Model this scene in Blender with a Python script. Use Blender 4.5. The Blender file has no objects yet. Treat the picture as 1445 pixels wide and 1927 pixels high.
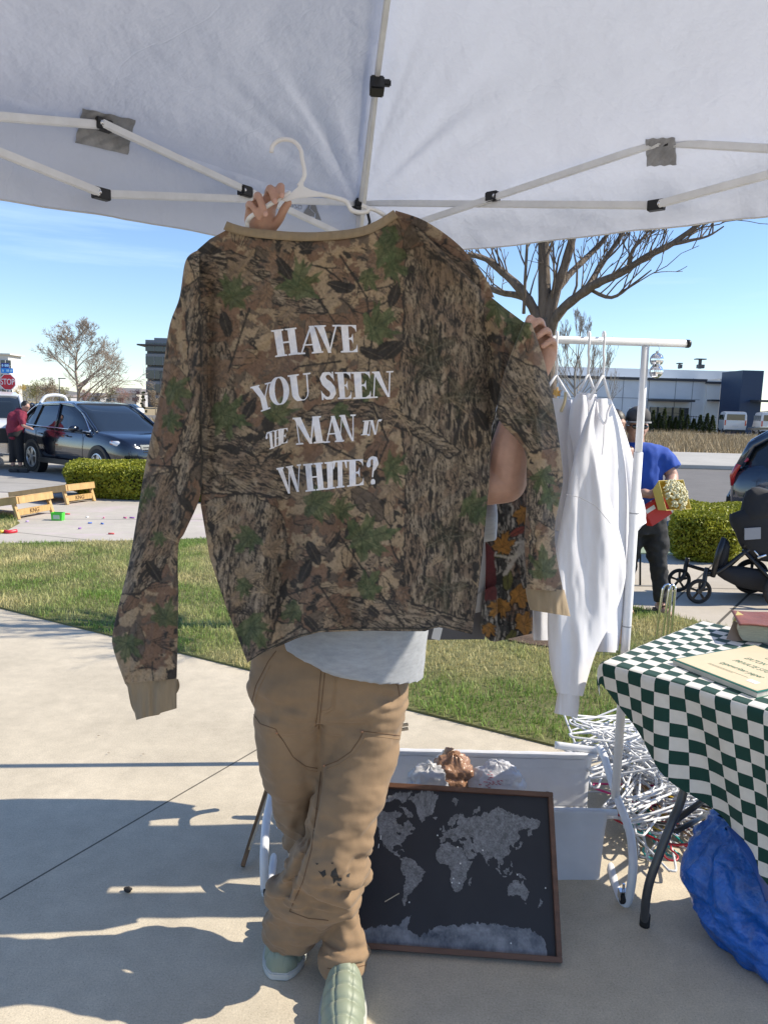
import bpy, bmesh, math, random
import numpy as np
from mathutils import Vector, Matrix, noise as mnoise
from mathutils.bvhtree import BVHTree
random.seed(7)
RNG = np.random.RandomState(5)
S = bpy.context.scene
COL = S.collection
PI = math.pi
F, CX, CY, H = 1405.0, 722.5, 963.5, 1.6
PITCH = math.atan((CY - 768) / F)
ROLL = math.radians(1.6)
cd = bpy.data.cameras.new('camera')
cam = bpy.data.objects.new('camera', cd)
COL.objects.link(cam)
S.camera = cam
R0 = Vector((1, 0, 0)); U0 = Vector((0, math.sin(PITCH), math.cos(PITCH))); FW = Vector((0, math.cos(PITCH), -math.sin(PITCH)))
RC = math.cos(ROLL) * R0 + math.sin(ROLL) * U0
UC = -math.sin(ROLL) * R0 + math.cos(ROLL) * U0
cam.matrix_world = Matrix(((RC.x, UC.x, -FW.x, 0), (RC.y, UC.y, -FW.y, 0), (RC.z, UC.z, -FW.z, H), (0, 0, 0, 1)))
cd.sensor_fit = 'VERTICAL'
cd.sensor_height = 36.0
cd.lens = 36.0 * F / 1927.0
cd.clip_start = 0.05
cd.clip_end = 3000
SUN_EL, SUN_AZ = math.radians(40.5), math.radians(4.5)      # azimuth from +X towards +Y
sdir = Vector((math.cos(SUN_EL) * math.cos(SUN_AZ), math.cos(SUN_EL) * math.sin(SUN_AZ), math.sin(SUN_EL)))
sl = bpy.data.lights.new('sun', 'SUN')
sl.energy = 4.6
sl.angle = math.radians(0.5)
sl.color = (1.0, 0.915, 0.77)
so = bpy.data.objects.new('sun', sl)
so.rotation_euler = sdir.to_track_quat('Z', 'Y').to_euler()
so.location = (20, 5, 30)
COL.objects.link(so)
w = bpy.data.worlds.new("World")
S.world = w
w.use_nodes = True
nt = w.node_tree
nt.nodes.clear()
out = nt.nodes.new('ShaderNodeOutputWorld'); bg = nt.nodes.new('ShaderNodeBackground')
sky = nt.nodes.new('ShaderNodeTexSky')
sky.sky_type = 'NISHITA'; sky.sun_disc = False
sky.sun_elevation = SUN_EL; sky.sun_rotation = math.radians(90) - SUN_AZ
sky.altitude = 800; sky.air_density = 1.15; sky.dust_density = 0.1; sky.ozone_density = 1.6
bg.inputs['Strength'].default_value = 0.128
tc = nt.nodes.new('ShaderNodeTexCoord'); mp = nt.nodes.new('ShaderNodeMapping')
mp.inputs['Scale'].default_value = (1.2, 1.2, 14.0); mp.inputs['Rotation'].default_value = (0.0, 0.12, 0.3)
nz = nt.nodes.new('ShaderNodeTexNoise'); nz.inputs['Scale'].default_value = 1.7; nz.inputs['Detail'].default_value = 7; nz.inputs['Roughness'].default_value = 0.6
rp = nt.nodes.new('ShaderNodeMapRange'); rp.inputs['From Min'].default_value = 0.55; rp.inputs['From Max'].default_value = 0.80; rp.inputs['To Max'].default_value = 0.55
mx = nt.nodes.new('ShaderNodeMix'); mx.data_type = 'RGBA'; mx.inputs[7].default_value = (5.2, 6.2, 7.4, 1)
lk = nt.links.new
lk(tc.outputs['Generated'], mp.inputs[0]); lk(mp.outputs[0], nz.inputs['Vector']); lk(nz.outputs['Fac'], rp.inputs['Value'])
lk(rp.outputs[0], mx.inputs[0]); lk(sky.outputs[0], mx.inputs[6]); tn = nt.nodes.new('ShaderNodeVectorMath'); tn.operation = 'MULTIPLY'; tn.inputs[1].default_value = (.78, .87, 1.04); lk(mx.outputs[2], tn.inputs[0]); lk(tn.outputs[0], bg.inputs['Color']); lk(bg.outputs[0], out.inputs[0])
S.view_settings.view_transform = 'Standard'
S.view_settings.look = 'None'
S.view_settings.exposure = 0.58
S.view_settings.gamma = 1.0
S.view_settings.use_curve_mapping = False
S.render.engine = 'CYCLES'
S.cycles.max_bounces = 7
S.cycles.transparent_max_bounces = 12
def ray(px, py):
 u = (px - CX) / F; v = (CY - py) / F
 a = u * math.cos(ROLL) - v * math.sin(ROLL); b = u * math.sin(ROLL) + v * math.cos(ROLL)
 return a, math.cos(PITCH) + b * math.sin(PITCH), b * math.cos(PITCH) - math.sin(PITCH)
def W(px, py, Y):
 a, b, c = ray(px, py); t = Y / b
 return Vector((a * t, Y, H + c * t))
def G(px, py, z=0.0):
 a, b, c = ray(px, py); t = (z - H) / c
 return Vector((a * t, b * t, z))
def Wn(px, py, Y):          # arrays
 u = (px - CX) / F; v = (CY - py) / F
 a = u * math.cos(ROLL) - v * math.sin(ROLL); b = u * math.sin(ROLL) + v * math.cos(ROLL)
 yy = math.cos(PITCH) + b * math.sin(PITCH); zz = b * math.cos(PITCH) - math.sin(PITCH)
 t = Y / yy
 return np.stack([a * t, Y + 0 * a, H + zz * t], -1)
def lerp(a, b, t): return a + (b - a) * t
_lat = RNG.rand(8, 256, 256)
def vn(x, y, s=0):
 L = _lat[s % 8]; x = np.asarray(x, float) + 7.3 * s; y = np.asarray(y, float) + 3.1 * s
 xi = np.floor(x).astype(int); yi = np.floor(y).astype(int); fx = x - xi; fy = y - yi
 fx = fx * fx * (3 - 2 * fx); fy = fy * fy * (3 - 2 * fy)
 a = L[xi & 255, yi & 255]; b = L[(xi + 1) & 255, yi & 255]; c = L[xi & 255, (yi + 1) & 255]; d = L[(xi + 1) & 255, (yi + 1) & 255]
 return (a * (1 - fx) + b * fx) * (1 - fy) + (c * (1 - fx) + d * fx) * fy
def fbm(x, y, s=0, o=4):
 r = 0; am = .5; t = 0
 for k in range(o):
  r = r + am * vn(x * 2 ** k, y * 2 ** k, s + k); t += am; am *= .55
 return r / t
def inpoly(px, py, poly):
 ins = np.zeros(np.shape(px), bool); n = len(poly)
 for i in range(n):
  x1, y1 = poly[i]; x2, y2 = poly[(i + 1) % n]
  if y1 == y2: continue
  c = ((y1 > py) != (y2 > py)) & (px < (x2 - x1) * (py - y1) / (y2 - y1) + x1)
  ins ^= c
 return ins
def dpoly(px, py, pl):
 best = np.full(np.shape(px), 1e9)
 for (x1, y1), (x2, y2) in zip(pl[:-1], pl[1:]):
  dx, dy = x2 - x1, y2 - y1; L = dx * dx + dy * dy + 1e-9
  t = np.clip(((px - x1) * dx + (py - y1) * dy) / L, 0, 1)
  best = np.minimum(best, np.hypot(px - x1 - t * dx, py - y1 - t * dy))
 return best
def resamp(pts, n):
 p = np.array(pts, float); d = np.r_[0, np.cumsum(np.hypot(*(p[1:] - p[:-1])[:, :2].T))]
 t = np.linspace(0, d[-1], n)
 return np.stack([np.interp(t, d, p[:, k]) for k in range(p.shape[1])], -1)
def smooth_pts(pts, n=6):
 P = [Vector(p) for p in pts]
 if len(P) < 3: return P
 o = []
 for i in range(len(P) - 1):
  a = P[max(i - 1, 0)]; b = P[i]; c = P[i + 1]; d = P[min(i + 2, len(P) - 1)]
  for k in range(n):
   t = k / n
   o.append(.5 * ((2 * b) + (c - a) * t + (2 * a - 5 * b + 4 * c - d) * t * t + (3 * b - a - 3 * c + d) * t ** 3))
 o.append(P[-1])
 return o
MC = {}
def M(name, col=(.5, .5, .5), rough=.6, metal=0.0, spec=.5, var=None, bump=None, trans=0, vcol=False, alpha=1.0, coat=0, stretch=(1, 1, 1), sheen=0, sss=0, emit=None, col2=None, transl=0):
 """procedural material; var=(scale, amount) mottles the colour, bump=(scale, strength, distance)"""
 if name in MC: return MC[name]
 m = bpy.data.materials.new(name); m.use_nodes = True; n = m.node_tree; p = n.nodes['Principled BSDF']; l = n.links.new
 p.inputs['Base Color'].default_value = (*col, 1); p.inputs['Roughness'].default_value = rough; p.inputs['Metallic'].default_value = metal
 p.inputs['Specular IOR Level'].default_value = spec; p.inputs['Transmission Weight'].default_value = trans; p.inputs['Alpha'].default_value = alpha
 p.inputs['Coat Weight'].default_value = coat; p.inputs['Sheen Weight'].default_value = sheen
 if sss: p.inputs['Subsurface Weight'].default_value = sss; p.inputs['Subsurface Radius'].default_value = (.02, .008, .004); p.inputs['Subsurface Scale'].default_value = .5
 if emit: p.inputs['Emission Color'].default_value = (*emit[0], 1); p.inputs['Emission Strength'].default_value = emit[1]
 t = n.nodes.new('ShaderNodeTexCoord'); mp = n.nodes.new('ShaderNodeMapping'); mp.inputs['Scale'].default_value = stretch; l(t.outputs['Object'], mp.inputs[0])
 src = None
 if vcol:
  a = n.nodes.new('ShaderNodeVertexColor'); a.layer_name = 'Col'; src = a.outputs['Color']; l(src, p.inputs['Base Color'])
 if var:
  z = n.nodes.new('ShaderNodeTexNoise'); z.inputs['Scale'].default_value = var[0]; z.inputs['Detail'].default_value = 6; z.inputs['Roughness'].default_value = .65; l(mp.outputs[0], z.inputs['Vector'])
  mr = n.nodes.new('ShaderNodeMapRange'); mr.inputs['From Min'].default_value = .3; mr.inputs['From Max'].default_value = .7; l(z.outputs['Fac'], mr.inputs['Value'])
  if col2 and not vcol:
   q = n.nodes.new('ShaderNodeMix'); q.data_type = 'RGBA'; q.inputs[6].default_value = (*col, 1); q.inputs[7].default_value = (*col2, 1)
   l(mr.outputs[0], q.inputs[0]); l(q.outputs[2], p.inputs['Base Color'])
  else:
   mr.inputs['To Min'].default_value = 1 - var[1]; mr.inputs['To Max'].default_value = 1 + var[1]
   q = n.nodes.new('ShaderNodeVectorMath'); q.operation = 'MULTIPLY'; q.inputs[0].default_value = col
   if src: l(src, q.inputs[0])
   l(mr.outputs[0], q.inputs[1]); l(q.outputs[0], p.inputs['Base Color'])
 if bump:
  z = n.nodes.new('ShaderNodeTexNoise'); z.inputs['Scale'].default_value = bump[0]; z.inputs['Detail'].default_value = 5; l(mp.outputs[0], z.inputs['Vector'])
  b = n.nodes.new('ShaderNodeBump'); b.inputs['Strength'].default_value = bump[1]; b.inputs['Distance'].default_value = bump[2]; l(z.outputs['Fac'], b.inputs['Height']); l(b.outputs[0], p.inputs['Normal'])
 if transl:
  tr = n.nodes.new('ShaderNodeBsdfTranslucent'); tr.inputs['Color'].default_value = (*col, 1); ms = n.nodes.new('ShaderNodeMixShader'); ms.inputs[0].default_value = transl
  l(p.outputs[0], ms.inputs[1]); l(tr.outputs[0], ms.inputs[2]); l(ms.outputs[0], n.nodes['Material Output'].inputs[0])
  if src: l(src, tr.inputs['Color'])
 MC[name] = m
 return m
def tag(o, label=None, cat=None, group=None, kind=None):
 if label: o['label'] = label
 if cat: o['category'] = cat
 if group: o['group'] = group
 if kind: o['kind'] = kind
 return o
def thing(name, label, cat, loc=(0, 0, 0), rz=0, group=None):
 o = bpy.data.objects.new(name, None); COL.objects.link(o); o.empty_display_size = .1
 o.location = loc; o.rotation_euler = (0, 0, rz)
 return tag(o, label, cat, group)
def link(name, me, mats, parent=None, local=False, smooth=True):
 o = bpy.data.objects.new(name, me); COL.objects.link(o)
 if not isinstance(mats, (list, tuple)): mats = [mats]
 for m in mats: me.materials.append(m)
 if smooth is not None: me.polygons.foreach_set('use_smooth', [bool(smooth)] * len(me.polygons))
 if parent is not None:
  o.parent = parent
  if not local:
   q = parent; mt = Matrix.Identity(4)
   while q is not None:
    mt = (Matrix.Translation(q.location) @ q.rotation_euler.to_matrix().to_4x4()) @ mt; q = q.parent
   me.transform(mt.inverted())
 return o
class MB:
 def __init__(s): s.v = []; s.f = []; s.mi = []; s.m = 0
 def add(s, vs, fs):
  b = len(s.v); s.v += [tuple(v) for v in vs]; s.f += [tuple(b + i for i in f) for f in fs]; s.mi += [s.m] * len(fs); return s
 def box(s, c, d, rot=None, taper=1.0):
  x, y, z = d[0] / 2, d[1] / 2, d[2] / 2; c = Vector(c)
  vs = [Vector((sx * x * (taper if sz > 0 else 1), sy * y * (taper if sz > 0 else 1), sz * z)) for sz in (-1, 1) for sy in (-1, 1) for sx in (-1, 1)]
  if rot is not None: vs = [rot @ v for v in vs]
  return s.add([c + v for v in vs], [(0, 2, 3, 1), (4, 5, 7, 6), (0, 1, 5, 4), (2, 6, 7, 3), (0, 4, 6, 2), (1, 3, 7, 5)])
 def bar(s, a, b, w, h, up=(0, 0, 1)):
  a = Vector(a); b = Vector(b); d = (b - a); L = d.length; d.normalize(); u = Vector(up)
  sd = d.cross(u)
  if sd.length < 1e-4: sd = d.cross(Vector((0, 1, 0)))
  sd.normalize(); u = sd.cross(d)
  r = Matrix((sd, d, u)).transposed()
  return s.box((a + b) / 2, (w, L, h), r)
 def tube(s, pts, r, n=10, cap=True, closed=False, flat=1.0):
  P = [Vector(p) for p in pts]; m = len(P); R = [float(q) for q in r] if isinstance(r, (list, tuple, np.ndarray)) else [float(r)] * m
  vs = []; prev = None
  for i in range(m):
   if closed: t = P[(i + 1) % m] - P[i - 1]
   else: t = P[min(i + 1, m - 1)] - P[max(i - 1, 0)]
   if t.length < 1e-9: t = Vector((0, 0, 1))
   t.normalize()
   if prev is None:
    a = t.orthogonal().normalized()
    if abs(t.z) < .9: a = t.cross(Vector((0, 0, 1))).normalized()
   else:
    a = prev - t * prev.dot(t)
    a = a.normalized() if a.length > 1e-6 else t.orthogonal().normalized()
   prev = a; b = t.cross(a)
   for k in range(n):
    th = 2 * PI * k / n; vs.append(P[i] + R[i] * (math.cos(th) * a + math.sin(th) * flat * b))
  fs = []
  for i in range(m if closed else m - 1):
   j = (i + 1) % m
   for k in range(n):
    k2 = (k + 1) % n; fs.append((i * n + k, i * n + k2, j * n + k2, j * n + k))
  if cap and not closed: fs += [tuple(range(n - 1, -1, -1)), tuple(range((m - 1) * n, m * n))]
  return s.add(vs, fs)
 def ell(s, c, r, seg=14, rings=9, rot=None):
  c = Vector(c); r = (r, r, r) if not isinstance(r, (list, tuple)) else r; vs = []; fs = []
  for i in range(rings + 1):
   ph = PI * i / rings
   for k in range(seg):
    th = 2 * PI * k / seg; v = Vector((r[0] * math.sin(ph) * math.cos(th), r[1] * math.sin(ph) * math.sin(th), r[2] * math.cos(ph)))
    vs.append(c + (rot @ v if rot is not None else v))
  for i in range(rings):
   for k in range(seg):
    k2 = (k + 1) % seg; fs.append((i * seg + k, (i + 1) * seg + k, (i + 1) * seg + k2, i * seg + k2))
  return s.add(vs, fs)
 def lathe(s, c, prof, seg=24, axis='Z', rot=None):
  c = Vector(c); vs = []; fs = []; m = len(prof)
  for i, (r, z) in enumerate(prof):
   for k in range(seg):
    th = 2 * PI * k / seg; x, y = r * math.cos(th), r * math.sin(th)
    v = Vector({'Z': (x, y, z), 'X': (z, x, y), 'Y': (x, z, y)}[axis]); vs.append(c + (rot @ v if rot is not None else v))
  for i in range(m - 1):
   for k in range(seg):
    k2 = (k + 1) % seg; fs.append((i * seg + k, i * seg + k2, (i + 1) * seg + k2, (i + 1) * seg + k))
  fs += [tuple(range(seg - 1, -1, -1)), tuple(range((m - 1) * seg, m * seg))]
  return s.add(vs, fs)
 def prism(s, poly, z0, z1, mp=None):
  n = len(poly); mp = mp or (lambda x, y, z: (x, y, z)); vs = [mp(x, y, z0) for x, y in poly] + [mp(x, y, z1) for x, y in poly]
  return s.add(vs, [tuple(range(n - 1, -1, -1)), tuple(range(n, 2 * n))] + [(i, (i + 1) % n, n + (i + 1) % n, n + i) for i in range(n)])
 def loft(s, rings, cap=True):
  n = len(rings[0]); vs = [p for r in rings for p in r]
  fs = [(i * n + k, i * n + (k + 1) % n, (i + 1) * n + (k + 1) % n, (i + 1) * n + k) for i in range(len(rings) - 1) for k in range(n)]
  if cap: fs += [tuple(range(n - 1, -1, -1)), tuple(range((len(rings) - 1) * n, len(rings) * n))]
  return s.add(vs, fs)
 def mesh(s, name='m'):
  me = bpy.data.meshes.new(name); me.from_pydata(s.v, [], s.f); me.polygons.foreach_set('material_index', s.mi); me.validate(); me.update(); return me
 def build(s, name, mats, parent=None, local=False, smooth=False, bevel=0, auto=None):
  me = s.mesh(name)
  bm = bmesh.new(); bm.from_mesh(me); bmesh.ops.recalc_face_normals(bm, faces=bm.faces)
  if bevel: bmesh.ops.bevel(bm, geom=[e for e in bm.edges if e.is_manifold and e.calc_face_angle(0) > .5], offset=bevel, segments=2, affect='EDGES', clamp_overlap=True)
  if auto is not None:
   for e in bm.edges:
    if e.is_manifold and e.calc_face_angle(0) > auto: e.smooth = False
   smooth = True
  bm.to_mesh(me); bm.free()
  return link(name, me, mats, parent, local, smooth)
def gridmesh(name, P, cols=None, wrap=False):
 """P: (nv,nu,3) array of points; cols: (nv,nu,3) colours"""
 nv, nu = P.shape[:2]; me = bpy.data.meshes.new(name)
 me.vertices.add(nv * nu); me.vertices.foreach_set('co', P.reshape(-1).astype(np.float32))
 idx = np.arange(nv * nu).reshape(nv, nu); q = np.stack([idx[:-1, :-1], idx[:-1, 1:], idx[1:, 1:], idx[1:, :-1]], -1).reshape(-1, 4)
 if wrap: q = np.concatenate([q, np.stack([idx[:-1, -1], idx[:-1, 0], idx[1:, 0], idx[1:, -1]], -1).reshape(-1, 4)])
 return polymesh(me, q, cols)
def polymesh(me, q, cols=None):
 n, k = q.shape
 me.loops.add(n * k); me.loops.foreach_set('vertex_index', q.reshape(-1).astype(np.int32))
 me.polygons.add(n); me.polygons.foreach_set('loop_start', np.arange(0, n * k, k, dtype=np.int32)); me.polygons.foreach_set('loop_total', np.full(n, k, dtype=np.int32))
 me.update(calc_edges=True)
 if cols is not None:
  a = me.color_attributes.new('Col', 'FLOAT_COLOR', 'POINT'); c = np.ones((len(me.vertices), 4), np.float32); c[:, :3] = np.asarray(cols).reshape(-1, 3); a.data.foreach_set('color', c.reshape(-1))
 return me
def rawmesh(name, V, Q, cols=None):
 me = bpy.data.meshes.new(name); me.vertices.add(len(V)); me.vertices.foreach_set('co', np.asarray(V, np.float32).reshape(-1)); return polymesh(me, np.asarray(Q), cols)
def remeshed(mb, voxel, smooth=4, name='m'):
 """closed shapes of mb -> one continuous surface"""
 me = mb.mesh('tmp'); bm = bmesh.new(); bm.from_mesh(me); bmesh.ops.recalc_face_normals(bm, faces=bm.faces); bm.to_mesh(me); bm.free()
 o = bpy.data.objects.new('tmp', me); COL.objects.link(o)
 r = o.modifiers.new('r', 'REMESH'); r.mode = 'VOXEL'; r.voxel_size = voxel; r.use_smooth_shade = True
 if smooth:
  q = o.modifiers.new('s', 'SMOOTH'); q.factor = .5; q.iterations = smooth
 dg = bpy.context.evaluated_depsgraph_get(); dg.update()
 nm = bpy.data.meshes.new_from_object(o.evaluated_get(dg)); nm.name = name
 bpy.data.objects.remove(o); bpy.data.meshes.remove(me); nm.materials.clear()
 return nm
def capsule(mb, pts, rs, n=16, flat=1.0):
 """tapered limb with rounded ends"""
 P = smooth_pts(pts, 5); R = list(np.interp(np.linspace(0, len(rs) - 1, len(P)), range(len(rs)), rs)) if len(P) > 2 else list(rs)
 a = (P[0] - P[1]).normalized(); b = (P[-1] - P[-2]).normalized(); pre = []; pr = []; post = []; por = []
 for k in (0, 1, 2, 3):
  th = (PI / 2) * (1 - k / 4) * .96; pre.append(P[0] + a * R[0] * math.sin(th)); pr.append(R[0] * math.cos(th))
  th = (PI / 2) * ((k + 1) / 4) * .96; post.append(P[-1] + b * R[-1] * math.sin(th)); por.append(R[-1] * math.cos(th))
 mb.tube(pre + P + post, pr + R + por, n, flat=flat)
 return mb
def bvh(o):
 mw = Matrix.Identity(4); q = o
 while q is not None:
  mw = (Matrix.Translation(q.location) @ q.rotation_euler.to_matrix().to_4x4()) @ mw; q = q.parent
 me = o.data; return BVHTree.FromPolygons([mw @ v.co for v in me.vertices], [tuple(p.vertices) for p in me.polygons])
def onsurf(tree, px, py, off=.001):
 d = Vector(ray(px, py)).normalized(); hit = tree.ray_cast(Vector((0, 0, H)), d)
 if hit[0] is None: return None
 nn = hit[1]
 if nn.dot(d) > 0: nn = -nn
 return hit[0] + nn * off
def seam(tree, pts, r=.0012, n=24, off=.0008, mb=None):
 mb = mb or MB(); run = []
 for x, y in resamp(pts, n):
  p = onsurf(tree, x, y, off)
  if p is None or (run and (p - run[-1]).length > .05):
   if len(run) > 1: mb.tube(run, r, 6)
   run = []
  if p is not None: run.append(p)
 if len(run) > 1: mb.tube(run, r, 6)
 return mb
def copy_tree(o, parent=None):
 c = o.copy(); COL.objects.link(c); c.parent = parent
 for ch in o.children: copy_tree(ch, c)
 return c
def text_obj(s, size, M4, mat, parent, name='lettering', ext=.001, align='CENTER', shear=0, sx=1.0):
 cu = bpy.data.curves.new('t', 'FONT'); cu.body = s; cu.size = size; cu.extrude = ext; cu.align_x = align; cu.align_y = 'CENTER'; cu.shear = shear
 o = bpy.data.objects.new('t', cu); COL.objects.link(o); dg = bpy.context.evaluated_depsgraph_get(); dg.update()
 me = bpy.data.meshes.new_from_object(o.evaluated_get(dg)); bpy.data.objects.remove(o)
 me.transform(Matrix.Diagonal((sx, 1, 1, 1))); me.transform(M4); me.materials.clear()
 return link(name, me, mat, parent, False, False)
def frame4(o, x, y):       # matrix whose X is x, Y is y (world), origin o
 x = Vector(x).normalized(); z = x.cross(Vector(y)).normalized(); y = z.cross(x)
 m = Matrix.Identity(4)
 for i in range(3): m[i][0] = x[i]; m[i][1] = y[i]; m[i][2] = z[i]; m[i][3] = o[i]
 return m
m_white = M('white_powder_coat', (.72, .73, .75), .38, var=(9, .05))
m_steel = M('galvanised_white_steel', (.78, .79, .80), .4, spec=.5, var=(14, .08))
m_black = M('black_plastic', (.012, .012, .013), .42)
m_chrome = M('chrome', (.75, .76, .78), .12, 1)
m_rubber = M('black_rubber', (.015, .015, .016), .75, bump=(60, .2, .002))
m_skin = M('skin', (.47, .275, .205), .52, var=(45, .10), bump=(260, .25, .0008), sss=.12)
m_hair = M('dark_hair', (.012, .009, .008), .5, bump=(120, .6, .004), stretch=(1, 1, .2))
m_glass = M('tinted_glass', (.012, .016, .018), .04, spec=.9, coat=.3)
# ================================================================ ground
def ground_mat(name, col, spk=(0, 0, 0), joints=(), bump=.002, big=(.8, .06), rough=.85, chalk=False, stain=.1):
 m = bpy.data.materials.new(name); m.use_nodes = True; n = m.node_tree; p = n.nodes['Principled BSDF']; l = n.links.new
 p.inputs['Roughness'].default_value = rough; p.inputs['Specular IOR Level'].default_value = .25
 t = n.nodes.new('ShaderNodeTexCoord')
 def noise(sc, det=6, ro=.6, st=None):
  z = n.nodes.new('ShaderNodeTexNoise'); z.inputs['Scale'].default_value = sc; z.inputs['Detail'].default_value = det; z.inputs['Roughness'].default_value = ro
  if st:
   mp = n.nodes.new('ShaderNodeMapping'); mp.inputs['Scale'].default_value = st; l(t.outputs['Object'], mp.inputs[0]); l(mp.outputs[0], z.inputs['Vector'])
  else: l(t.outputs['Object'], z.inputs['Vector'])
  return z.outputs['Fac']
 def mr(src, a, b, c, d):
  z = n.nodes.new('ShaderNodeMapRange'); z.inputs['From Min'].default_value = a; z.inputs['From Max'].default_value = b; z.inputs['To Min'].default_value = c; z.inputs['To Max'].default_value = d; l(src, z.inputs[0]); return z.outputs[0]
 def mul(c, f):
  z = n.nodes.new('ShaderNodeVectorMath'); z.operation = 'MULTIPLY'
  if isinstance(c, tuple): z.inputs[0].default_value = c
  else: l(c, z.inputs[0])
  l(f, z.inputs[1]); return z.outputs[0]
 c = mul(col, mr(noise(big[0]), .3, .7, 1 - stain, 1 + stain))
 c = mul(c, mr(noise(big[0] * 9, 7, .7), .3, .7, 1 - big[1], 1 + big[1]))
 c = mul(c, mr(noise(170, 3, .7), .3, .7, 1 - spk[0], 1 + spk[0]))
 if spk[1]:
  v = n.nodes.new('ShaderNodeTexVoronoi'); v.inputs['Scale'].default_value = 115; l(t.outputs['Object'], v.inputs['Vector'])
  c = mul(c, mr(v.outputs['Distance'], .06, .16, 1 - spk[1], 1))
  c = mul(c, mr(noise(5.0, 9, .75), .60, .74, 1, .87))
 if chalk:
  q = n.nodes.new('ShaderNodeMix'); q.data_type = 'RGBA'; q.inputs[7].default_value = (.62, .45, .55, 1); l(mr(noise(1.3, 8, .7, (1, 2.5, 1)), .52, .66, 0, .35), q.inputs[0]); l(c, q.inputs[6]); c = q.outputs[2]
 sx = n.nodes.new('ShaderNodeSeparateXYZ'); l(t.outputs['Object'], sx.inputs[0])
 for (ax, ay), (bx, by), wd in joints:
  d = Vector((bx - ax, by - ay)).normalized(); nx, ny = -d.y, d.x; cc = nx * ax + ny * ay
  a = n.nodes.new('ShaderNodeMath'); a.operation = 'MULTIPLY'; a.inputs[1].default_value = nx; l(sx.outputs[0], a.inputs[0])
  b = n.nodes.new('ShaderNodeMath'); b.operation = 'MULTIPLY_ADD'; b.inputs[1].default_value = ny; l(sx.outputs[1], b.inputs[0]); l(a.outputs[0], b.inputs[2])
  e = n.nodes.new('ShaderNodeMath'); e.operation = 'SUBTRACT'; e.inputs[1].default_value = cc; l(b.outputs[0], e.inputs[0])
  g = n.nodes.new('ShaderNodeMath'); g.operation = 'ABSOLUTE'; l(e.outputs[0], g.inputs[0])
  c = mul(c, mr(g.outputs[0], wd * .6, wd, .22, 1))
 l(c, p.inputs['Base Color'])
 z = n.nodes.new('ShaderNodeTexNoise'); z.inputs['Scale'].default_value = 240; z.inputs['Detail'].default_value = 4; l(t.outputs['Object'], z.inputs['Vector'])
 bp = n.nodes.new('ShaderNodeBump'); bp.inputs['Strength'].default_value = .5; bp.inputs['Distance'].default_value = bump; l(z.outputs[0], bp.inputs['Height']); l(bp.outputs[0], p.inputs['Normal'])
 return m
def slab(name, poly, z, m, thick=.15, cut=None):
 mb = MB(); mb.prism([(a, b) for a, b in poly], z - thick, z); o = mb.build(name, m); o['kind'] = 'structure'; return o
def g2(px, py): v = G(px, py); return (v.x, v.y)
J1 = (g2(0, 1693), g2(262, 1540), .005)
m_conc = ground_mat('concrete', (.52, .455, .35), (.17, .5, 0), [J1], big=(1.3, .10), stain=.14)
m_conc2 = ground_mat('concrete_far', (.47, .43, .37), (.1, 0, 0), [(g2(90, 1008), g2(390, 1040), .012), ((-9.0, 9.2), (0, 10.6), .014), ((-6, 7), (-7.6, 13), .014), ((-2.6, 8), (-4.2, 14), .014)], chalk=True)
m_conc3 = ground_mat('concrete_walk', (.46, .41, .34), (.1, 0, 0), [(g2(1205, 1190), g2(1290, 1110), .012), (g2(1345, 1178), g2(1404, 1122), .014), ((1.5, 6.9), (7, 6.9), .014), ((5, 5), (6.2, 9), .014)])
m_asph = ground_mat('asphalt', (.16, .15, .14), (.25, 0, 0), [], big=(.25, .08), stain=.12)
m_lot = ground_mat('parking_concrete', (.36, .34, .31), (.12, 0, 0), [((-20, 15.2), (0, 15.2), .02)], big=(.3, .08))
m_dry = ground_mat('dry_grass_ground', (.33, .26, .15), (.3, 0, 0), [], big=(.12, .2), bump=.02, stain=.2)
m_soil = ground_mat('turf_soil', (.15, .15, .06), (.3, 0, 0), [], big=(1.2, .2), bump=.01, stain=.25)
m_mulch = ground_mat('bark_mulch', (.14, .095, .065), (.5, 0, 0), [], big=(6, .4), bump=.03, stain=.3)
m_curb = ground_mat('curb_concrete', (.42, .40, .36), (.1, 0, 0), [], big=(.6, .08))
slab('ground', [(-700, -60), (700, -60), (700, 900), (-700, 900)], -.19, m_dry, .3)
slab('parking_lot', [(-60, 12.6), (-.5, 12.6), (-.5, 27), (-60, 27)], -.13, m_lot, .05)
slab('street', [(-.5, 9.6), (60, 9.6), (60, 25), (-.5, 25)], -.13, m_asph, .05)
slab('far_street', [(-60, 27), (-.5, 27), (-.5, 31), (-60, 31)], -.134, m_asph, .05)
slab('far_pavement', [(-.5, 25), (60, 25), (60, 34), (-.5, 34)], 0, m_curb, .17)
slab('far_road', [(-140, 72), (140, 72), (140, 96), (-140, 96)], -.12, m_asph, .06)
gl0, gl1 = g2(0, 1145), g2(1100, 1420); sl_ = (gl1[1] - gl0[1]) / (gl1[0] - gl0[0])
def edge(x): return gl0[1] + (x - gl0[0]) * sl_
lawnpoly = [(-7.2, edge(-7.2)), (1.0, edge(1.0)), (3.6, edge(3.6)), (4.0, 4.1), g2(1350, 1181), g2(1160, 1136), (.9, 8.3), g2(600, 1013), g2(380, 1015), g2(0, 1025), (-7.2, 8.1)]
slab('plaza', [(-14, -12), (14, -12), (14, edge(3.6)), (3.6, edge(3.6)), (-7.2, edge(-7.2)), (-14, edge(-7.2))], 0, m_conc, .19)
slab('lawn', lawnpoly, .012, m_soil, .17)
slab('sidewalk', [(-14, edge(-7.2)), (-7.2, edge(-7.2)), (-7.2, 8.1), g2(0, 1025), g2(380, 1015), g2(600, 1013), (.9, 8.3), (.9, 12.6), (-14, 12.6)], 0, m_conc2, .18)
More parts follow.
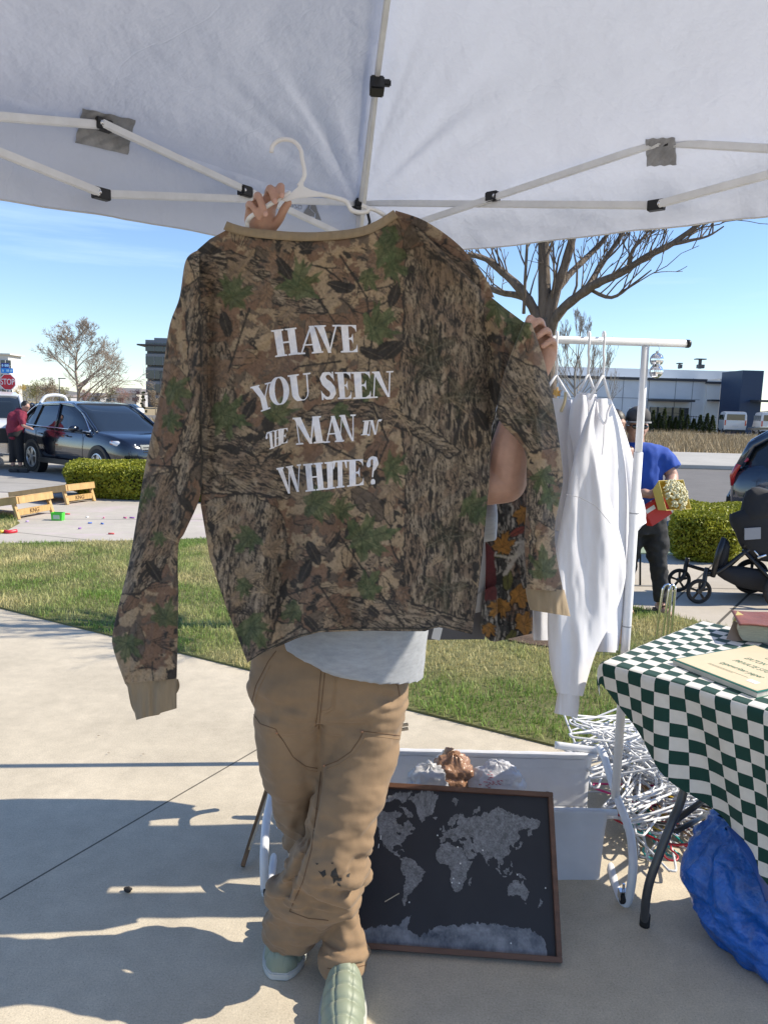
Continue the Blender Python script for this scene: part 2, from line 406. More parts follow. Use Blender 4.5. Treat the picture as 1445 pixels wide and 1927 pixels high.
slab('pavement', [(.9, 8.3), g2(1160, 1136), g2(1350, 1181), (4.0, 4.1), (3.6, edge(3.6)), (14, edge(3.6)), (14, 9.4), (.9, 9.4)], 0, m_conc3, .18)
mb = MB(); mb.box((30.4, 9.5, -.06), (59, .2, .14)); mb.box((-27, 12.7, -.06), (53, .2, .14)); mb.box((29.7, 25.0, -.06), (60.4, .2, .136))
o = mb.build('kerb', m_curb, bevel=.02); o['kind'] = 'structure'
c0 = g2(1080, 1190)
slab('mulch_bed', [(1.3 + .55 * math.cos(a) * (1 + .08 * math.sin(5 * a)), 5.4 + .5 * math.sin(a)) for a in np.linspace(0, 2 * PI, 24, False)], .024, m_mulch, .1)
slab('left_turf', [(-8.6, 9.0), g2(20, 968), g2(38, 985), g2(0, 1006), (-8.6, 8.5)], .01, m_soil, .1)
def blades(name, polys, n, hgt, wid, excl=None, seed=1):
 R = np.random.RandomState(seed); V = []; tot = []
 for poly, k in polys:
  a = np.array(poly); lo, hi = a.min(0), a.max(0); x = R.uniform(lo[0], hi[0], k); y = R.uniform(lo[1], hi[1], k); ok = inpoly(x, y, poly)
  if excl is not None: ok &= np.hypot(x - excl[0], y - excl[1]) > excl[2] + R.rand(k) * .1
  tot.append(np.stack([x, y], -1)[ok])
 p = np.concatenate(tot); k = len(p)
 clump = fbm(p[:, 0] * 3.5, p[:, 1] * 3.5, 2, 4); dry = fbm(p[:, 0] * 1.4 + 9, p[:, 1] * 1.4, 4, 5)
 h = hgt * (.45 + .9 * R.rand(k)) * (.4 + 1.1 * clump); th = R.rand(k) * 2 * PI; ln = R.rand(k) * .85; la = R.rand(k) * 2 * PI
 wx, wy = np.cos(th) * wid, np.sin(th) * wid; bx, by = np.cos(la) * h * ln, np.sin(la) * h * ln
 z0 = .005
 A = np.stack([p[:, 0] - wx, p[:, 1] - wy, np.full(k, z0)], -1); B = np.stack([p[:, 0] + wx, p[:, 1] + wy, np.full(k, z0)], -1)
 C = np.stack([p[:, 0] + wx * .7 + bx * .45, p[:, 1] + wy * .7 + by * .45, z0 + h * .62], -1); D = np.stack([p[:, 0] - wx * .7 + bx * .45, p[:, 1] - wy * .7 + by * .45, z0 + h * .62], -1)
 E_ = np.stack([p[:, 0] + bx * 1.2, p[:, 1] + by * 1.2, z0 + h * (1 - ln * .35)], -1)
 V = np.stack([A, B, C, D, E_], 1).reshape(-1, 3); b = np.arange(k)[:, None] * 5
 Q = np.concatenate([b + [0, 1, 2], b + [0, 2, 3], b + [3, 2, 4]])
 f = np.clip((dry - .45) * 3.2 + R.rand(k) * .5 - .12, 0, 1)[:, None]
 col = np.array([.22, .33, .075]) * (1 - f) + np.array([.62, .54, .27]) * f; col = col * (.65 + .6 * R.rand(k))[:, None] * (.75 + .5 * clump)[:, None]
 me = rawmesh(name, V, Q, np.repeat(col, 5, 0)); o = link(name, me, M('grass_blade', rough=.55, vcol=True, spec=.3, transl=.35)); return tag(o, kind='stuff')
tag(blades('grass', [(lawnpoly, 360000)], 0, .046, .0028, (1.3, 5.4, .48), 3), 'short green lawn grass with dry straw patches', 'grass')
tag(blades('grass', [([(-8.6, 9.0), g2(20, 968), g2(38, 985), g2(0, 1006), (-8.6, 8.5)], 16000)], 0, .05, .004, None, 5), 'small patch of grass beside the wooden game boards', 'grass')
def drygrass(name, x0, x1, y0, y1, n, h, seed):
 R = np.random.RandomState(seed); x = R.uniform(x0, x1, n); y = R.uniform(y0, y1, n); hh = h * (.4 + R.rand(n)) * (.5 + fbm(x * .4, y * .4, 3)); th = R.rand(n) * PI; wv = .012 + .02 * R.rand(n)
 dx, dy = np.cos(th) * wv, np.sin(th) * wv; lx, ly = R.randn(n) * hh * .3, R.randn(n) * hh * .3
 V = np.stack([np.stack([x - dx, y - dy, 0 * x - .18], -1), np.stack([x + dx, y + dy, 0 * x - .18], -1), np.stack([x + lx, y + ly, hh - .18], -1)], 1).reshape(-1, 3)
 c = np.array([.40, .31, .18])[None] * (.6 + .7 * R.rand(n))[:, None]
 me = rawmesh(name, V, np.arange(3 * n).reshape(-1, 3), np.repeat(c, 3, 0)); return tag(link(name, me, M('dry_blade', rough=.8, vcol=True)), kind='stuff')
drygrass('dry_grass', 8, 48, 34.5, 71, 40000, .45, 8)
drygrass('dry_grass', -90, -6, 31.5, 71, 50000, .4, 9)
# ================================================================ hedges
m_leaf = M('leaf', rough=.5, vcol=True, spec=.35, transl=.25)
def hedge(name, label, poly, h, z0, n, leaf=.022, cols=((.20, .22, .03), (.07, .10, .015)), top=None, seed=1, bm_=.9):
 R = np.random.RandomState(seed); root = thing(name, label, 'hedge', (np.mean([p[0] for p in poly]), np.mean([p[1] for p in poly]), z0))
 cx, cy = root.location.x, root.location.y
 m = 90; per = resamp([(x, y) for x, y in poly] + [poly[0]], m + 1)[:-1]; rows = []
 for hz, sc in ((0, .78), (.12, .9), (.35, .97), (.65, 1.0), (.85, .97), (.97, .88), (1.0, .7), (1.02, .35), (1.02, .02)):
  rr = []
  for i in range(m):
   x = cx + (per[i][0] - cx) * sc; y = cy + (per[i][1] - cy) * sc; k = mnoise.noise(Vector((x * 2.2, y * 2.2, hz * 2))) * .10
   rr.append((x + (per[i][0] - cx) * k * .25, y + (per[i][1] - cy) * k * 1.1, z0 + h * (hz + (k * 1.5 if hz > .5 else 0))))
  rows.append(rr)
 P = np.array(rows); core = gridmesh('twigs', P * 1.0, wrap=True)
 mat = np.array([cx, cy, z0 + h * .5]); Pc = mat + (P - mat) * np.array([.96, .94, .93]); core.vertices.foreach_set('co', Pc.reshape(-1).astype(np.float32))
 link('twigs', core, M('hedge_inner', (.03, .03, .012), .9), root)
 nv, nu = P.shape[:2]; i = R.randint(0, nv - 1, n * 3); w_ = np.array([.5, .9, 1.0, 1.0, .9, .8, .9, .5]); keep = R.rand(n * 3) < w_[i]; i = i[keep][:n]; n = len(i)
 j = R.randint(0, nu, n); a = R.rand(n)[:, None]; b = R.rand(n)[:, None]; p = (P[i, j] * (1 - a) + P[i + 1, j] * a) * (1 - b) + (P[i, (j + 1) % nu] * (1 - a) + P[i + 1, (j + 1) % nu] * a) * b
 d = p - mat; d /= np.linalg.norm(d, axis=1)[:, None]; p = p + d * (R.randn(n)[:, None] * .018 - .004)
 t = R.randn(n, 3); t /= np.linalg.norm(t, axis=1)[:, None]; u = np.cross(t, R.randn(n, 3)); u /= np.linalg.norm(u, axis=1)[:, None]; s = leaf * (.6 + .8 * R.rand(n))[:, None]
 V = np.stack([p - t * s, p + u * s * .55, p + t * s, p - u * s * .55], 1).reshape(-1, 3)
 tone = np.clip(fbm(p[:, 0] * 3, p[:, 1] * 3 + p[:, 2] * 4, 1) * 1.4 - .2 + R.rand(n) * .3, 0, 1)[:, None]
 c = (np.array(cols[0]) * tone + np.array(cols[1]) * (1 - tone)) * (.7 + .6 * R.rand(n))[:, None]
 me = rawmesh('foliage', V, np.arange(4 * n).reshape(-1, 4), np.repeat(c, 4, 0)); link('foliage', me, m_leaf, root)
 return root
yel = ((.36, .36, .035), (.13, .16, .015))
hedge('clipped_hedge', 'low clipped yellow green hedge beside the wooden bean bag boards', [g2(122, 915), g2(128, 938), g2(400, 948), g2(700, 950), (.4, 13.2), (-4.5, 13.3)], .56, -.02, 60000, .026, yel, seed=2)
hedge('clipped_hedge', 'rounded yellow green hedge behind the baby stroller', [g2(1256, 1046), g2(1264, 1055), g2(1320, 1062), g2(1380, 1062), g2(1398, 1050), g2(1396, 1022), g2(1270, 1016)], .52, 0, 42000, .019, yel, seed=3)
# ================================================================ trees
def branch_tree(mb, p, d, L, r, depth, R, spread=.6, up=.15, nseg=5, kids=(3, 5), shr=.62, rmin=.004, wob=.12, kstart=.3):
 pts = [p]; rr = [r]; q = Vector(p); dd = Vector(d).normalized()
 for i in range(nseg):
  dd = (dd + Vector((R.gauss(0, wob), R.gauss(0, wob), R.gauss(0, wob) + up * .3))).normalized(); q = q + dd * L / nseg; pts.append(q.copy()); rr.append(max(rmin * .6, r * (1 - .75 * (i + 1) / nseg)))
 mb.tube(pts, rr, 6 if r < .03 else 10, cap=False)
 if depth <= 0: return
 for k in range(R.randint(*kids)):
  t = kstart + (1 - kstart) * R.random(); i = min(int(t * nseg), nseg - 1); b = pts[i].lerp(pts[i + 1], t * nseg - i)
  ax = (pts[i + 1] - pts[i]).normalized(); s = ax.orthogonal().normalized(); s.rotate(Matrix.Rotation(R.random() * 2 * PI, 3, ax))
  nd = (ax * (1 - spread * .5) + s * spread * (.7 + .6 * R.random()) + Vector((0, 0, up))).normalized()
  branch_tree(mb, b, nd, L * shr * (.7 + .5 * R.random()) * (1.15 - t * .5), max(rmin, rr[i] * .55), depth - 1, R, spread, up, max(3, nseg - 1), kids, shr, rmin, wob, kstart)
m_bark = M('bark', (.15, .115, .085), .85, var=(14, .35), bump=(30, 1.0, .02), stretch=(2.5, 2.5, .5))
m_bark2 = M('pale_bark', (.30, .25, .20), .85, var=(6, .2))
R_ = random.Random(11)
tb = G(1046, 1186)
tree = thing('bare_tree', 'bare leafless tree with thick forked trunk rising behind the clothes rack', 'tree', tb)
TY = 5.4
tk = MB(); tk.tube(smooth_pts([tb + Vector((0, 0, -.05)), tb + Vector((0, 0, .12)), W(1040, 900, TY), W(1030, 700, TY), W(1026, 600, TY)]), list(np.interp(np.linspace(0, 4, 25), range(5), [.10, .07, .06, .056, .062])), 18)
tk.build('trunk', m_bark, tree, smooth=True)
cr = MB()
limbs = [([(1026, 610, 5.4), (1024, 540, 5.4), (1022, 450, 5.4), (1018, 330, 5.4), (1012, 180, 5.45)], .052, .024),
([(1028, 620, 5.38), (1042, 560, 5.36), (1062, 500, 5.3), (1082, 430, 5.25), (1110, 340, 5.2)], .042, .022),
([(1030, 640, 5.4), (1050, 590, 5.32), (1100, 548, 5.2), (1130, 530, 5.1), (1165, 515, 5.05), (1218, 482, 5.0), (1265, 458, 4.95), (1318, 419, 4.9)], .038, .014),
([(1024, 625, 5.4), (1000, 575, 5.42), (975, 540, 5.45), (945, 512, 5.5), (915, 488, 5.5), (880, 478, 5.5)], .040, .016),
([(1015, 600, 5.4), (985, 560, 5.5), (940, 550, 5.6), (905, 530, 5.7), (870, 490, 5.75)], .03, .012),
([(1046, 600, 5.4), (1070, 570, 5.5), (1100, 545, 5.6), (1130, 500, 5.7), (1170, 440, 5.7), (1190, 400, 5.7)], .03, .012),
([(1052, 540, 5.36), (1075, 512, 5.4), (1110, 478, 5.5), (1140, 445, 5.5), (1160, 400, 5.5)], .026, .012),
([(1262, 460, 4.95), (1300, 452, 4.9), (1332, 444, 4.9), (1361, 426, 4.9)], .013, .004),
([(1110, 545, 5.2), (1150, 560, 5.1), (1190, 535, 5.1), (1225, 508, 5.1)], .014, .004),
([(1180, 505, 5.05), (1190, 470, 5.0), (1215, 440, 5.0), (1230, 405, 5.0)], .014, .005),
([(985, 590, 5.4), (988, 520, 5.3), (992, 450, 5.3), (994, 380, 5.3)], .012, .008)]
for pts, r0, r1 in limbs:
 P = smooth_pts([W(*q) for q in pts], 4); R2 = list(np.linspace(r0, r1, len(P))); R2 = [a * (1 + .10 * R_.uniform(-1, 1)) for a in R2]
 cr.tube(P, R2, 10, cap=False)
 nk = int(len(P) * .32) + 2
 for k in range(nk):
  i = R_.randint(len(P) // 5, len(P) - 2); ax = (P[i + 1] - P[i]).normalized(); s = ax.orthogonal().normalized(); s.rotate(Matrix.Rotation(R_.random() * 2 * PI, 3, ax))
  branch_tree(cr, P[i], ax * .8 + s * .6 + Vector((0, 0, .45)), R_.uniform(.25, .6), max(.005, R2[i] * .28), 2, R_, .55, .28, 5, (1, 4), .55, .0035, .16)
cr.build('crown', m_bark, tree, smooth=True)
def bare_tree(label, base, h, r, depth, mat, seed, spread=.6, kids=(4, 7), group=None, rmin=.012, up=.2, cat='tree', kstart=.25, shr=.6, name='bare_tree', wid=.42):
 R = random.Random(seed); root = thing(name, label, cat, base, group=group)
 t = MB(); top = Vector(base) + Vector((0, 0, h * .97)); n = 8; P = [Vector(base).lerp(top, i / n) + Vector((R.gauss(0, .012) * h, R.gauss(0, .01) * h, 0)) * (i > 0) for i in range(n + 1)]; P[0].z -= .05
 rr = [r * (1 - .92 * i / n) + rmin * .5 for i in range(n + 1)]; t.tube(P, rr, 8); t.build('trunk', mat, root, smooth=True)
 c = MB()
 for k in range(int(h * 2.6) + 7):
  f = kstart + (1 - kstart) * R.random() ** .8 * .95; i = min(int(f * n), n - 1); b = P[i].lerp(P[i + 1], f * n - i); a = R.random() * 2 * PI
  el = .35 + .8 * f; d = Vector((math.cos(a) * math.cos(el), math.sin(a) * math.cos(el), math.sin(el)))
  branch_tree(c, b, d, h * wid * (1.15 - f * .85), max(rmin, rr[i] * .5), depth, R, spread, up, 5, kids, shr, rmin, .12)
 c.build('crown', mat, root, smooth=True); return root
bt = G(147, 776)
bare_tree('tall bare spreading tree beyond the black SUV', (bt.x * .6, bt.y * .6, -.15), 6.6, .17, 3, m_bark2, 4, kids=(4, 7), rmin=.012, kstart=.12, shr=.6, up=.10, wid=.62)
bare_tree('feathery bare tree with many upright twigs behind the clothes rack', G(1075, 850), 5.4, .08, 3, M('grey_twig', (.28, .25, .21), .85), 8, .35, (3, 6), rmin=.006, up=.5, kstart=.05, shr=.62)
def leafy_tree(label, base, h, wd, cols, seed, n=2600, name='distant_tree', cat='tree', group=None, tr=.25, leaf=.13):
 R = np.random.RandomState(seed); root = thing(name, label, cat, base, group=group); rr = random.Random(seed)
 t = MB(); t.tube([Vector(base) + Vector((0, 0, -.1)), Vector(base) + Vector((wd * .02, 0, h * .5)), Vector(base) + Vector((0, 0, h * .9))], [h * .022, h * .014, h * .004], 7)
 for k in range(7):
  a = rr.random() * 6.3; z = h * (tr + .4 * rr.random()); b = Vector(base) + Vector((0, 0, z)); t.tube([b, b + Vector((math.cos(a) * wd * .22, math.sin(a) * wd * .22, h * .14)), b + Vector((math.cos(a) * wd * .38, math.sin(a) * wd * .38, h * .3))], [h * .009, h * .006, h * .002], 5)
 t.build('trunk', m_bark2, root, smooth=True)
 k = 16; cc = np.stack([R.randn(k) * wd * .2, R.randn(k) * wd * .2, h * (tr + .12 + (.9 - tr) * R.rand(k))], -1); rad = (.12 + .13 * R.rand(k)) * wd
 i = R.randint(0, k, n); d = R.randn(n, 3); d /= np.linalg.norm(d, axis=1)[:, None]; p = cc[i] + d * (rad[i] * R.rand(n) ** .4)[:, None]; p = p[p[:, 2] < h]; n = len(p)
 p = p + np.array(base); a = R.randn(n, 3); a /= np.linalg.norm(a, axis=1)[:, None]; b = np.cross(a, R.randn(n, 3)); b /= np.linalg.norm(b, axis=1)[:, None]; s = leaf * h / 6 * (.5 + R.rand(n))[:, None]
 V = np.stack([p - a * s, p + b * s * .6, p + a * s], 1).reshape(-1, 3); f = R.rand(n)[:, None]; c = np.array(cols[0]) * f + np.array(cols[1]) * (1 - f)
 link('crown', rawmesh('crown', V, np.arange(3 * n).reshape(-1, 3), np.repeat(c, 3, 0)), m_leaf, root); return root
tints = {'brown': ((.20, .15, .10), (.33, .26, .18)), 'olive': ((.16, .16, .07), (.30, .27, .12)), 'yellow': ((.42, .30, .07), (.5, .38, .12)), 'pink': ((.30, .17, .15), (.40, .27, .24)), 'green': ((.03, .05, .02), (.07, .09, .03))}
far = [(33, 762, 24, 'yellow', 'small yellow flowering tree right of the stop sign', 170), (70, 758, 30, 'olive', 'olive tree in the distance behind the man in maroon', 230), (86, 757, 34, 'brown', 'tall brown twiggy tree between stop sign and bare tree', 200), (104, 756, 26, 'brown', 'brown rounded tree just left of the tall bare tree', 220), (122, 757, 22, 'olive', 'low olive tree under the left limbs of the tall bare tree', 190), (163, 756, 20, 'pink', 'reddish bush like tree right of the tall bare trunk', 210), (186, 757, 16, 'brown', 'brown tree before the pale distant houses', 190), (209, 756, 23, 'yellow', 'golden tree before the pale distant houses', 200), (228, 757, 26, 'pink', 'pinkish blossoming tree left of the dark office block', 180), (255, 757, 22, 'pink', 'second pinkish tree left of the dark office block', 190), (270, 768, 24, 'green', 'narrow dark evergreen beside the dark office block', 100), (293, 767, 26, 'brown', 'bare greyish tree before the dark office block', 100)]
for i, (px, py, hp, c, lab, D) in enumerate(far):
 g = W(px, py, D); hgt = hp / F * D * 1.35; leafy_tree(lab, (g.x, D, -.2), hgt + .8, hgt * (.35 if c == 'green' else .95), tints[c], 30 + i, 1300, tr=.02 if c == 'green' else .2, leaf=.18)
tag(leafy_tree('wide low tree line far beyond the field on the left', (W(50, 760, 300).x, 300, -.2), 7, 40, tints['olive'], 77, 5000, leaf=.25), cat='tree')
# ================================================================ far buildings
m_gpan = M('grey_metal_panel', (.68, .69, .69), .6, var=(.5, .05))
m_dkgl = M('dark_window', (.03, .04, .05), .12, spec=.8)
m_pale = M('pale_panel', (.72, .71, .67), .7, var=(.4, .05))
m_trim = M('dark_trim', (.045, .045, .05), .5)
def wpart(root, name, c, d, m, parent=None):
 mb = MB(); mb.box(c, d); return mb.build(name, m, parent or root)
D = 190.0; b0 = W(274, 757, D); b1 = W(345, 757, D); top = W(274, 640, D).z
off = thing('office_building', 'dark glass office block rising at the left behind the black SUV', 'building', ((b0.x + b1.x) / 2 + 4, D + 14, -.2))
x0, x1 = b0.x, b1.x + 10; fl = (top + .2) / 5
wpart(off, 'wall', ((x0 + x1) / 2 + .8, D + 14, top / 2 - .1), (x1 - x0 + 1.0, 26, top - .6), M('charcoal_cladding', (.075, .085, .10), .5))
for k in range(5):
 z = -.2 + fl * k; sh = 2.2 if k == 0 else 0
 mb = MB(); mb.box(((x0 + x1) / 2 + sh / 2, D + .35, z + fl * .52), (x1 - x0 - sh - .5, .5, fl * .62)); wn = mb.build('window', m_dkgl, off)
 n = 9
 for i in range(n + 1): wpart(off, 'mullion', (x0 + sh + .3 + (x1 - x0 - sh - .6) * i / n, D + .05, z + fl * .52), (.16, .14, fl * .62), M('band_grey', (.17, .19, .22), .5), wn)
 wpart(off, 'floor_band', ((x0 + x1) / 2 + sh / 2, D + .36, z + fl * .93), (x1 - x0 - sh - .46, .56, fl * .2), M('band_grey', (.17, .19, .22), .5))
wpart(off, 'roof', ((x0 + x1) / 2 - .8, D + 13.5, top - fl * .35), (x1 - x0 + 1.6, 29, .35), m_trim)
wpart(off, 'parapet', ((x0 + x1) / 2 + 1, D + 14, top - .1), (x1 - x0 - 2, 25, 1.7), M('penthouse_grey', (.20, .22, .25), .5))
D = 170.0; b1 = W(23, 745, D); top = W(20, 667, D).z
of2 = thing('office_building', 'white framed office building behind the stop sign at the left edge', 'building', (b1.x - 10, D + 8, -.2))
wpart(of2, 'wall', (b1.x - 11, D + 4, top / 2), (20, 6, top), M('white_frame', (.62, .62, .60), .6))
for k in range(3):
 for i in range(7):
  f = MB(); f.box((b1.x - 1.5 - i * 2.7, D + .9, .8 + (k + .5) * (top - 1.6) / 3), (2.2, .3, (top - 1.6) / 3 * .72)); ww = f.build('window', m_dkgl, of2)
  f = MB(); f.box((b1.x - 1.5 - i * 2.7, D + .7, .8 + (k + .5) * (top - 1.6) / 3), (.12, .12, (top - 1.6) / 3 * .72)); f.box((b1.x - 1.5 - i * 2.7, D + .72, .8 + (k + .5) * (top - 1.6) / 3), (2.2, .1, .12)); f.build('frame', M('white_frame'), ww)
wpart(of2, 'roof', (b1.x - 10.6, D + 4, top + .1), (20.6, 7, .3), M('white_frame'))
def house(label, px, py, D, wp, hp, roofc, wallc, seed):
 g = W(px, py, D); w_ = wp / F * D; h = hp / F * D; r = thing('distant_house', label, 'house', (g.x, D, -.2), group='pale distant houses on the horizon')
 z0 = -.2; hz = g.z + h * .55; rz = g.z + h
 wpart(r, 'wall', (g.x, D + 5, (z0 + hz) / 2), (w_, 9, hz - z0), M('house_wall' + str(seed % 2), wallc, .8))
 mb = MB(); mb.prism([(D, hz), (D + 10, hz), (D + 5, rz)], g.x - w_ / 2 - .4, g.x + w_ / 2 + .4, lambda a, b, c: (c, a, b)); mb.build('roof', M('house_roof' + str(seed % 2), roofc, .8), r)
 for k in range(4):
  f = MB(); f.box((g.x + w_ * (-.36 + .24 * k), D + .47, (z0 + hz) / 2 + .3), (w_ * .09, .1, (hz - z0) * .22)); f.build('window', m_dkgl, r)
for i, (px, wp, hp, lab) in enumerate([(170, 34, 14, 'pale distant house with white gable right behind the tall bare tree'), (236, 40, 23, 'largest pale distant house left of the dark office block'), (257, 30, 21, 'pale distant house nearest to the dark office block'), (205, 22, 11, 'low distant house between two larger pale houses'), (118, 26, 11, 'low distant house behind the left limbs of the bare tree')]):
 house(lab, px, 757 - 4, 240 + 6 * i, wp, hp, (.20, .19, .19) if i % 2 else (.26, .23, .22), (.52, .49, .44) if i % 2 else (.42, .42, .44), i)
D = 90.0
cb = thing('commercial_building', 'long grey and white metal panelled commercial building across the field', 'building', (W(1250, 806, D).x, D + 10, -.2))
def bx(x0p, x1p, y0, dy, topp, m, name='wall', D_=None, bot=-.2, par=None):
 D_ = D_ or D; a = W(x0p, 760, D_ + y0).x; b = W(x1p, 760, D_ + y0).x; z = W((x0p + x1p) / 2, topp, D_ + y0).z
 mb = MB(); mb.box(((a + b) / 2, D_ + y0 + dy / 2, (z + bot) / 2), (b - a, dy, z - bot)); return mb.build(name, m, par or cb)
bx(900, 1327, 0, 22, 711, m_gpan)
bx(1327, 1352, -.4, 6, 716, m_pale, 'corner_wall')
bx(1350, 1392, 2.0, 14, 713, M('taupe_panel', (.48, .47, .44), .7), 'side_wall')
bx(1040, 1372, 9, 18, 694, M('light_metal_panel', (.62, .64, .66), .5, metal=.0), 'upper_wall')
bx(1368, 1385, 10, 10, 698, M('light_metal_panel'), 'roof_unit')
mb = MB(); a = W(1040, 711, D).x; b = W(1327, 711, D).x; z = W(1200, 711, D).z; mb.box(((a + b) / 2, D - .06, z - .1), (b - a + .3, .4, .3)); mb.box(((W(1327, 715, D).x + W(1353, 715, D).x) / 2, D - .5, z - .35), (1.9, .4, .25)); mb.build('coping', m_trim, cb)
mb = MB()
for px in (1120, 1170, 1218, 1268, 1300): x = W(px, 760, D).x; mb.box((x, D - .012, 3.2), (.05, .03, 5.8))
mb.box(((a + b) / 2, D - .014, 3.6), (b - a - 1, .03, .05)); mb.build('panel_joint', M('joint_dark', (.16, .17, .18), .7), cb)
cz0, cz1 = W(1240, 806, D).z, W(1240, 760, D).z
for i in range(5):
 x = W(1228 + i * 14, 790, D).x; f = MB(); f.box((x, D - .05, 1.35), (1.0, .14, 2.5)); ww = f.build('window' if i != 4 else 'door', m_dkgl, cb)
 f = MB()
 for s in (-.5, .5): f.box((x + s, D - .15, 1.35), (.08, .06, 2.56))
 f.box((x, D - .15, 1.95), (1.0, .05, .07)); f.build('frame', M('dark_bronze', (.05, .05, .05), .5), ww)
wpart(cb, 'awning', ((W(1222, 755, D).x + W(1292, 755, D).x) / 2, D - .9, W(1255, 754, D).z), (4.9, 1.8, .22), m_trim)
wpart(cb, 'awning', (W(1342, 755, D).x, D - 1.1, W(1342, 754, D).z), (2.0, 1.2, .2), m_trim)
for px, tp, wd, lab in ((1278, 684, 3, 'thin roof vent pipe standing on the commercial building'), (1317, 676, 7, 'roof vent with flat cap on the commercial building')):
 g = W(px, tp, D + 12); zb = W(px, 694, D + 12).z; r = thing('roof_vent', lab, 'roof vent', (g.x, D + 12, zb)); mb = MB(); mb.box((g.x, D + 12, (zb + g.z) / 2), (wd * .05, .3, g.z - zb)); mb.build('pipe', m_trim, r)
 mb = MB(); mb.box((g.x, D + 12, g.z), (wd * .19, .9, .14)); mb.box((g.x + .1, D + 12, zb + .3), (wd * .12, .7, .5)); mb.build('cap', m_trim, r)
D2 = 82.0
tw = thing('blue_tower', 'deep blue panelled entrance tower with a small lit sign at the right edge', 'building', (W(1410, 800, D2).x, D2, -.2))
bx(1391, 1431, 0, 5, 697, M('deep_blue_panel', (.008, .03, .08), .4), 'wall', D2, par=tw)
a = W(1431, 760, D2); mb = MB(); zt = W(1431, 698, D2).z
mb.add([(a.x, D2, -.2), (a.x + 1.6, D2 + 4.9, -.2), (a.x + 1.6, D2 + 4.9, zt), (a.x, D2, zt), (a.x - .3, D2 + .1, -.2), (a.x - .3, D2 + 4.9, -.2), (a.x - .3, D2 + 4.9, zt), (a.x - .3, D2 + .1, zt)], [(0, 1, 2, 3), (4, 7, 6, 5), (3, 2, 6, 7), (1, 5, 6, 2)])
mb.build('side_wall', M('deep_blue_panel_lit', (.04, .15, .30), .5), tw)  # same panel as the front, colour lightened for the sunlit side
sd = Vector((1.6, 4.9, 0)).normalized()
for nm, py, hh in (('emblem_sign', 714, .75), ('name_sign', 730, .8)):
 g = Vector((a.x, D2, 0)) + sd * 2.3; g.z = W(1434, py, D2).z; nv = Vector((.95, -.31, 0))
 mb = MB(); q0 = g + nv * .1; mb.box(q0, (2.0, .16, hh * 1.25), Matrix((sd, nv, Vector((0, 0, 1)))).transposed()); bx_ = mb.build(nm, M('sign_white', (.8, .8, .8), .5), tw, bevel=.02)
 mb = MB(); mb.m = 0
 if nm == 'emblem_sign': mb.prism([(-.7, -.45), (0, .5), (.1, -.45)], .19, .21, lambda u, v, z: tuple(g + sd * u + nv * z + Vector((0, 0, v * .8)))); mb.build('emblem', M('sign_orange', (.6, .22, .08), .5), bx_)
 else:
  for u, v, w2, h2 in ((-.45, .1, .1, .6), (-.2, -.05, .35, .1), (.15, .1, .1, .5), (.45, .0, .4, .12)): mb.box(g + sd * u + nv * .19 + Vector((0, 0, v * .8)), (w2, .03, h2 * .7), Matrix((sd, nv, Vector((0, 0, 1)))).transposed())
  mb.build('mark', M('dark_trim'), bx_)
wpart(tw, 'awning', (a.x + .3, D2 - 1.0, W(1431, 755, D2).z), (3.0, 2.0, .2), m_trim)
mb = MB(); xs = np.linspace(-260, 420, 60); nn = []
rows = []
for yy, hh in ((420, 0), (460, .6), (520, 1.0), (620, .5)):
 rows.append([(x * 1.6, yy, -.3 + hh * (6 + 16 * max(0, (x - 60) / 360) + 3 * math.sin(x * .03) + 2 * math.sin(x * .11))) for x in xs])
hl = link('hills', gridmesh('hills', np.array(rows)), M('far_hill', (.17, .16, .14), .95, var=(.02, .2))); hl['kind'] = 'structure'
fr = thing('iron_fence', 'dark iron railing fence along the far road in front of the commercial building', 'fence', (W(1300, 808, 84).x, 84, -.2))
mb = MB(); xa, xb = W(1180, 800, 84).x, W(1345, 800, 84).x
for i in range(int((xb - xa) / .28)): mb.box((xa + i * .28, 84, .75), (.04, .04, 1.9))
mb.build('picket', m_trim, fr); mb = MB(); mb.box(((xa + xb) / 2, 84, 1.6), (xb - xa, .05, .06)); mb.box(((xa + xb) / 2, 84, .0), (xb - xa, .05, .06)); mb.build('rail', m_trim, fr)
cx_ = [1226, 1237, 1247, 1258, 1269, 1280, 1291, 1303, 1315, 1328, 1338]
ordn = ['first', 'second', 'third', 'fourth', 'fifth', 'sixth', 'seventh', 'eighth', 'ninth', 'tenth', 'eleventh']
for i, px in enumerate(cx_):
 D_ = 80.5; g = W(px, 812, D_); h = [2.3, 2.0, 2.5, 1.7, 1.6, 2.4, 1.9, 1.5, 1.9, 2.1, 1.9][i]
 R = np.random.RandomState(i); r = thing('young_conifer', '%s young conifer from the left in the row along the iron fence' % ordn[i], 'tree', (g.x, D_, -.15), group='young conifers along the fence')
 mb = MB(); mb.tube([(g.x, D_, -.2), (g.x, D_, h * .9)], [.06, .02], 6); mb.build('trunk', m_bark, r)
 n = 900; f = R.rand(n) ** 1.3; a = R.rand(n) * 6.28; q = .52 * (1 - f) * R.rand(n) ** .5 + .04; p = np.stack([g.x + np.cos(a) * q, D_ + np.sin(a) * q, -.1 + f * h], -1)
 d = np.stack([np.cos(a), np.sin(a), .4 + 0 * a], -1) * .11; u = R.randn(n, 3) * .05
 V = np.stack([p - d * .3 + u, p - d * .3 - u, p + d], 1).reshape(-1, 3); c = np.array([[.055, .075, .022]]) * (.5 + R.rand(n))[:, None]
 link('crown', rawmesh('crown', V, np.arange(3 * n).reshape(-1, 3), np.repeat(c, 3, 0)), m_leaf, r)
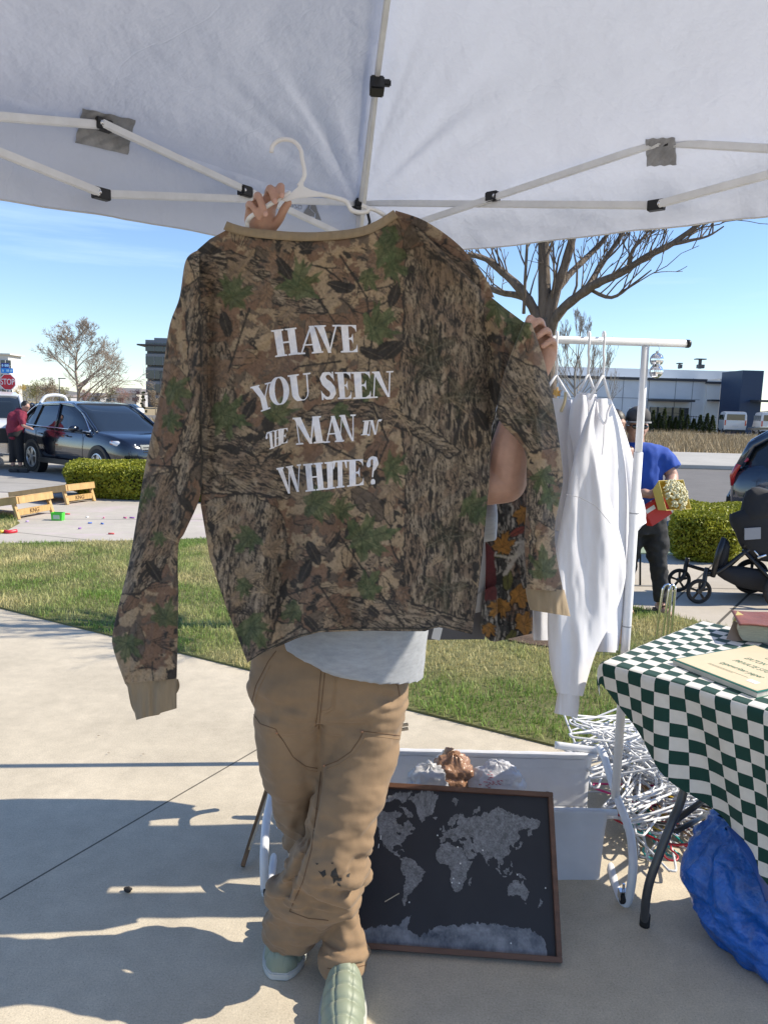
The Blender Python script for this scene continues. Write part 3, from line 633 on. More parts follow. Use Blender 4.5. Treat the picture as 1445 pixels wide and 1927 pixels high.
for px, D_, tp, lab in ((1385, 95, 699, 'thin lamp post beside the blue tower'), (302, 95, 700, 'slender lamp post in front of the dark office block'), (112, 110, 712, 'slender lamp post left of the tall bare tree')):
 g = W(px, tp, D_); r = thing('lamp_post', lab, 'lamp post', (g.x, D_, -.2)); mb = MB(); mb.tube([(g.x, D_, -.2), (g.x, D_, g.z)], [.09, .06], 8); mb.build('pole', m_trim, r); mb = MB(); mb.box((g.x + .4, D_, g.z), (1.0, .3, .12)); mb.build('lamp', m_trim, r)
# ================================================================ vehicles
m_tyre = M('tyre', (.02, .02, .021), .8)
m_rim = M('alloy_rim', (.55, .56, .58), .3, .9)
def wheel(root, x, y, r, wd, side, rim=m_rim, sp=5):
 """axle along local Y"""
 t = MB(); t.lathe((x, y, r), [(r * .62, wd * .3 * -1), (r * .66, -wd / 2), (r * .93, -wd / 2), (r, -wd * .36), (r, wd * .36), (r * .93, wd / 2), (r * .66, wd / 2), (r * .62, wd * .3)], 28, 'Y'); wh = t.build('wheel', m_tyre, root, True, auto=.6)
 q = MB(); q.lathe((x, y + side * wd * .32, r), [(r * .63, 0), (r * .68, side * .045), (r * .62, side * .05), (r * .57, side * .004)], 24, 'Y')
 for k in range(sp):
  for e in (-.13, .13):
   a = 2 * PI * k / sp + e; q.bar((x + math.cos(a) * r * .1, y + side * wd * .42, r + math.sin(a) * r * .1), (x + math.cos(a + e * .3) * r * .6, y + side * wd * .42, r + math.sin(a + e * .3) * r * .6), .05, .035, up=(0, 1, 0))
 q.lathe((x, y + side * wd * .43, r), [(r * .14, -.03), (r * .14, .03)], 14, 'Y')
 q.build('rim', rim, wh, False if False else True, auto=.6)
 return wh
def ring(x, w, zb, zt, tuck=.0, n=5):
 """body cross section, y half width w from zb to zt"""
 h = zt - zb; pr = [(.72, 0), (.93, .06), (1.0, .28), (1.0, .55), (.965, .82), (.90, .97), (.80, 1.0)]
 pts = [(x, w * a, zb + h * b) for a, b in pr] + [(x, -w * a, zb + h * b) for a, b in reversed(pr)]
 return pts
def ringg(x, w, wt, zb, zt):
 h = zt - zb; pr = [(w, 0), (lerp(w, wt, .55), .5), (wt * 1.01, .90), (wt * .93, .98), (wt * .7, 1.0)]
 return [(x, a, zb + h * b) for a, b in pr] + [(x, -a, zb + h * b) for a, b in reversed(pr)]
def suv(label, loc, rz, paint, chrome=True, L=4.75, Wd=.95, lights=True, front=True, scale=1.0, name='parked_suv', rimm=m_rim, trimm=None):
 root = thing(name, label, 'SUV', loc, rz); root.scale = (1, 1, 1)
 body = [(-2.36, .80, .45, .95), (-2.32, .90, .34, 1.0), (-2.15, .95, .28, 1.08), (-1.6, .955, .26, 1.13), (-.6, .955, .25, 1.10), (.4, .955, .25, 1.06), (.95, .955, .25, 1.06), (1.3, .95, .25, 1.06), (1.8, .93, .26, 1.0), (2.15, .88, .28, .93), (2.30, .78, .32, .84), (2.38, .60, .38, .70)]
 mb = MB(); rs = [ring(x, w, zb, zt) for x, w, zb, zt in body]; mb.loft(rs)
 me = mb.mesh('body'); bm = bmesh.new(); bm.from_mesh(me); bmesh.ops.recalc_face_normals(bm, faces=bm.faces); bmesh.ops.subdivide_edges(bm, edges=bm.edges, cuts=1, use_grid_fill=True, smooth=.0); bm.to_mesh(me); bm.free()
 link('body', me, paint, root, True)
 gh = [(-2.28, .86, .70, .98, 1.08), (-2.12, .87, .70, 1.02, 1.42), (-1.85, .88, .69, 1.04, 1.585), (-1.2, .885, .70, 1.04, 1.655), (-.4, .885, .70, 1.03, 1.68), (.15, .885, .69, 1.02, 1.64), (.62, .885, .70, 1.0, 1.42), (1.10, .88, .76, 1.0, 1.14), (1.35, .86, .78, .98, 1.03)]
 g = MB(); g.loft([ringg(*q) for q in gh]); g.build('window', m_glass, root, True, auto=.9)
 rf = MB(); rr = []
 for x, w_, wt, zb, zt in gh[2:6]: rr.append([(x, wt * a, zt + b) for a, b in ((1.035, -.075), (1.03, -.03), (.93, .004), (.6, .016), (0, .022), (-.6, .016), (-.93, .004), (-1.03, -.03), (-1.035, -.075), (-.9, -.07), (0, -.05), (.9, -.07))])
 rf.loft(rr); rf.build('roof', paint, root, True, auto=.7)
 if front is not None:
  sp = MB(); sp.bar((-1.8, 0, 1.60), (-2.22, 0, 1.575), 1.28, .035); sp.build('spoiler', paint, root, True, bevel=.01)
 for s in (-1, 1):
  pl = MB()
  pl.tube([(.12, s * .715, 1.63), (.62, s * .73, 1.41), (1.12, s * .80, 1.12), (1.3, s * .84, 1.03)], [.035, .035, .035, .03], 8); pl.build('pillar', paint, root, True, smooth=True); pl = MB()
  pl.tube([(-.45, s * .712, 1.64), (-.42, s * .82, 1.3), (-.40, s * .895, 1.03)], .032, 8); pl.build('pillar', paint, root, True, smooth=True); pl = MB()
  pl.bar((-1.35, s * .715, 1.62), (-1.55, s * .895, 1.06), .16, .03, up=(0, 1, 0)); pl.build('pillar', paint, root, True); pl = MB(); pl.tube([(-1.8, s * .715, 1.58), (-2.14, s * .78, 1.35), (-2.26, s * .87, 1.05)], .06, 8); pl.build('pillar', paint, root, True, smooth=True)
 for s in (-1, 1):
  if chrome:
   tr = MB(); tr.tube(smooth_pts([(1.12, s * .90, 1.045), (.2, s * .915, 1.07), (-1.3, s * .92, 1.10), (-1.95, s * .905, 1.16), (-1.98, s * .84, 1.28), (-1.6, s * .745, 1.55), (-1.1, s * .728, 1.615), (-.3, s * .725, 1.64), (.15, s * .728, 1.605), (.62, s * .76, 1.39), (1.12, s * .90, 1.045)], 4), .014, 6); tr.build('window_trim', m_chrome, root, True, smooth=True)
  mi = MB(); mi.ell((.72, s * 1.06, 1.10), (.07, .12, .075)); mi.bar((.78, s * .9, 1.06), (.74, s * 1.0, 1.08), .05, .04); mi.build('mirror', paint, root, True, smooth=True)
  for dx in (.18, -.98):
   h = MB(); h.tube([(dx - .1, s * .955, .93), (dx - .07, s * .985, .935), (dx + .07, s * .985, .935), (dx + .1, s * .955, .93)], .014, 6); h.build('door_handle', paint, root, True, smooth=True)
  dl = MB()
  for dx in (.85, -.35, -1.25): dl.tube([(dx, s * .9575, .38), (dx + .02, s * .9575, .75), (dx - .02, s * .92, 1.03)], .004, 4)
  dl.tube([(.85, s * .957, .38), (-1.2, s * .957, .38)], .004, 4); dl.build('door_seam', m_black, root, True)
  cl = MB(); cl.bar((-1.35, s * .955, .32), (1.15, s * .955, .32), .05, .12); cl.build('side_skirt', m_black, root, True, bevel=.01)
  for x in (-1.42, 1.48):
   a = MB(); a.lathe((x, s * .87, .36), [(.415, -.10), (.435, .0), (.43, .095), (.40, .098)], 28, 'Y'); a.build('wheel_arch', m_black, root, True, auto=.6)
   wheel(root, x, s * .86, .36, .24, s, rimm)
 if front:
  fr = MB(); fr.prism([(-.42, .62), (.42, .62), (.50, .82), (-.50, .82)], 2.335, 2.375, lambda a, b, c: (c - .02 * (b - .6), a, b)); fr.build('grille', m_chrome, root, True, bevel=.01)
  bl = MB()
  for z in (.66, .71, .76): bl.bar((2.375, -.42, z), (2.375, .42, z), .02, .02)
  bl.build('grille_bar', m_black, root, True)
  for s in (-1, 1):
   hl_ = MB(); hl_.tube([(2.28, s * .55, .79), (2.21, s * .70, .80), (2.05, s * .83, .83), (1.9, s * .90, .86)], [.055, .07, .065, .03], 10); hl_.build('headlight', M('headlight_lens', (.75, .77, .8), .08, spec=.9, coat=1), root, True, smooth=True)
   tn = MB(); tn.ell((1.93, s * .893, .85), (.07, .02, .04)); tn.build('indicator', M('amber_lens', (.55, .13, .02), .25), root, True, smooth=True)
   fg = MB(); fg.tube([(2.30, s * .52, .36), (2.24, s * .78, .38), (2.16, s * .83, .50), (2.26, s * .60, .42)], .02, 6, closed=True, cap=False); fg.build('fog_light_trim', m_chrome, root, True, smooth=True)
  bp = MB(); bp.bar((2.34, -.5, .44), (2.34, .5, .44), .06, .12); bp.build('bumper', m_black, root, True, bevel=.02)
 return root
navy = M('dark_navy_paint', (.003, .004, .010), .16, spec=.7, coat=1)
pA = G(70, 887, -.13); pB = G(205, 893, -.13)
dv = Vector((2.9 * math.cos(-.62), 2.9 * math.sin(-.62), 0))
rz = -.68
cen = pA + Matrix.Rotation(rz, 3, 'Z') @ Vector((1.42, .86, 0)); cen.z = -.13
suv('dark navy SUV with chrome window trim parked before the white truck', cen, rz, navy)
blk = M('blue_black_paint', (.010, .022, .045), .14, spec=.7, coat=1)
pr = W(1452, 900, 11.0)
rz2 = math.radians(-27); c2 = W(1384, 900, 10.8); c2 = Vector((c2.x, 10.8, -.13)) + Matrix.Rotation(rz2, 3, 'Z') @ Vector((2.30, .86, 0))
s2 = suv('dark blue SUV seen from behind with red tail lamps at the right edge', c2, rz2, blk, chrome=False, front=False)
for s in (-1, 1):
 tl = MB(); tl.tube([(-2.17, s * .84, 1.16), (-2.29, s * .86, 1.05), (-2.35, s * .85, .90), (-2.34, s * .83, .76)], [.05, .065, .07, .05], 10, flat=.6); tl.build('tail_lamp', M('red_lens', (.45, .012, .012), .15, coat=1), s2, True, smooth=True)
 rl = MB(); rl.bar((-2.335, s * .6, .52), (-2.335, s * .82, .52), .02, .045); rl.build('reflector', M('red_lens'), s2, True)
bb = MB(); bb.bar((-2.36, -.75, .48), (-2.36, .75, .48), .10, .26); bb.build('bumper', m_black, s2, True, bevel=.03)
wp_ = MB(); wp_.bar((-2.22, .0, 1.12), (-2.16, .45, 1.16), .015, .015); wp_.build('wiper', m_black, s2, True)
ex = MB(); ex.tube([(-2.36, .55, .34), (-2.45, .55, .34)], .035, 12); ex.build('exhaust', m_chrome, s2, True, smooth=True)
def van(label, px, D):
 g = W(px, 813, D); root = thing('white_van', label, 'van', (g.x, D, -.12), math.radians(72), 'white passenger vans on the far road'); wp = M('white_paint', (.68, .69, .70), .3, coat=.5)
 mb = MB(); st = [(-2.9, .93, .5, 2.1), (-2.85, .98, .42, 2.28), (-1, 1.0, .4, 2.32), (1.2, 1.0, .4, 2.28), (1.7, .98, .4, 2.1), (2.3, .95, .4, 1.35), (2.9, .9, .42, 1.15), (3.0, .8, .5, .9)]; mb.loft([ring(*q) for q in st]); mb.build('body', wp, root, True, auto=.7)
 for (x, y, dx, dy, nm) in ((-2.92, 0, .03, 1.55, 'rear_window'),): f = MB(); f.box((x, y, 1.78), (dx, dy, .55)); f.build(nm, m_glass, root, True, bevel=.01)
 for s in (-1, 1):
  for x in (-2.1, -1.0, .1, 1.1): f = MB(); f.box((x, s * .985, 1.75), (.9, .03, .5)); f.build('side_window', m_glass, root, True, bevel=.01)
  f = MB(); f.box((-2.9, s * .88, 1.25), (.06, .12, .5)); f.build('tail_lamp', M('red_lens'), root, True)
  for x in (-1.9, 1.9): wheel(root, x, s * .88, .34, .24, s, m_rim, 5)
 f = MB(); f.box((-2.95, 0, .5), (.12, 1.8, .22)); f.build('bumper', m_black, root, True, bevel=.03)
 f = MB(); f.box((-2.93, 0, .95), (.02, .5, .14)); f.build('number_plate', M('plate_white', (.6, .6, .6), .5), root, True)
 return root
van('white passenger van with dark rear window parked left of the other van', 1374, 74)
van('white passenger van cut by the right edge of the photo', 1441, 72)
pk = thing('white_pickup', 'white pickup truck with its door open at the left edge', 'pickup truck', (G(0, 872, -.13).x - .50, 20.2, -.13), math.radians(-62))
wp = M('white_paint')
mb = MB(); mb.loft([ring(*q) for q in [(-1.6, .95, .55, 1.15), (-.5, .97, .5, 1.2), (.6, .97, .5, 1.2), (1.2, .97, .5, 1.2), (2.1, .96, .5, 1.18), (2.45, .93, .5, 1.1), (2.5, .85, .55, 1.0)]]); mb.build('body', wp, pk, True, auto=.7)
mb = MB(); mb.loft([ringg(*q) for q in [(-1.3, .9, .74, 1.15, 1.25), (-1.1, .9, .74, 1.15, 1.8), (-.4, .9, .75, 1.15, 1.86), (.3, .9, .74, 1.15, 1.78), (1.0, .9, .8, 1.15, 1.2)]]); mb.build('window', m_glass, pk, True, auto=.9)
mb = MB(); rr = [[(x, .77 * a, z + b) for a, b in ((1, -.06), (.9, .01), (0, .03), (-.9, .01), (-1, -.06), (0, -.04))] for x, z in ((-1.15, 1.8), (-.4, 1.87), (.3, 1.79))]; mb.loft(rr)
for s in (-1, 1): mb.tube([(.25, s * .76, 1.77), (1.0, s * .86, 1.2)], .05, 8); mb.tube([(-.45, s * .76, 1.83), (-.4, s * .9, 1.2)], .05, 8); mb.tube([(-1.12, s * .76, 1.8), (-1.3, s * .9, 1.2)], .07, 8)
mb.build('roof', wp, pk, True, auto=.8)
mb = MB(); mb.box((-2.6, 0, .85), (2.0, 1.9, .65)); mb.build('truck_bed', wp, pk, True, bevel=.04)
mb = MB(); mb.box((2.5, 0, .82), (.1, 1.1, .35)); mb.build('grille', m_black, pk, True, bevel=.01)
mb = MB(); mb.box((2.62, 0, .52), (.16, 1.8, .24)); mb.build('bumper', m_chrome, pk, True, bevel=.04)
for s in (-1, 1):
 mb = MB(); mb.box((2.5, s * .72, .92), (.12, .34, .24)); hd = mb.build('headlight', M('headlight_lens'), pk, True, bevel=.03)
 mb = MB(); mb.box((2.5, s * .74, .73), (.12, .32, .09)); mb.build('indicator', M('amber_lens'), pk, True, bevel=.01)
 for x in (-2.6, 1.7):
  a = MB(); a.lathe((x, s * .88, .42), [(.46, -.10), (.48, 0), (.47, .092)], 24, 'Y'); a.build('wheel_arch', m_black, pk, True, auto=.6); wheel(pk, x, s * .87, .42, .26, s)
dr = MB(); hg = Vector((.75, .97, 0)); dd = Vector((math.cos(1.25), math.sin(1.25), 0)); up = Vector((0, 0, 1))
def dp(a, z): return hg + Vector((-dd.x, dd.y, 0)) * a + up * z
dr.prism([(0, .5), (1.0, .5), (1.05, 1.2), (0, 1.15)], -.03, .03, lambda a, b, c: tuple(dp(a, b) + Vector((c, 0, 0)))); door = dr.build('door', wp, pk, True, bevel=.01)
fm = MB(); fm.tube(smooth_pts([dp(0.05, 1.15), dp(.35, 1.7), dp(.55, 1.82), dp(.85, 1.82), dp(1.0, 1.7), dp(1.05, 1.2)], 4), .045, 8); fm.build('window_frame', wp, door, False if False else True, smooth=True)
def small_car(label, px, py, D, rz, pm, name='distant_car'):
 g = W(px, py, D); root = thing(name, label, 'car', (g.x, D, -.15), rz, 'small cars on the far road')
 mb = MB(); mb.loft([ring(*q) for q in [(-2.2, .75, .35, .8), (-2.0, .88, .3, .95), (0, .9, .28, .95), (1.4, .88, .28, .9), (2.1, .75, .3, .7)]]); mb.build('body', pm, root, True, auto=.7)
 mb = MB(); mb.loft([ringg(*q) for q in [(-1.8, .78, .62, .9, .98), (-1.2, .8, .62, .9, 1.38), (.2, .8, .62, .9, 1.42), (1.1, .8, .7, .88, .95)]]); mb.build('window', m_glass, root, True, auto=.9)
 for s in (-1, 1):
  for x in (-1.3, 1.35): wheel(root, x, s * .8, .31, .2, s)
small_car('small silver car on the far road behind the bare tree', 112, 764, 92, 0.1, M('silver_paint', (.5, .5, .52), .3, .5))
small_car('small dark car on the far road right of the bare tree', 190, 765, 90, 0.05, M('dark_paint', (.04, .04, .05), .3))
small_car('small white car on the far road before the dark office block', 235, 767, 92, 3.1, M('white_paint'))
# ================================================================ stop sign
Ds = 22.0; g = W(15.5, 719, Ds)
st = thing('stop_sign', 'red stop sign on a post with blue street name signs above it', 'road sign', (g.x, Ds, -.15))
def wz(py): return W(14, py, Ds).z
mb = MB(); mb.box((g.x, Ds + .05, (wz(688) - .15) / 2), (.06, .05, wz(688) + .15)); mb.build('pole', M('galvanised', (.4, .4, .42), .5, .6), st)
c = Vector((g.x, Ds, wz(719))); rr = 14.8 / F * Ds
def octo(r): return [(r * math.cos(PI / 8 + k * PI / 4) / math.cos(PI / 8), r * math.sin(PI / 8 + k * PI / 4) / math.cos(PI / 8)) for k in range(8)]
to = lambda a, b, z: (c.x + a, c.y - z, c.z + b)
mb = MB(); mb.prism(octo(rr), 0, .01, to); mb.build('border', M('sign_white'), st)
mb = MB(); mb.prism(octo(rr * .92), .011, .014, to); mb.build('sign_face', M('sign_red', (.55, .015, .03), .4), st)
text_obj('STOP', rr * 1.05, frame4(c + Vector((0, -.018, 0)), (1, 0, 0), (0, 0, 1)), M('sign_white'), st, 'lettering', .002, sx=.70)
for py, wd, hh, col, dx in ((697.5, 22, 9, (.01, .22, .62), 0), (688, 14, 9, (.012, .03, .22), -3)):
 mb = MB(); mb.box((g.x + dx / F * Ds, Ds - .02, wz(py)), (wd / F * Ds, .02, hh / F * Ds)); nm = mb.build('street_name_plate', M('plate_blue%d' % dx, col, .4), st)
 mb = MB()
 for u in (-.32, .02, .14, .36): mb.ell((g.x + (dx + u * wd) / F * Ds, Ds - .033, wz(py)), (.02 + .02 * abs(u), .004, hh / F * Ds * .28))
 mb.build('mark', M('sign_mark', (.35, .6, .8), .5), nm)
# ================================================================ canopy
C0 = Vector((-.135, 3.2, 0)); LD = Vector((math.cos(math.radians(231.5)), math.sin(math.radians(231.5)), 0)); RD = Vector((math.cos(math.radians(-38.5)), math.sin(math.radians(-38.5)), 0)); SD = 3.0; EZ = 2.44
CLn, CRt, CNr = C0 + LD * SD, C0 + RD * SD, C0 + (LD + RD) * SD
PK = C0 + (LD + RD) * SD / 2; PZ = 3.25
def m_fabric():
 m = bpy.data.materials.new('canopy_fabric'); m.use_nodes = True; n = m.node_tree; l = n.links.new; p = n.nodes['Principled BSDF']
 p.inputs['Base Color'].default_value = (.66, .68, .745, 1); p.inputs['Roughness'].default_value = .55; p.inputs['Sheen Weight'].default_value = .1
 tr = n.nodes.new('ShaderNodeBsdfTranslucent'); tr.inputs['Color'].default_value = (.62, .66, .76, 1)
 ms = n.nodes.new('ShaderNodeMixShader'); ms.inputs[0].default_value = .24
 t = n.nodes.new('ShaderNodeTexCoord')
 def bump(scale, dist, stg, st=(1, 1, 1), prev=None, det=6, rid=False):
  mp = n.nodes.new('ShaderNodeMapping'); mp.inputs['Scale'].default_value = st; l(t.outputs['Object'], mp.inputs[0])
  z = n.nodes.new('ShaderNodeTexNoise'); z.inputs['Scale'].default_value = scale; z.inputs['Detail'].default_value = det; z.inputs['Distortion'].default_value = .6 if rid else 0; l(mp.outputs[0], z.inputs['Vector'])
  src = z.outputs[0]
  if rid:   # creases: narrow ridges where the noise crosses its middle value
   a = n.nodes.new('ShaderNodeMath'); a.operation = 'SUBTRACT'; a.inputs[1].default_value = .5; l(src, a.inputs[0]); b = n.nodes.new('ShaderNodeMath'); b.operation = 'ABSOLUTE'; l(a.outputs[0], b.inputs[0])
   c = n.nodes.new('ShaderNodeMapRange'); c.inputs['From Max'].default_value = .018; c.inputs['To Min'].default_value = 1; c.inputs['To Max'].default_value = 0; l(b.outputs[0], c.inputs[0]); src = c.outputs[0]
  b = n.nodes.new('ShaderNodeBump'); b.inputs['Strength'].default_value = stg; b.inputs['Distance'].default_value = dist; l(src, b.inputs['Height'])
  if prev: l(prev, b.inputs['Normal'])
  return b.outputs[0]
 nn = bump(1.8, .12, .6, (1, 1, 1)); nn = bump(5, .016, .45, (1.6, .6, 1), nn); nn = bump(2.6, .02, .35, (.5, 2.2, 1), nn); nn = bump(2.3, .003, .2, (1, 1.7, 1), nn, 3, True); nn = bump(900, .0004, .3, (1, 1, 1), nn, 1)
 l(nn, p.inputs['Normal']); l(nn, tr.inputs['Normal'])
 l(p.outputs[0], ms.inputs[1]); l(tr.outputs[0], ms.inputs[2]); l(ms.outputs[0], n.nodes['Material Output'].inputs[0]); return m
mfab = m_fabric()
can = thing('canopy_tent', 'white pop up canopy tent overhead with folding scissor frame', 'canopy', C0)
def roofpanel(A, B, dens, seed):
 n = dens; P = np.zeros((n + 1, n + 1, 3))
 A3 = Vector((A.x, A.y, EZ)); B3 = Vector((B.x, B.y, EZ)); K = Vector((PK.x, PK.y, PZ))
 v = np.linspace(0, 1, n + 1)[:, None]; u = np.linspace(0, 1, n + 1)[None, :]
 a = np.array(A3); b = np.array(B3); k = np.array(K)
 base = a + (b - a) * u[..., None]; P = base + (k - base) * v[..., None] * .9995
 w0 = (1 - v)                      # 1 at the eave
 for cpt, uu in ((a, u), (b, 1 - u)):
  d = P - cpt; r = np.hypot(d[..., 0], d[..., 1]); th = np.arctan2(d[..., 1], d[..., 0])
  fold = np.sin(th * 26 + 3 * vn(th * 6, r * 1.2, seed)) * .5 + vn(th * 30, r * .8, seed + 1) - .5
  P[..., 2] += np.clip(v * 8, 0, 1) * fold * .024 * np.exp(-((r - .35) / .42) ** 2) * np.clip(np.sin(PI * uu), 0, 1) ** .3 * np.clip(w0 * 3, 0, 1)
 sag = -.07 * np.sin(PI * v) * (np.sin(PI * u) ** .8)
 low = (fbm(P[..., 0] * 1.6, P[..., 1] * 1.6, seed, 3) - .5) * .06 * np.sin(PI * u) ** .5 * np.sin(PI * v) ** .5
 P[..., 2] += sag + low - .055 * np.exp(-v / .045)
 return P
dens = 150
for nm, A, B, dn, sd in (('roof_panel', C0, CLn, dens, 1), ('roof_panel', CRt, C0, dens, 3), ('roof_panel', CLn, CNr, 40, 5), ('roof_panel', CNr, CRt, 40, 6)):
 link(nm, gridmesh(nm, roofpanel(A, B, dn, sd)), mfab, can)
def onplane(px, py, dr):
 """pixel ray against the vertical plane through the eave"""
 a, b, c = ray(px, py); o = C0; M2 = np.array([[dr.x, -a], [dr.y, -b]]); s, t = np.linalg.solve(M2, [-o.x, -o.y]); return s, H + c * t
vb = {}
for key, dr, pts in (('L', LD, [(0, 370), (150, 392), (300, 418), (430, 441)]), ('R', RD, [(850, 468), (1000, 452), (1200, 428), (1445, 400)])):
 q = sorted(onplane(x, y, dr) for x, y in pts); vb[key] = q
def valz(key, s):
 q = vb[key]; xs = [0] + [a for a, b in q] + [SD]; zs = [2.225] + [b for a, b in q] + [2.225]
 return np.interp(s, xs, zs)
def val_pt(A, dr, s, v, key, out):
 zb = valz(key, s) if key else 2.2 - .04 * np.sin(PI * s / SD)
 q_ = .07 * (1 - np.exp(-v * 5)) - .03 * v
 w_ = (fbm(s * 7, v * 1.5, 2, 3) - .5) * .035 * np.sin(PI * np.clip(s / SD, 0, 1)) ** .3 * (v ** .7) + .008 * np.sin(s * 21) * v
 P = np.zeros(s.shape + (3,)); w_ = w_ * np.clip(np.minimum(s, SD - s) / .2, 0, 1); q_ = q_ * np.clip(np.minimum(s, SD - s) / .2, 0, 1); P[..., 0] = A.x + dr.x * s + out.x * (w_ + q_); P[..., 1] = A.y + dr.y * s + out.y * (w_ + q_); P[..., 2] = EZ - .055 + (zb - EZ + .055) * v
 return P
vs_, ss_ = np.meshgrid(np.linspace(0, 1, 26), np.linspace(0, SD, 240), indexing='ij')
outL = Vector((-LD.y, LD.x, 0)) * -1; outL = outL if outL.dot(C0 - PK) > 0 else -outL
outR = Vector((-RD.y, RD.x, 0)); outR = outR if outR.dot(C0 - PK) > 0 else -outR
for A, dr, key, ot in ((C0, LD, 'L', outL), (C0, RD, 'R', outR), (CLn, RD, None, -outR), (CRt, LD, None, -outL)):
 vl = link('valance', gridmesh('valance', val_pt(A, dr, ss_, vs_, key, ot)), mfab, can)
 P = val_pt(A, dr, ss_[:1], vs_[-1:, :], key, ot)
 mb = MB(); mb.tube([Vector(p) for p in P.reshape(-1, 3)[::4]], .004, 6, flat=.6); mb.build('hem', M('hem_tape', (.62, .62, .62), .7), vl, smooth=True)
inset = (PK - C0).normalized() * .05
def TP(px, py, dr): s, z = onplane(px, py, dr); return C0 + dr * s + inset * .55 + Vector((0, 0, z))
def bar(a, b, name='truss_bar', w_=.012, h=.024, up=(0, 0, 1)):
 mb = MB(); mb.bar(a, b, w_, h, up); return mb.build(name, m_steel, can, bevel=.003)
cornT = Vector((C0.x + .0, C0.y - .03, 2.42))
slid = Vector((C0.x, C0.y - .03, W(668, 458, 3.17).z))
for dr, jt, jb, clip, tail1, tail2 in ((LD, (200, 242), (196, 370), (463, 366), (-60, 222), (-60, 268)), (RD, (1236, 274), (1226, 391), (922, 376), (1500, 290), (1500, 318))):
 A, B, Cc = TP(*jt, dr), TP(*jb, dr), TP(*clip, dr); ofs = inset.normalized() * .016
 far1 = TP(*tail1, dr); far2 = TP(*tail2, dr)
 bar(slid + ofs, A + ofs); bar(cornT, B); bar(A, A + (far1 - A).normalized() * 1.15); bar(B + ofs, B + ofs + (far2 - B).normalized() * 1.15)
 for k, J in enumerate((A, B, Cc)):
  mb = MB(); d = dr
  if k < 2:
   mb.bar(J - d * .024, J + d * .026, .026, .031); mb.lathe(J - inset.normalized() * .0 + inset.normalized() * .018, [(.006, -.002), (.006, .002)], 10, 'Y')
  else: mb.bar(J - d * .024 + ofs * .5, J + d * .024 + ofs * .5, .034, .035)
  o = mb.build('joint_bracket', m_black, can, bevel=.004)
  rv = MB(); rv.lathe(J + inset.normalized() * (.027 if k == 2 else .020), [(.0065, -.004), (.0065, .004), (.003, .006)], 12, 'Y'); rv.build('rivet', m_chrome, o, smooth=True)
 far_c = C0 + dr * SD + (inset * .55)
 for q in (2.42,):
  mb = MB(); mb.box((far_c.x, far_c.y, 1.22), (.032, .032, 2.44)); mb.build('leg', m_white, can, bevel=.003)
mb = MB(); mb.box((CNr.x, CNr.y, 1.22), (.032, .032, 2.44)); mb.build('leg', m_white, can, bevel=.003)
lg = Vector((C0.x, C0.y, 0))
mb = MB(); mb.box((lg.x, lg.y, .70), (.034, .034, 1.38)); leg = mb.build('leg', m_white, can, bevel=.004)
mb = MB(); mb.box((lg.x, lg.y, 1.90), (.026, .026, 1.04)); mb.build('inner_leg', m_white, leg, bevel=.003)
mb = MB(); mb.box((lg.x, lg.y, .008), (.09, .09, .012)); mb.build('foot_plate', m_steel, leg, bevel=.003)
mb = MB(); mb.box((lg.x, lg.y, 1.41), (.05, .05, .05)); mb.build('height_clamp', m_black, leg, bevel=.006)
for z, nm in ((2.405, 'corner_fitting'), (slid.z - .01, 'leg_slider')):
 mb = MB(); mb.box((lg.x, lg.y, z), (.058, .058, .055)); mb.bar((lg.x, lg.y - .03, z + .012), Vector((lg.x, lg.y, z + .012)) + LD * .07, .03, .04); mb.bar((lg.x, lg.y - .03, z + .012), Vector((lg.x, lg.y, z + .012)) + RD * .07, .03, .04); mb.bar((lg.x, lg.y, z), (lg.x, lg.y - .075, z + .01), .03, .036); mb.build(nm, m_black, can, bevel=.005)
mb = MB(); mb.tube([(lg.x + .03, lg.y - .05, 2.40), (lg.x + .045, lg.y - .06, 2.34), (lg.x + .03, lg.y - .055, 2.29)], .006, 6); mb.build('webbing_strap', m_black, can, smooth=True)
def onridge(px, py, dz=0):
 n_ = (PK - C0).cross(Vector((0, 0, 1))).normalized(); a, b, c = ray(px, py); d = Vector((a, b, c)); t = (C0 - Vector((0, 0, 0))).dot(n_) / d.dot(n_) if abs(d.dot(n_)) > 1e-3 else 2
 return t
rt = Vector((lg.x, lg.y, 2.41)); rk = Vector((PK.x, PK.y, PZ - .03)); dirr = (rk - rt)
bar(rt + Vector((0, 0, -.012)) + dirr * .02, rk + Vector((0, 0, -.02)), 'ridge_rib', .018, .024)
mid = rt + dirr * .31 + Vector((0, 0, -.045)); bar(slid + Vector((.006, -.02, .0)), mid, 'ridge_strut', .014, .020)
mb = MB(); mb.bar(mid - dirr.normalized() * .022, mid + dirr.normalized() * .022, .045, .05); mb.box(mid + Vector((.03, 0, .01)), (.03, .02, .02)); mb.build('ridge_clip', m_black, can, bevel=.004)
mb = MB(); mb.box((PK.x, PK.y, PZ - .06), (.10, .10, .06)); mb.build('peak_hub', m_black, can, bevel=.01)
for E3 in (CLn, CRt, CNr): bar(Vector((E3.x, E3.y, EZ - .03)), rk + Vector((0, 0, -.03)), 'ridge_rib', .018, .022)
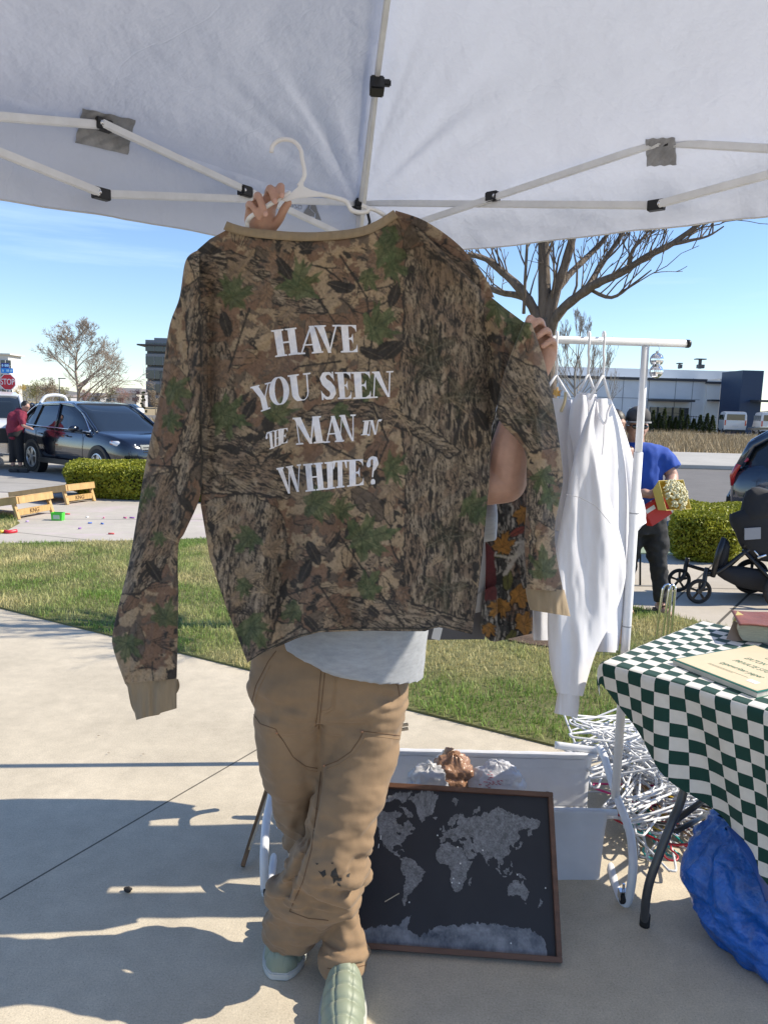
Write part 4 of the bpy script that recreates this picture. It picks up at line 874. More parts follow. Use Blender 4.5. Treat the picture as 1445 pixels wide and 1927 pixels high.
def roof_decal(px0, py0, px1, py1, ang, name, mat, dz=-.004, n=16, key=0):
 trees = roof_decal.t; P = np.zeros((n, n, 3)); cx_, cy_ = (px0 + px1) / 2, (py0 + py1) / 2; w_, h_ = (px1 - px0) / 2, (py1 - py0) / 2
 for i in range(n):
  for j in range(n):
   u = (j / (n - 1) * 2 - 1) * w_; v = (i / (n - 1) * 2 - 1) * h_; x = cx_ + u * math.cos(ang) - v * math.sin(ang); y = cy_ + u * math.sin(ang) + v * math.cos(ang)
   p = None
   for t in trees:
    q = onsurf(t, x, y, .005 + .003 * math.sin(j * 1.3 + i))
    if q is not None and (p is None or q.length < p.length): p = q
   P[i, j] = p if p is not None else P[i, j - 1]
 return link(name, gridmesh(name, P), mat, can)
roof_decal.t = [bvh(o) for o in can.children if o.name.startswith('roof_panel') or o.name.startswith('valance')][:6]
m_tape = M('duct_tape', (.30, .305, .32), .38, .25, var=(18, .25), bump=(25, .6, .01))
roof_decal(146, 212, 248, 280, .22, 'tape_patch', m_tape)
roof_decal(1216, 258, 1272, 310, -.05, 'tape_patch', m_tape)
m_logo = M('printed_grey_logo', (.26, .27, .29), .7)
def decal_poly(poly, name, mat, n=40, off=.004):
 a = np.array(poly, float); x0, y0 = a.min(0); x1, y1 = a.max(0); V = []; Q = []
 st = .5
 ys = np.arange(y0, y1, st)
 for y in ys:
  xs = np.arange(x0, x1, st); m_ = inpoly(xs + st / 2, np.full(xs.shape, y + st / 2), poly); i = 0
  while i < len(xs):
   if m_[i]:
    j = i
    while j < len(xs) and m_[j] and j - i < 8: j += 1
    pts = []
    for (xx, yy) in ((xs[i], y), (xs[i] + st * (j - i), y), (xs[i] + st * (j - i), y + st), (xs[i], y + st)):
     p = None
     for t in roof_decal.t:
      q = onsurf(t, xx, yy, off)
      if q is not None and (p is None or q.length < p.length): p = q
     pts.append(p)
    if all(p is not None for p in pts): Q.append([len(V) + k for k in range(4)]); V += pts
    i = j
   else: i += 1
 if Q: link(name, rawmesh(name, np.array([tuple(v) for v in V]), np.array(Q)), mat, can, smooth=False)
decal_poly([(568, 404), (581, 383), (583, 384), (581, 391), (591, 401), (590, 408)], 'logo', m_logo)
decal_poly([(584, 385), (590, 379), (593, 383), (597, 397), (604, 415), (592, 412), (593, 402), (583, 391)], 'logo', m_logo)
def strokes(lst, wd):
 for (x1, y1, x2, y2) in lst:
  d = np.array([x2 - x1, y2 - y1], float); d /= np.linalg.norm(d); nrm = np.array([-d[1], d[0]]) * wd / 2
  decal_poly([(x1 + nrm[0], y1 + nrm[1]), (x2 + nrm[0], y2 + nrm[1]), (x2 - nrm[0], y2 - nrm[1]), (x1 - nrm[0], y1 - nrm[1])], 'logo_letter', m_logo)
def L_(cx_, cy_, segs, sc=4.2): return [(cx_ - a * sc, cy_ + b * sc - a * .12 * sc * 0, cx_ - c * sc, cy_ + d * sc) for a, b, c, d in segs]
Z_ = [(-.7, -1, .7, -1), (.7, -1, -.7, 1), (-.7, 1, .7, 1)]; O_ = [(-.8, -1, .8, -1), (.8, -1, .8, 1), (.8, 1, -.8, 1), (-.8, 1, -.8, -1)]; A_ = [(-.8, -1, .8, -1), (.8, -1, .8, 1), (.8, 1, -.8, 1), (-.8, 1, -.8, 0), (-.8, 0, .8, 0)]
R__ = [(-.8, 1, -.8, -1), (-.8, -1, .8, -1), (.8, -1, .8, 0), (.8, 0, -.8, 0), (0, 0, .8, 1)]; K__ = [(-.8, -1, -.8, 1), (-.8, 0, .7, -1), (-.8, 0, .7, 1)]
for cx_, cy_, g_ in ((563.5, 389, O_), (556, 387, Z_), (548, 385, A_), (540, 383, R__), (532, 381, K__)): strokes(L_(cx_, cy_, g_, 3.6), 1.1)
# ================================================================ camouflage print (computed pattern, stored as vertex colours)
def leafshape(cx, cy, r, rot, lobes=5, asp=1.0, seed=0):
 R = random.Random(seed); pts = []
 n = lobes * 2 + 1
 for k in range(n * 2):
  a = k / (n * 2) * 2 * PI
  lob = abs(math.cos(a * lobes / 2 + .0)) ** .8; base = .42 + .58 * lob; base *= (1.0 if k % 2 == 0 else .86) * R.uniform(.88, 1.1)
  if abs(a - PI) < .5: base *= .55
  pts.append((cx + r * base * math.cos(a + rot), cy + r * asp * base * math.sin(a + rot)))
 return pts
def maple(cx, cy, r, rot, seed=0):
 R = random.Random(seed); o = []
 for a, q in ((-.0, 1), (.16, .72), (.26, .80), (.42, .42), (.62, .62), (.75, .92), (.88, .66), (1.05, .70), (1.28, .38), (1.55, .55), (1.8, .62), (2.05, .45), (2.5, .33), (2.95, .40), (3.14, .25)):
  o.append((a * R.uniform(.93, 1.07), q * R.uniform(.82, 1.12)))
 full = o + [(-a, q * R.uniform(.9, 1.1)) for a, q in reversed(o[1:-1])]
 kx = R.uniform(.75, 1.15); return [(cx + r * kx * q * math.cos(a + rot), cy + r * q * math.sin(a + rot)) for a, q in full]
class Camo:
 """raster of the print, one sample per unit, addressed by (x, y) in cloth units"""
 def __init__(s, x0, y0, x1, y1, pal, seed=1, step=1.0):
  s.x0, s.y0, s.st = x0, y0, step; s.w = int((x1 - x0) / step) + 1; s.h = int((y1 - y0) / step) + 1
  s.Y, s.X = np.meshgrid(y0 + np.arange(s.h) * step, x0 + np.arange(s.w) * step, indexing='ij'); s.pal = pal; s.R = np.random.RandomState(seed); s.seed = seed
  X, Y = s.X, s.Y; wx = X + 22 * (fbm(X / 28, Y / 28, 1) - .5) + 8 * (fbm(X / 7, Y / 7, 2, 2) - .5); wy = Y + 22 * (fbm(X / 28, Y / 28, 3) - .5) + 8 * (fbm(X / 7, Y / 7, 4, 2) - .5); s.wx, s.wy = wx, wy
  s.C = np.empty(X.shape + (3,)); s.C[:] = pal['tan']; s.C *= (.9 + .2 * fbm(X / 60, Y / 60, 5))[..., None]
  n1 = fbm(wx / 32, wy / 32, 2, 4); s.put(n1 > .52, pal['brown']); n2 = fbm(wx / 20 + 5, wy / 20, 6, 4); s.put(n2 > .64, pal['mid']); s.put((n2 > .59) & (n2 < .61) & (n1 < .5), pal['brown2'])
  n3 = fbm(wx / 20 + 9, wy / 26 + 2, 4, 4); s.put(n3 > .69, pal['dark'])
 def put(s, m, c, a=1.0): s.C[m] = s.C[m] * (1 - a) + np.array(c) * a
 def poly(s, pts, c, a=1.0, warp=False, outline=None):
  p = np.array(pts); lo = p.min(0) - 9; hi = p.max(0) + 9; j0 = max(0, int((lo[0] - s.x0) / s.st)); j1 = min(s.w, int((hi[0] - s.x0) / s.st) + 1); i0 = max(0, int((lo[1] - s.y0) / s.st)); i1 = min(s.h, int((hi[1] - s.y0) / s.st) + 1)
  if j1 <= j0 or i1 <= i0: return None
  sl = (slice(i0, i1), slice(j0, j1)); x, y = s.X[sl], s.Y[sl]
  if warp: x = x + 5 * (fbm(x / 8, y / 8, 2, 2) - .5); y = y + 5 * (fbm(x / 8 + 4, y / 8, 3, 2) - .5)
  m = inpoly(x, y, pts)
  if outline is not None:
   m2 = inpoly(x + 2.2, y - 2.4, pts) | inpoly(x - 1.2, y + 1.0, pts); sub = s.C[sl]; sub[m2 & ~m] = outline
  sub = s.C[sl]; sub[m] = sub[m] * (1 - a) + np.array(c) * a; return sl, m, x, y
 def line(s, pts, wd, c, taper=True, rough=.5):
  p = np.array(pts, float); lo = p.min(0) - wd - 3; hi = p.max(0) + wd + 3; j0 = max(0, int((lo[0] - s.x0) / s.st)); j1 = min(s.w, int((hi[0] - s.x0) / s.st) + 1); i0 = max(0, int((lo[1] - s.y0) / s.st)); i1 = min(s.h, int((hi[1] - s.y0) / s.st) + 1)
  if j1 <= j0 or i1 <= i0: return
  sl = (slice(i0, i1), slice(j0, j1)); x, y = s.X[sl], s.Y[sl]; d = dpoly(x, y, pts) + rough * wd * (vn(x / 4, y / 4, 1) - .4); s.C[sl][d < wd / 2] = c
 def leaf(s, cx, cy, r, rot, fill, vein, kind='maple', outline=None, seed=0, a=1.0):
  pts = maple(cx, cy, r, rot, seed) if kind == 'maple' else [(cx + r * (math.cos(t) * 1.0) * math.cos(rot) - r * .42 * math.sin(t) * abs(math.sin(t)) ** .3 * math.sin(rot), cy + r * math.cos(t) * math.sin(rot) + r * .42 * math.sin(t) * abs(math.sin(t)) ** .3 * math.cos(rot)) for t in np.linspace(0, 2 * PI, 18, False)]
  q = s.poly(pts, fill, a, True, outline)
  if q is None: return
  sl, m, x, y = q; sh = .72 + .56 * fbm(x / 9, y / 9, 5, 3); sub = s.C[sl]; sub[m] *= sh[m][:, None]
  ang = np.arctan2(y - cy, x - cx) - rot; strk = vn(ang * 9, np.hypot(x - cx, y - cy) / 16, 2); sub[m & (strk > .72)] *= .72
  vs = [(0, .85), (.75, .72), (-.75, .72), (1.7, .5), (-1.7, .5)] if kind == 'maple' else [(0, .95), (PI, .95)]
  for da, q_ in vs: s.line([(cx, cy), (cx + r * q_ * math.cos(rot + da), cy + r * q_ * math.sin(rot + da))], 1.1, vein, rough=.2)
 def bark(s, poly, ang, sc=1.0, amt=1.0, edge=True):
  p = np.array(poly); lo = p.min(0) - 14; hi = p.max(0) + 14; j0 = max(0, int((lo[0] - s.x0) / s.st)); j1 = min(s.w, int((hi[0] - s.x0) / s.st) + 1); i0 = max(0, int((lo[1] - s.y0) / s.st)); i1 = min(s.h, int((hi[1] - s.y0) / s.st) + 1)
  if j1 <= j0 or i1 <= i0: return
  sl = (slice(i0, i1), slice(j0, j1)); x, y = s.X[sl], s.Y[sl]; xx = x + 10 * (fbm(x / 14, y / 14, 4, 3) - .5); yy = y + 8 * (fbm(x / 14, y / 14, 6, 3) - .5); m = inpoly(xx, yy, poly)
  ca, sa = math.cos(ang), math.sin(ang); al = x * ca + y * sa; ac = -x * sa + y * ca; ac = ac + 5 * (fbm(al / 26, ac / 16, 3, 3) - .5) * 2
  f1 = fbm(ac / (8.5 * sc), al / (52 * sc), 1, 3); f2 = fbm(ac / (4.2 * sc), al / (22 * sc) + 7, 5, 3); f3 = fbm(x / 30, y / 40, 2, 3)
  c = np.empty(x.shape + (3,)); c[:] = s.pal['bark']; c[f2 > .52] = s.pal['barklt']; c[(f3 > .58)] = c[(f3 > .58)] * .5 + np.array(s.pal['brown']) * .5; c[(f2 < .36)] = s.pal['mid']; c[(np.abs(f2 - .46) < .016)] = s.pal['mid']; c[np.abs(f1 - .5) < .036] = s.pal['dark']; c[f1 < .33] = s.pal['dark']; c[np.abs(f1 - .62) < .018] = s.pal['dark']
  if edge: em = dpoly(xx, yy, list(poly) + [poly[0]]) < 4 * (vn(x / 6, y / 10, 3) + .2); c[em & m] = s.pal['dark']
  sub = s.C[sl]; sub[m] = c[m]
 def litter(s, n, rmin, rmax, box=None):
  R = s.R; b = box or (s.x0, s.y0, s.x0 + s.w * s.st, s.y0 + s.h * s.st)
  for k in range(n):
   cx, cy = R.uniform(b[0], b[2]), R.uniform(b[1], b[3]); r = R.uniform(rmin, rmax); c = s.pal[['tan', 'brown', 'mid', 'tan2', 'brown2', 'dark'][R.randint(0, 6)]]
   if R.rand() < .5: s.leaf(cx, cy, r * 1.2, R.rand() * 6.3, c, s.pal['dark'] if c != s.pal['dark'] else s.pal['mid'], 'oval', s.pal['dark'], int(R.randint(999)))
   else: s.leaf(cx, cy, r, R.rand() * 6.3, c, s.pal['mid'], 'maple', s.pal['dark'], int(R.randint(999)))
 def twigs(s, n, ln=70, wd=3.0):
  R = s.R
  for k in range(n):
   x, y = R.uniform(s.x0, s.x0 + s.w * s.st), R.uniform(s.y0, s.y0 + s.h * s.st); a = R.rand() * 6.3; pts = [(x, y)]
   for i in range(5): a += R.randn() * .3; x += math.cos(a) * ln / 5; y += math.sin(a) * ln / 5; pts.append((x, y))
   s.line(pts, wd * R.uniform(.5, 1.3), s.pal['dark'])
   if R.rand() < .7: q = pts[2]; b = a + R.choice([-1, 1]) * .8; s.line([q, (q[0] + math.cos(b) * ln * .4, q[1] + math.sin(b) * ln * .4)], wd * .5, s.pal['dark'])
 def finish(s):
  X, Y = s.X, s.Y; h = fbm(X / 2.6, Y / 3.4, 6, 2); s.C *= (.78 + .44 * h)[..., None]; q = np.abs(fbm((X + Y * .4) / 9, (Y - X * .3) / 16, 7, 3) - .5) < .012; s.C[q] *= .55; C = s.C; s.C = .5 * C + .125 * (np.roll(C, 1, 0) + np.roll(C, -1, 0) + np.roll(C, 1, 1) + np.roll(C, -1, 1))
 def sample(s, x, y):
  fx = np.clip((x - s.x0) / s.st, 0, s.w - 1.001); fy = np.clip((y - s.y0) / s.st, 0, s.h - 1.001); i = fy.astype(int); j = fx.astype(int); a = (fy - i)[..., None]; b = (fx - j)[..., None]
  return (s.C[i, j] * (1 - b) + s.C[i, j + 1] * b) * (1 - a) + (s.C[i + 1, j] * (1 - b) + s.C[i + 1, j + 1] * b) * a
PAL = dict(tan=(0.305, 0.228, 0.150), tan2=(0.271, 0.198, 0.132), brown=(0.172, 0.108, 0.074), brown2=(0.211, 0.139, 0.095), mid=(0.119, 0.092, 0.071), dark=(0.042, 0.037, 0.033), bark=(0.218, 0.172, 0.124), barklt=(0.284, 0.224, 0.161), green=(0.082, 0.106, 0.050), dgreen=(0.045, 0.061, 0.034))
cm = Camo(195, 385, 1085, 1365, PAL, 3)
cm.litter(150, 14, 38); cm.twigs(40)
cm.litter(40, 14, 28)
VB = PI / 2
cm.bark([(762, 470), (820, 455), (900, 520), (918, 640), (935, 700), (930, 900), (912, 1020), (892, 1200), (770, 1200), (758, 1060), (762, 900), (750, 760)], VB, 1.0)
cm.bark([(385, 940), (470, 925), (530, 960), (548, 1060), (530, 1150), (500, 1240), (460, 1250), (420, 1140)], VB + .12, 1.0)
cm.bark([(378, 800), (440, 815), (520, 860), (600, 900), (610, 925), (540, 940), (450, 930), (378, 930)], .35, .9)
cm.bark([(378, 590), (420, 600), (440, 700), (450, 800), (378, 800)], VB, .9)
cm.bark([(470, 845), (520, 800), (600, 760), (680, 752), (745, 770), (800, 800), (870, 850), (850, 865), (760, 810), (690, 785), (610, 790), (540, 830), (490, 880)], .1, .7)
cm.bark([(350, 480), (430, 470), (520, 500), (600, 560), (620, 590), (560, 590), (480, 560), (370, 540)], .25, .8)
cm.bark([(345, 540), (378, 520), (378, 860), (330, 960), (300, 1000), (325, 860), (360, 760)], VB + .25, .9)
cm.bark([(270, 900), (330, 880), (345, 990), (300, 1090), (260, 1120), (225, 1120), (250, 1010)], VB + .45, .8)
cm.bark([(640, 1170), (620, 1120), (760, 1130), (900, 1170), (890, 1195), (780, 1190), (700, 1200)], .3, .8)
cm.bark([(480, 1230), (560, 1180), (610, 1150), (620, 1200), (520, 1250)], -.5, .7)
cm.bark([(940, 660), (1030, 700), (1050, 780), (1056, 840), (1000, 850), (960, 800), (930, 790)], .9, .8)
cm.bark([(985, 900), (1000, 1000), (985, 1100), (1000, 1100), (1010, 980), (1045, 1000), (1030, 900)], VB, .6)
cm.bark([(775, 420), (880, 500), (900, 540), (800, 470)], .6, .7)
for k in range(26):
 x, y = cm.R.uniform(390, 760), cm.R.uniform(460, 1190); cm.leaf(x, y, cm.R.uniform(26, 50), cm.R.rand() * 6.3, [PAL['brown'], PAL['brown2'], PAL['tan2'], PAL['tan']][k % 4], PAL['mid'], 'maple', PAL['mid'], k, .85)
for k in range(110):
 x, y = cm.R.uniform(220, 1060), cm.R.uniform(440, 1260); a = cm.R.rand() * 6.3; c = [PAL['dark'], PAL['mid'], PAL['dark'], PAL['tan']][k % 4]
 for j in range(7):
  b = a + (j - 3) * .13 + cm.R.randn() * .04; l = cm.R.uniform(16, 44); cm.line([(x + 3 * j, y + 2 * j), (x + 3 * j + l * math.cos(b), y + 2 * j + l * math.sin(b))], 1.5, c, rough=.3)
cm.litter(26, 10, 20, (600, 930, 760, 1180)); cm.litter(20, 10, 20, (545, 960, 640, 1180))
for q in ([(520, 480), (600, 560), (650, 640)], [(640, 480), (690, 560), (700, 640), (690, 720)], [(700, 430), (760, 520)], [(600, 830), (680, 870), (760, 900)], [(700, 760), (730, 830), (700, 900)], [(540, 1120), (600, 1100), (640, 1160)], [(470, 580), (450, 640), (430, 700)], [(290, 560), (330, 600)], [(285, 875), (335, 880)], [(640, 1010), (760, 1180)], [(740, 560), (690, 590)], [(960, 560), (950, 640)], [(560, 690), (640, 680)]): cm.line(q, 4.0, PAL['dark'])
for x, y, r, a in ((437, 560, 62, -1.2), (560, 540, 66, -1.35), (722, 470, 62, .2), (690, 520, 40, .9), (705, 618, 68, -.6), (735, 500, 52, .3), (680, 1015, 68, -.3), (690, 1110, 52, -.9), (735, 880, 52, .15), (590, 945, 58, .4), (640, 960, 42, -.3), (420, 780, 72, .3), (470, 1010, 44, 2.3), (640, 770, 40, 1.3), (520, 780, 48, -1), (700, 720, 46, 2.0), (885, 950, 46, .5), (900, 968, 36, .1), (935, 575, 46, 1.5), (975, 610, 44, 1.7), (905, 470, 30, .4), (325, 735, 52, .2), (318, 790, 36, .5), (312, 1165, 46, -1.3), (240, 1210, 46, 1.7), (300, 1010, 26, 2), (1018, 895, 46, 1.2), (1030, 935, 36, .6), (1022, 1075, 50, -1.6), (555, 1150, 40, 2.8), (470, 1180, 56, .9), (460, 1100, 34, 1.9), (255, 940, 30, 1.0), (278, 925, 24, .4), (740, 440, 30, 3.0)):
 cm.leaf(x, y, r, a, PAL['green'], PAL['dgreen'], 'maple', None, int(x), .82)
for x, y in ((812, 690), (870, 745), (845, 1010), (835, 1110), (1010, 790), (815, 655)):
 for k in range(5):
  a = -.6 + k * 1.15 + x * .01; cm.leaf(x + 24 * math.cos(a), y + 21 * math.sin(a), 24, a, (.036, .038, .026), (.17, .15, .11), 'oval', None, k, .5)
for x, y, a in ((725, 655, -.5), (700, 665, .4), (535, 505, 1), (930, 735, 1.4), (905, 790, 1.1), (425, 610, 1.3), (640, 540, .3), (255, 700, .8), (290, 1075, 1.0), (590, 1040, 1.1), (575, 1075, 2.0), (740, 660, -.7)): cm.leaf(x, y, 26, a, PAL['dark'], PAL['mid'], 'oval', None, 3)
cm.finish()
PAL2 = dict(tan=(.36, .33, .28), tan2=(.25, .20, .14), brown=(.16, .07, .03), brown2=(.10, .06, .04), mid=(.05, .05, .05), dark=(.010, .010, .011), bark=(.05, .05, .05), barklt=(.30, .28, .25), green=(.10, .11, .02), dgreen=(.03, .04, .01))
cm2 = Camo(870, 760, 1080, 1230, PAL2, 9)
cm2.put(np.ones(cm2.X.shape, bool), (.015, .015, .016), .6); cm2.bark([(880, 760), (1080, 760), (1080, 1230), (880, 1230)], VB, .9)
for k in range(26): cm2.leaf(cm2.R.uniform(885, 1030), cm2.R.uniform(780, 1225), cm2.R.uniform(12, 22), cm2.R.rand() * 6, [(.30, .27, .22), (.02, .02, .02), (.18, .04, .03), (.10, .10, .03)][k % 4], PAL2['dark'], 'oval', PAL2['dark'], k)
cm2.line([(900, 1060), (950, 1030), (1010, 1010)], 7, (.40, .38, .34)); cm2.line([(950, 1080), (1000, 1000), (1040, 960)], 9, (.36, .34, .31)); cm2.line([(905, 1040), (960, 1050), (1000, 1030)], 5, (.4, .38, .33))
cm2.poly([(906, 1020), (930, 1030), (935, 1130), (912, 1130)], (.09, .015, .018), 1, True)
for x, y, r, a in ((985, 965, 34, 1.2), (945, 1030, 32, -1.3), (975, 1120, 36, .4), (945, 1140, 30, 2.4), (985, 1175, 38, -.4), (940, 880, 26, .5), (1005, 1060, 26, 1), (920, 1180, 26, 1.7), (965, 860, 24, 0)): cm2.leaf(x, y, r, a, (.30, .145, .03), (.10, .045, .01), 'maple', PAL2['dark'], int(x))
cm2.finish()
# ================================================================ the camouflage shirt held up
SY = 1.74
ridges = [([(520, 1215), (532, 1080), (540, 960), (560, 860)], 30, -.016), ([(505, 1225), (500, 1060), (505, 950)], 22, .010), ([(602, 1190), (604, 1050), (600, 950), (575, 820), (560, 700)], 26, .014), ([(645, 1185), (640, 1050), (625, 960)], 22, -.009),
([(700, 1185), (690, 1000), (660, 900), (640, 820)], 40, .008), ([(760, 470), (762, 700), (760, 900), (765, 1180)], 26, -.006), ([(800, 1185), (815, 1000), (830, 800), (850, 600)], 36, .009), ([(850, 1190), (868, 1000), (880, 850)], 24, -.008),
([(890, 1190), (902, 1050), (918, 900)], 16, .010), ([(430, 1150), (410, 1050), (400, 960)], 20, .008), ([(455, 1200), (450, 1080), (430, 950), (410, 860)], 20, -.006), ([(376, 540), (378, 700), (380, 900)], 12, .012), ([(392, 540), (394, 700), (392, 900)], 10, -.010),
([(770, 420), (850, 500), (940, 600)], 22, .012), ([(740, 430), (800, 510), (900, 640), (935, 760)], 28, -.010), ([(440, 440), (500, 520), (560, 640)], 34, .006), ([(700, 440), (640, 520), (600, 640)], 40, .005), ([(915, 560), (925, 680), (922, 790)], 14, -.014), ([(945, 640), (940, 720), (935, 780)], 12, .014), ([(480, 460), (600, 475), (720, 450)], 16, .005)]
def sdepth(x, y):
 d = np.full(np.shape(x), SY) + .045 * ((x - 640) / 280) ** 2 - .03 * np.clip((y - 1000) / 250, 0, 1)
 for pl, wd, am in ridges:
  y0 = min(p[1] for p in pl); y1 = max(p[1] for p in pl); d = d - am * 1.75 * np.exp(-(dpoly(x, y, pl) / wd) ** 2)
 for cx_, wd, am in ((516, 20, .020), (575, 26, -.016), (655, 18, .012)): d = d + am * np.exp(-((x - cx_ - (1200 - y) * .05) / wd) ** 2) * np.clip((y - 900) / 180, 0, 1)
 d = d + (fbm(x / 90, y / 140, 3, 3) - .5) * .02 + (fbm(x / 28, y / 34, 5, 3) - .5) * .006 + (fbm((x + y) / 40, (y - x) / 170, 6, 3) - .5) * .022
 return d
shirt = thing('long_sleeve_shirt', 'camouflage long sleeve shirt with white lettering, held up on a white hanger', 'shirt', (0, SY, 1.5))
m_camo = M('camouflage_cotton', rough=.85, vcol=True, spec=.15, bump=(900, .35, .0006), sheen=.12, var=(160, .10))
m_rib = M('tan_rib_knit', (.27, .205, .13), .85, var=(60, .10), bump=(380, .7, .0015), stretch=(1, 1, .06), sheen=.1)
topc = [(428, 428), (470, 438), (540, 446), (600, 447), (670, 440), (705, 428), (742, 405)]
def body_grid(st, back=False):
 left = [(372, 470), (374, 560), (377, 700), (378, 850), (378, 950), (395, 1050), (425, 1140), (466, 1247)]
 right = [(985, 606), (952, 690), (936, 760), (925, 800), (921, 900), (907, 1050), (897, 1130), (888, 1194)]
 top = [(372, 470), (395, 450), (428, 432), (470, 441), (540, 449), (600, 450), (670, 443), (705, 431), (742, 408), (800, 441), (850, 490), (900, 540), (950, 580), (985, 606)]
 bot = [(466, 1247), (482, 1236), (500, 1226), (530, 1214), (562, 1200), (600, 1190), (650, 1188), (700, 1187), (750, 1188), (800, 1188), (812, 1183), (830, 1180), (856, 1186), (888, 1194)]
 nu, nv = int(560 / st), int(790 / st)
 T, B, L, Rr = resamp(top, nu), resamp(bot, nu), resamp(left, nv), resamp(right, nv); u = np.linspace(0, 1, nu)[None, :, None]; v = np.linspace(0, 1, nv)[:, None, None]
 return (1 - v) * T[None] + v * B[None] + (1 - u) * L[:, None] + u * Rr[:, None] - ((1 - u) * (1 - v) * T[0] + u * (1 - v) * T[-1] + (1 - u) * v * B[0] + u * v * B[-1])
def sheet(name, grid, depth, camo, mat, parent, off=0.0, uvs=None):
 x, y = grid[..., 0], grid[..., 1]; D = depth(x, y) + off; a = Wn(x, y, D); c = None
 if camo is not None: c = camo.sample(x, y)
 return gridmesh(name, a, c), a, c
def joinmeshes(name, parts):
 V = []; Q = []; C = []; b = 0
 for P, c in parts:
  nv, nu = P.shape[:2]; idx = np.arange(nv * nu).reshape(nv, nu) + b; Q.append(np.stack([idx[:-1, :-1], idx[:-1, 1:], idx[1:, 1:], idx[1:, :-1]], -1).reshape(-1, 4)); V.append(P.reshape(-1, 3)); C.append(c.reshape(-1, 3)); b += nv * nu
 return rawmesh(name, np.concatenate(V), np.concatenate(Q), np.concatenate(C))
def edge_t(nv, nu):
 u = np.linspace(0, 1, nu)[None, :]; v = np.linspace(0, 1, nv)[:, None]
 return np.clip(np.minimum(np.minimum(u, 1 - u) * 14, 1), 0, 1) * np.ones((nv, nu))
g = body_grid(1.55); F_ = Wn(g[..., 0], g[..., 1], sdepth(g[..., 0], g[..., 1])); fc = cm.sample(g[..., 0], g[..., 1])
gb = body_grid(5); tb_ = edge_t(*gb.shape[:2]); B_ = Wn(gb[..., 0], gb[..., 1], sdepth(gb[..., 0], gb[..., 1]) + .001 + .05 * tb_ * np.linspace(.5, 1, gb.shape[0])[:, None]); bc = cm.sample(1280 - gb[..., 0], gb[..., 1])
link('shirt_body', joinmeshes('shirt_body', [(F_, fc), (B_, bc)]), m_camo, shirt)
def strip(name, Lp, Rp, depth, camo, mat, parent, bulge=.03, st=2.0, camoshift=0, prof=None, rows=None, back=True, samp=None):
 n = rows or int(sum(math.hypot(Lp[i + 1][0] - Lp[i][0], Lp[i + 1][1] - Lp[i][1]) for i in range(len(Lp) - 1)) / st)
 def cr(pts, n):
  P = smooth_pts([(p[0], p[1], 0) for p in pts], 8); return resamp([(p.x, p.y) for p in P], n)
 tl = np.linspace(0, len(Lp) - 1, n)
 A = cr(Lp, n * 2)
 def par(pts):
  P = smooth_pts([(p[0], p[1], 0) for p in pts], 8); q = np.array([(p.x, p.y) for p in P]); k = np.linspace(0, len(pts) - 1, len(q)); return np.stack([np.interp(tl, k, q[:, 0]), np.interp(tl, k, q[:, 1])], -1)
 L, Rr = par(Lp), par(Rp); wmax = max(np.hypot(*(Rr - L).T)); nu = max(8, int(wmax / st)); s = np.linspace(0, 1, nu); g_ = L[:, None] * (1 - s[None, :, None]) + Rr[:, None] * s[None, :, None]
 bu = bulge * np.sqrt(np.clip(1 - (2 * s - 1) ** 2, 0, 1))[None, :]; x, y = g_[..., 0], g_[..., 1]; D = depth(x, y); Fp = Wn(x, y, D - bu); parts = [(Fp, camo.sample(x + camoshift, y) if camo else np.ones(Fp.shape) * .5)]
 if back: Bp = Wn(x[:, ::3], y[:, ::3], D[:, ::3] + bu[:, ::3] + .0008); parts.append((Bp, camo.sample(x[:, ::3] + camoshift, y[:, ::3]) if camo else np.ones(Bp.shape) * .5))
 return link(name, joinmeshes(name, parts), mat, parent)
def dl(x, y): return sdepth(np.clip(x, 378, 900), y) * 0 + SY + .012 + .02 * np.sin((y - 500) / 210) + (fbm(x / 30, y / 60, 2, 3) - .5) * .035 - .012 * np.exp(-((x - (y - 900) * -.12 - 352) / 16) ** 2)
ls = strip('sleeve', [(374, 470), (350, 490), (338, 560), (318, 620), (300, 750), (283, 830), (270, 900), (245, 1050), (226, 1130), (213, 1190), (214, 1222), (236, 1287)], [(378, 560), (380, 600), (382, 660), (382, 720), (380, 800), (380, 860), (378, 930), (349, 1000), (336, 1030), (336, 1130), (335, 1200), (333, 1277)], dl, cm, m_camo, shirt, .022, 1.6)
strip('cuff', [(236, 1286), (244, 1300), (250, 1325), (257, 1355)], [(333, 1274), (333, 1290), (333, 1312), (333, 1333)], lambda x, y: SY + .012 + (fbm(x / 14, y / 80, 2, 2) - .5) * .02 + 0 * x, None, m_rib, ls, .024, 1.6)
strip('sleeve_cuff_inner', [(240, 1290), (248, 1330), (262, 1352)], [(336, 1278), (336, 1300), (300, 1345)], lambda x, y: SY + .05 + 0 * x, None, m_rib, ls, .004, 3)
def dr_(x, y): return SY - .01 + .05 * np.clip((x - 960) / 100, -1, 1) ** 2 + (fbm(x / 34, y / 44, 2, 3) - .5) * .03 - .012 * np.exp(-((x - 1012 - (y - 800) * .05) / 14) ** 2) + .010 * np.exp(-(dpoly(x, y, [(1052, 930), (1010, 1010), (992, 1080)]) / 6) ** 2)
rs_ = strip('sleeve', [(985, 606), (952, 690), (936, 758), (940, 792), (985, 845), (990, 900), (990, 950), (986, 1010), (988, 1060), (991, 1108)], [(1000, 608), (1024, 680), (1038, 745), (1046, 790), (1054, 845), (1059, 900), (1052, 945), (1044, 990), (1046, 1040), (1060, 1114)], dr_, cm, m_camo, shirt, .03, 1.6)
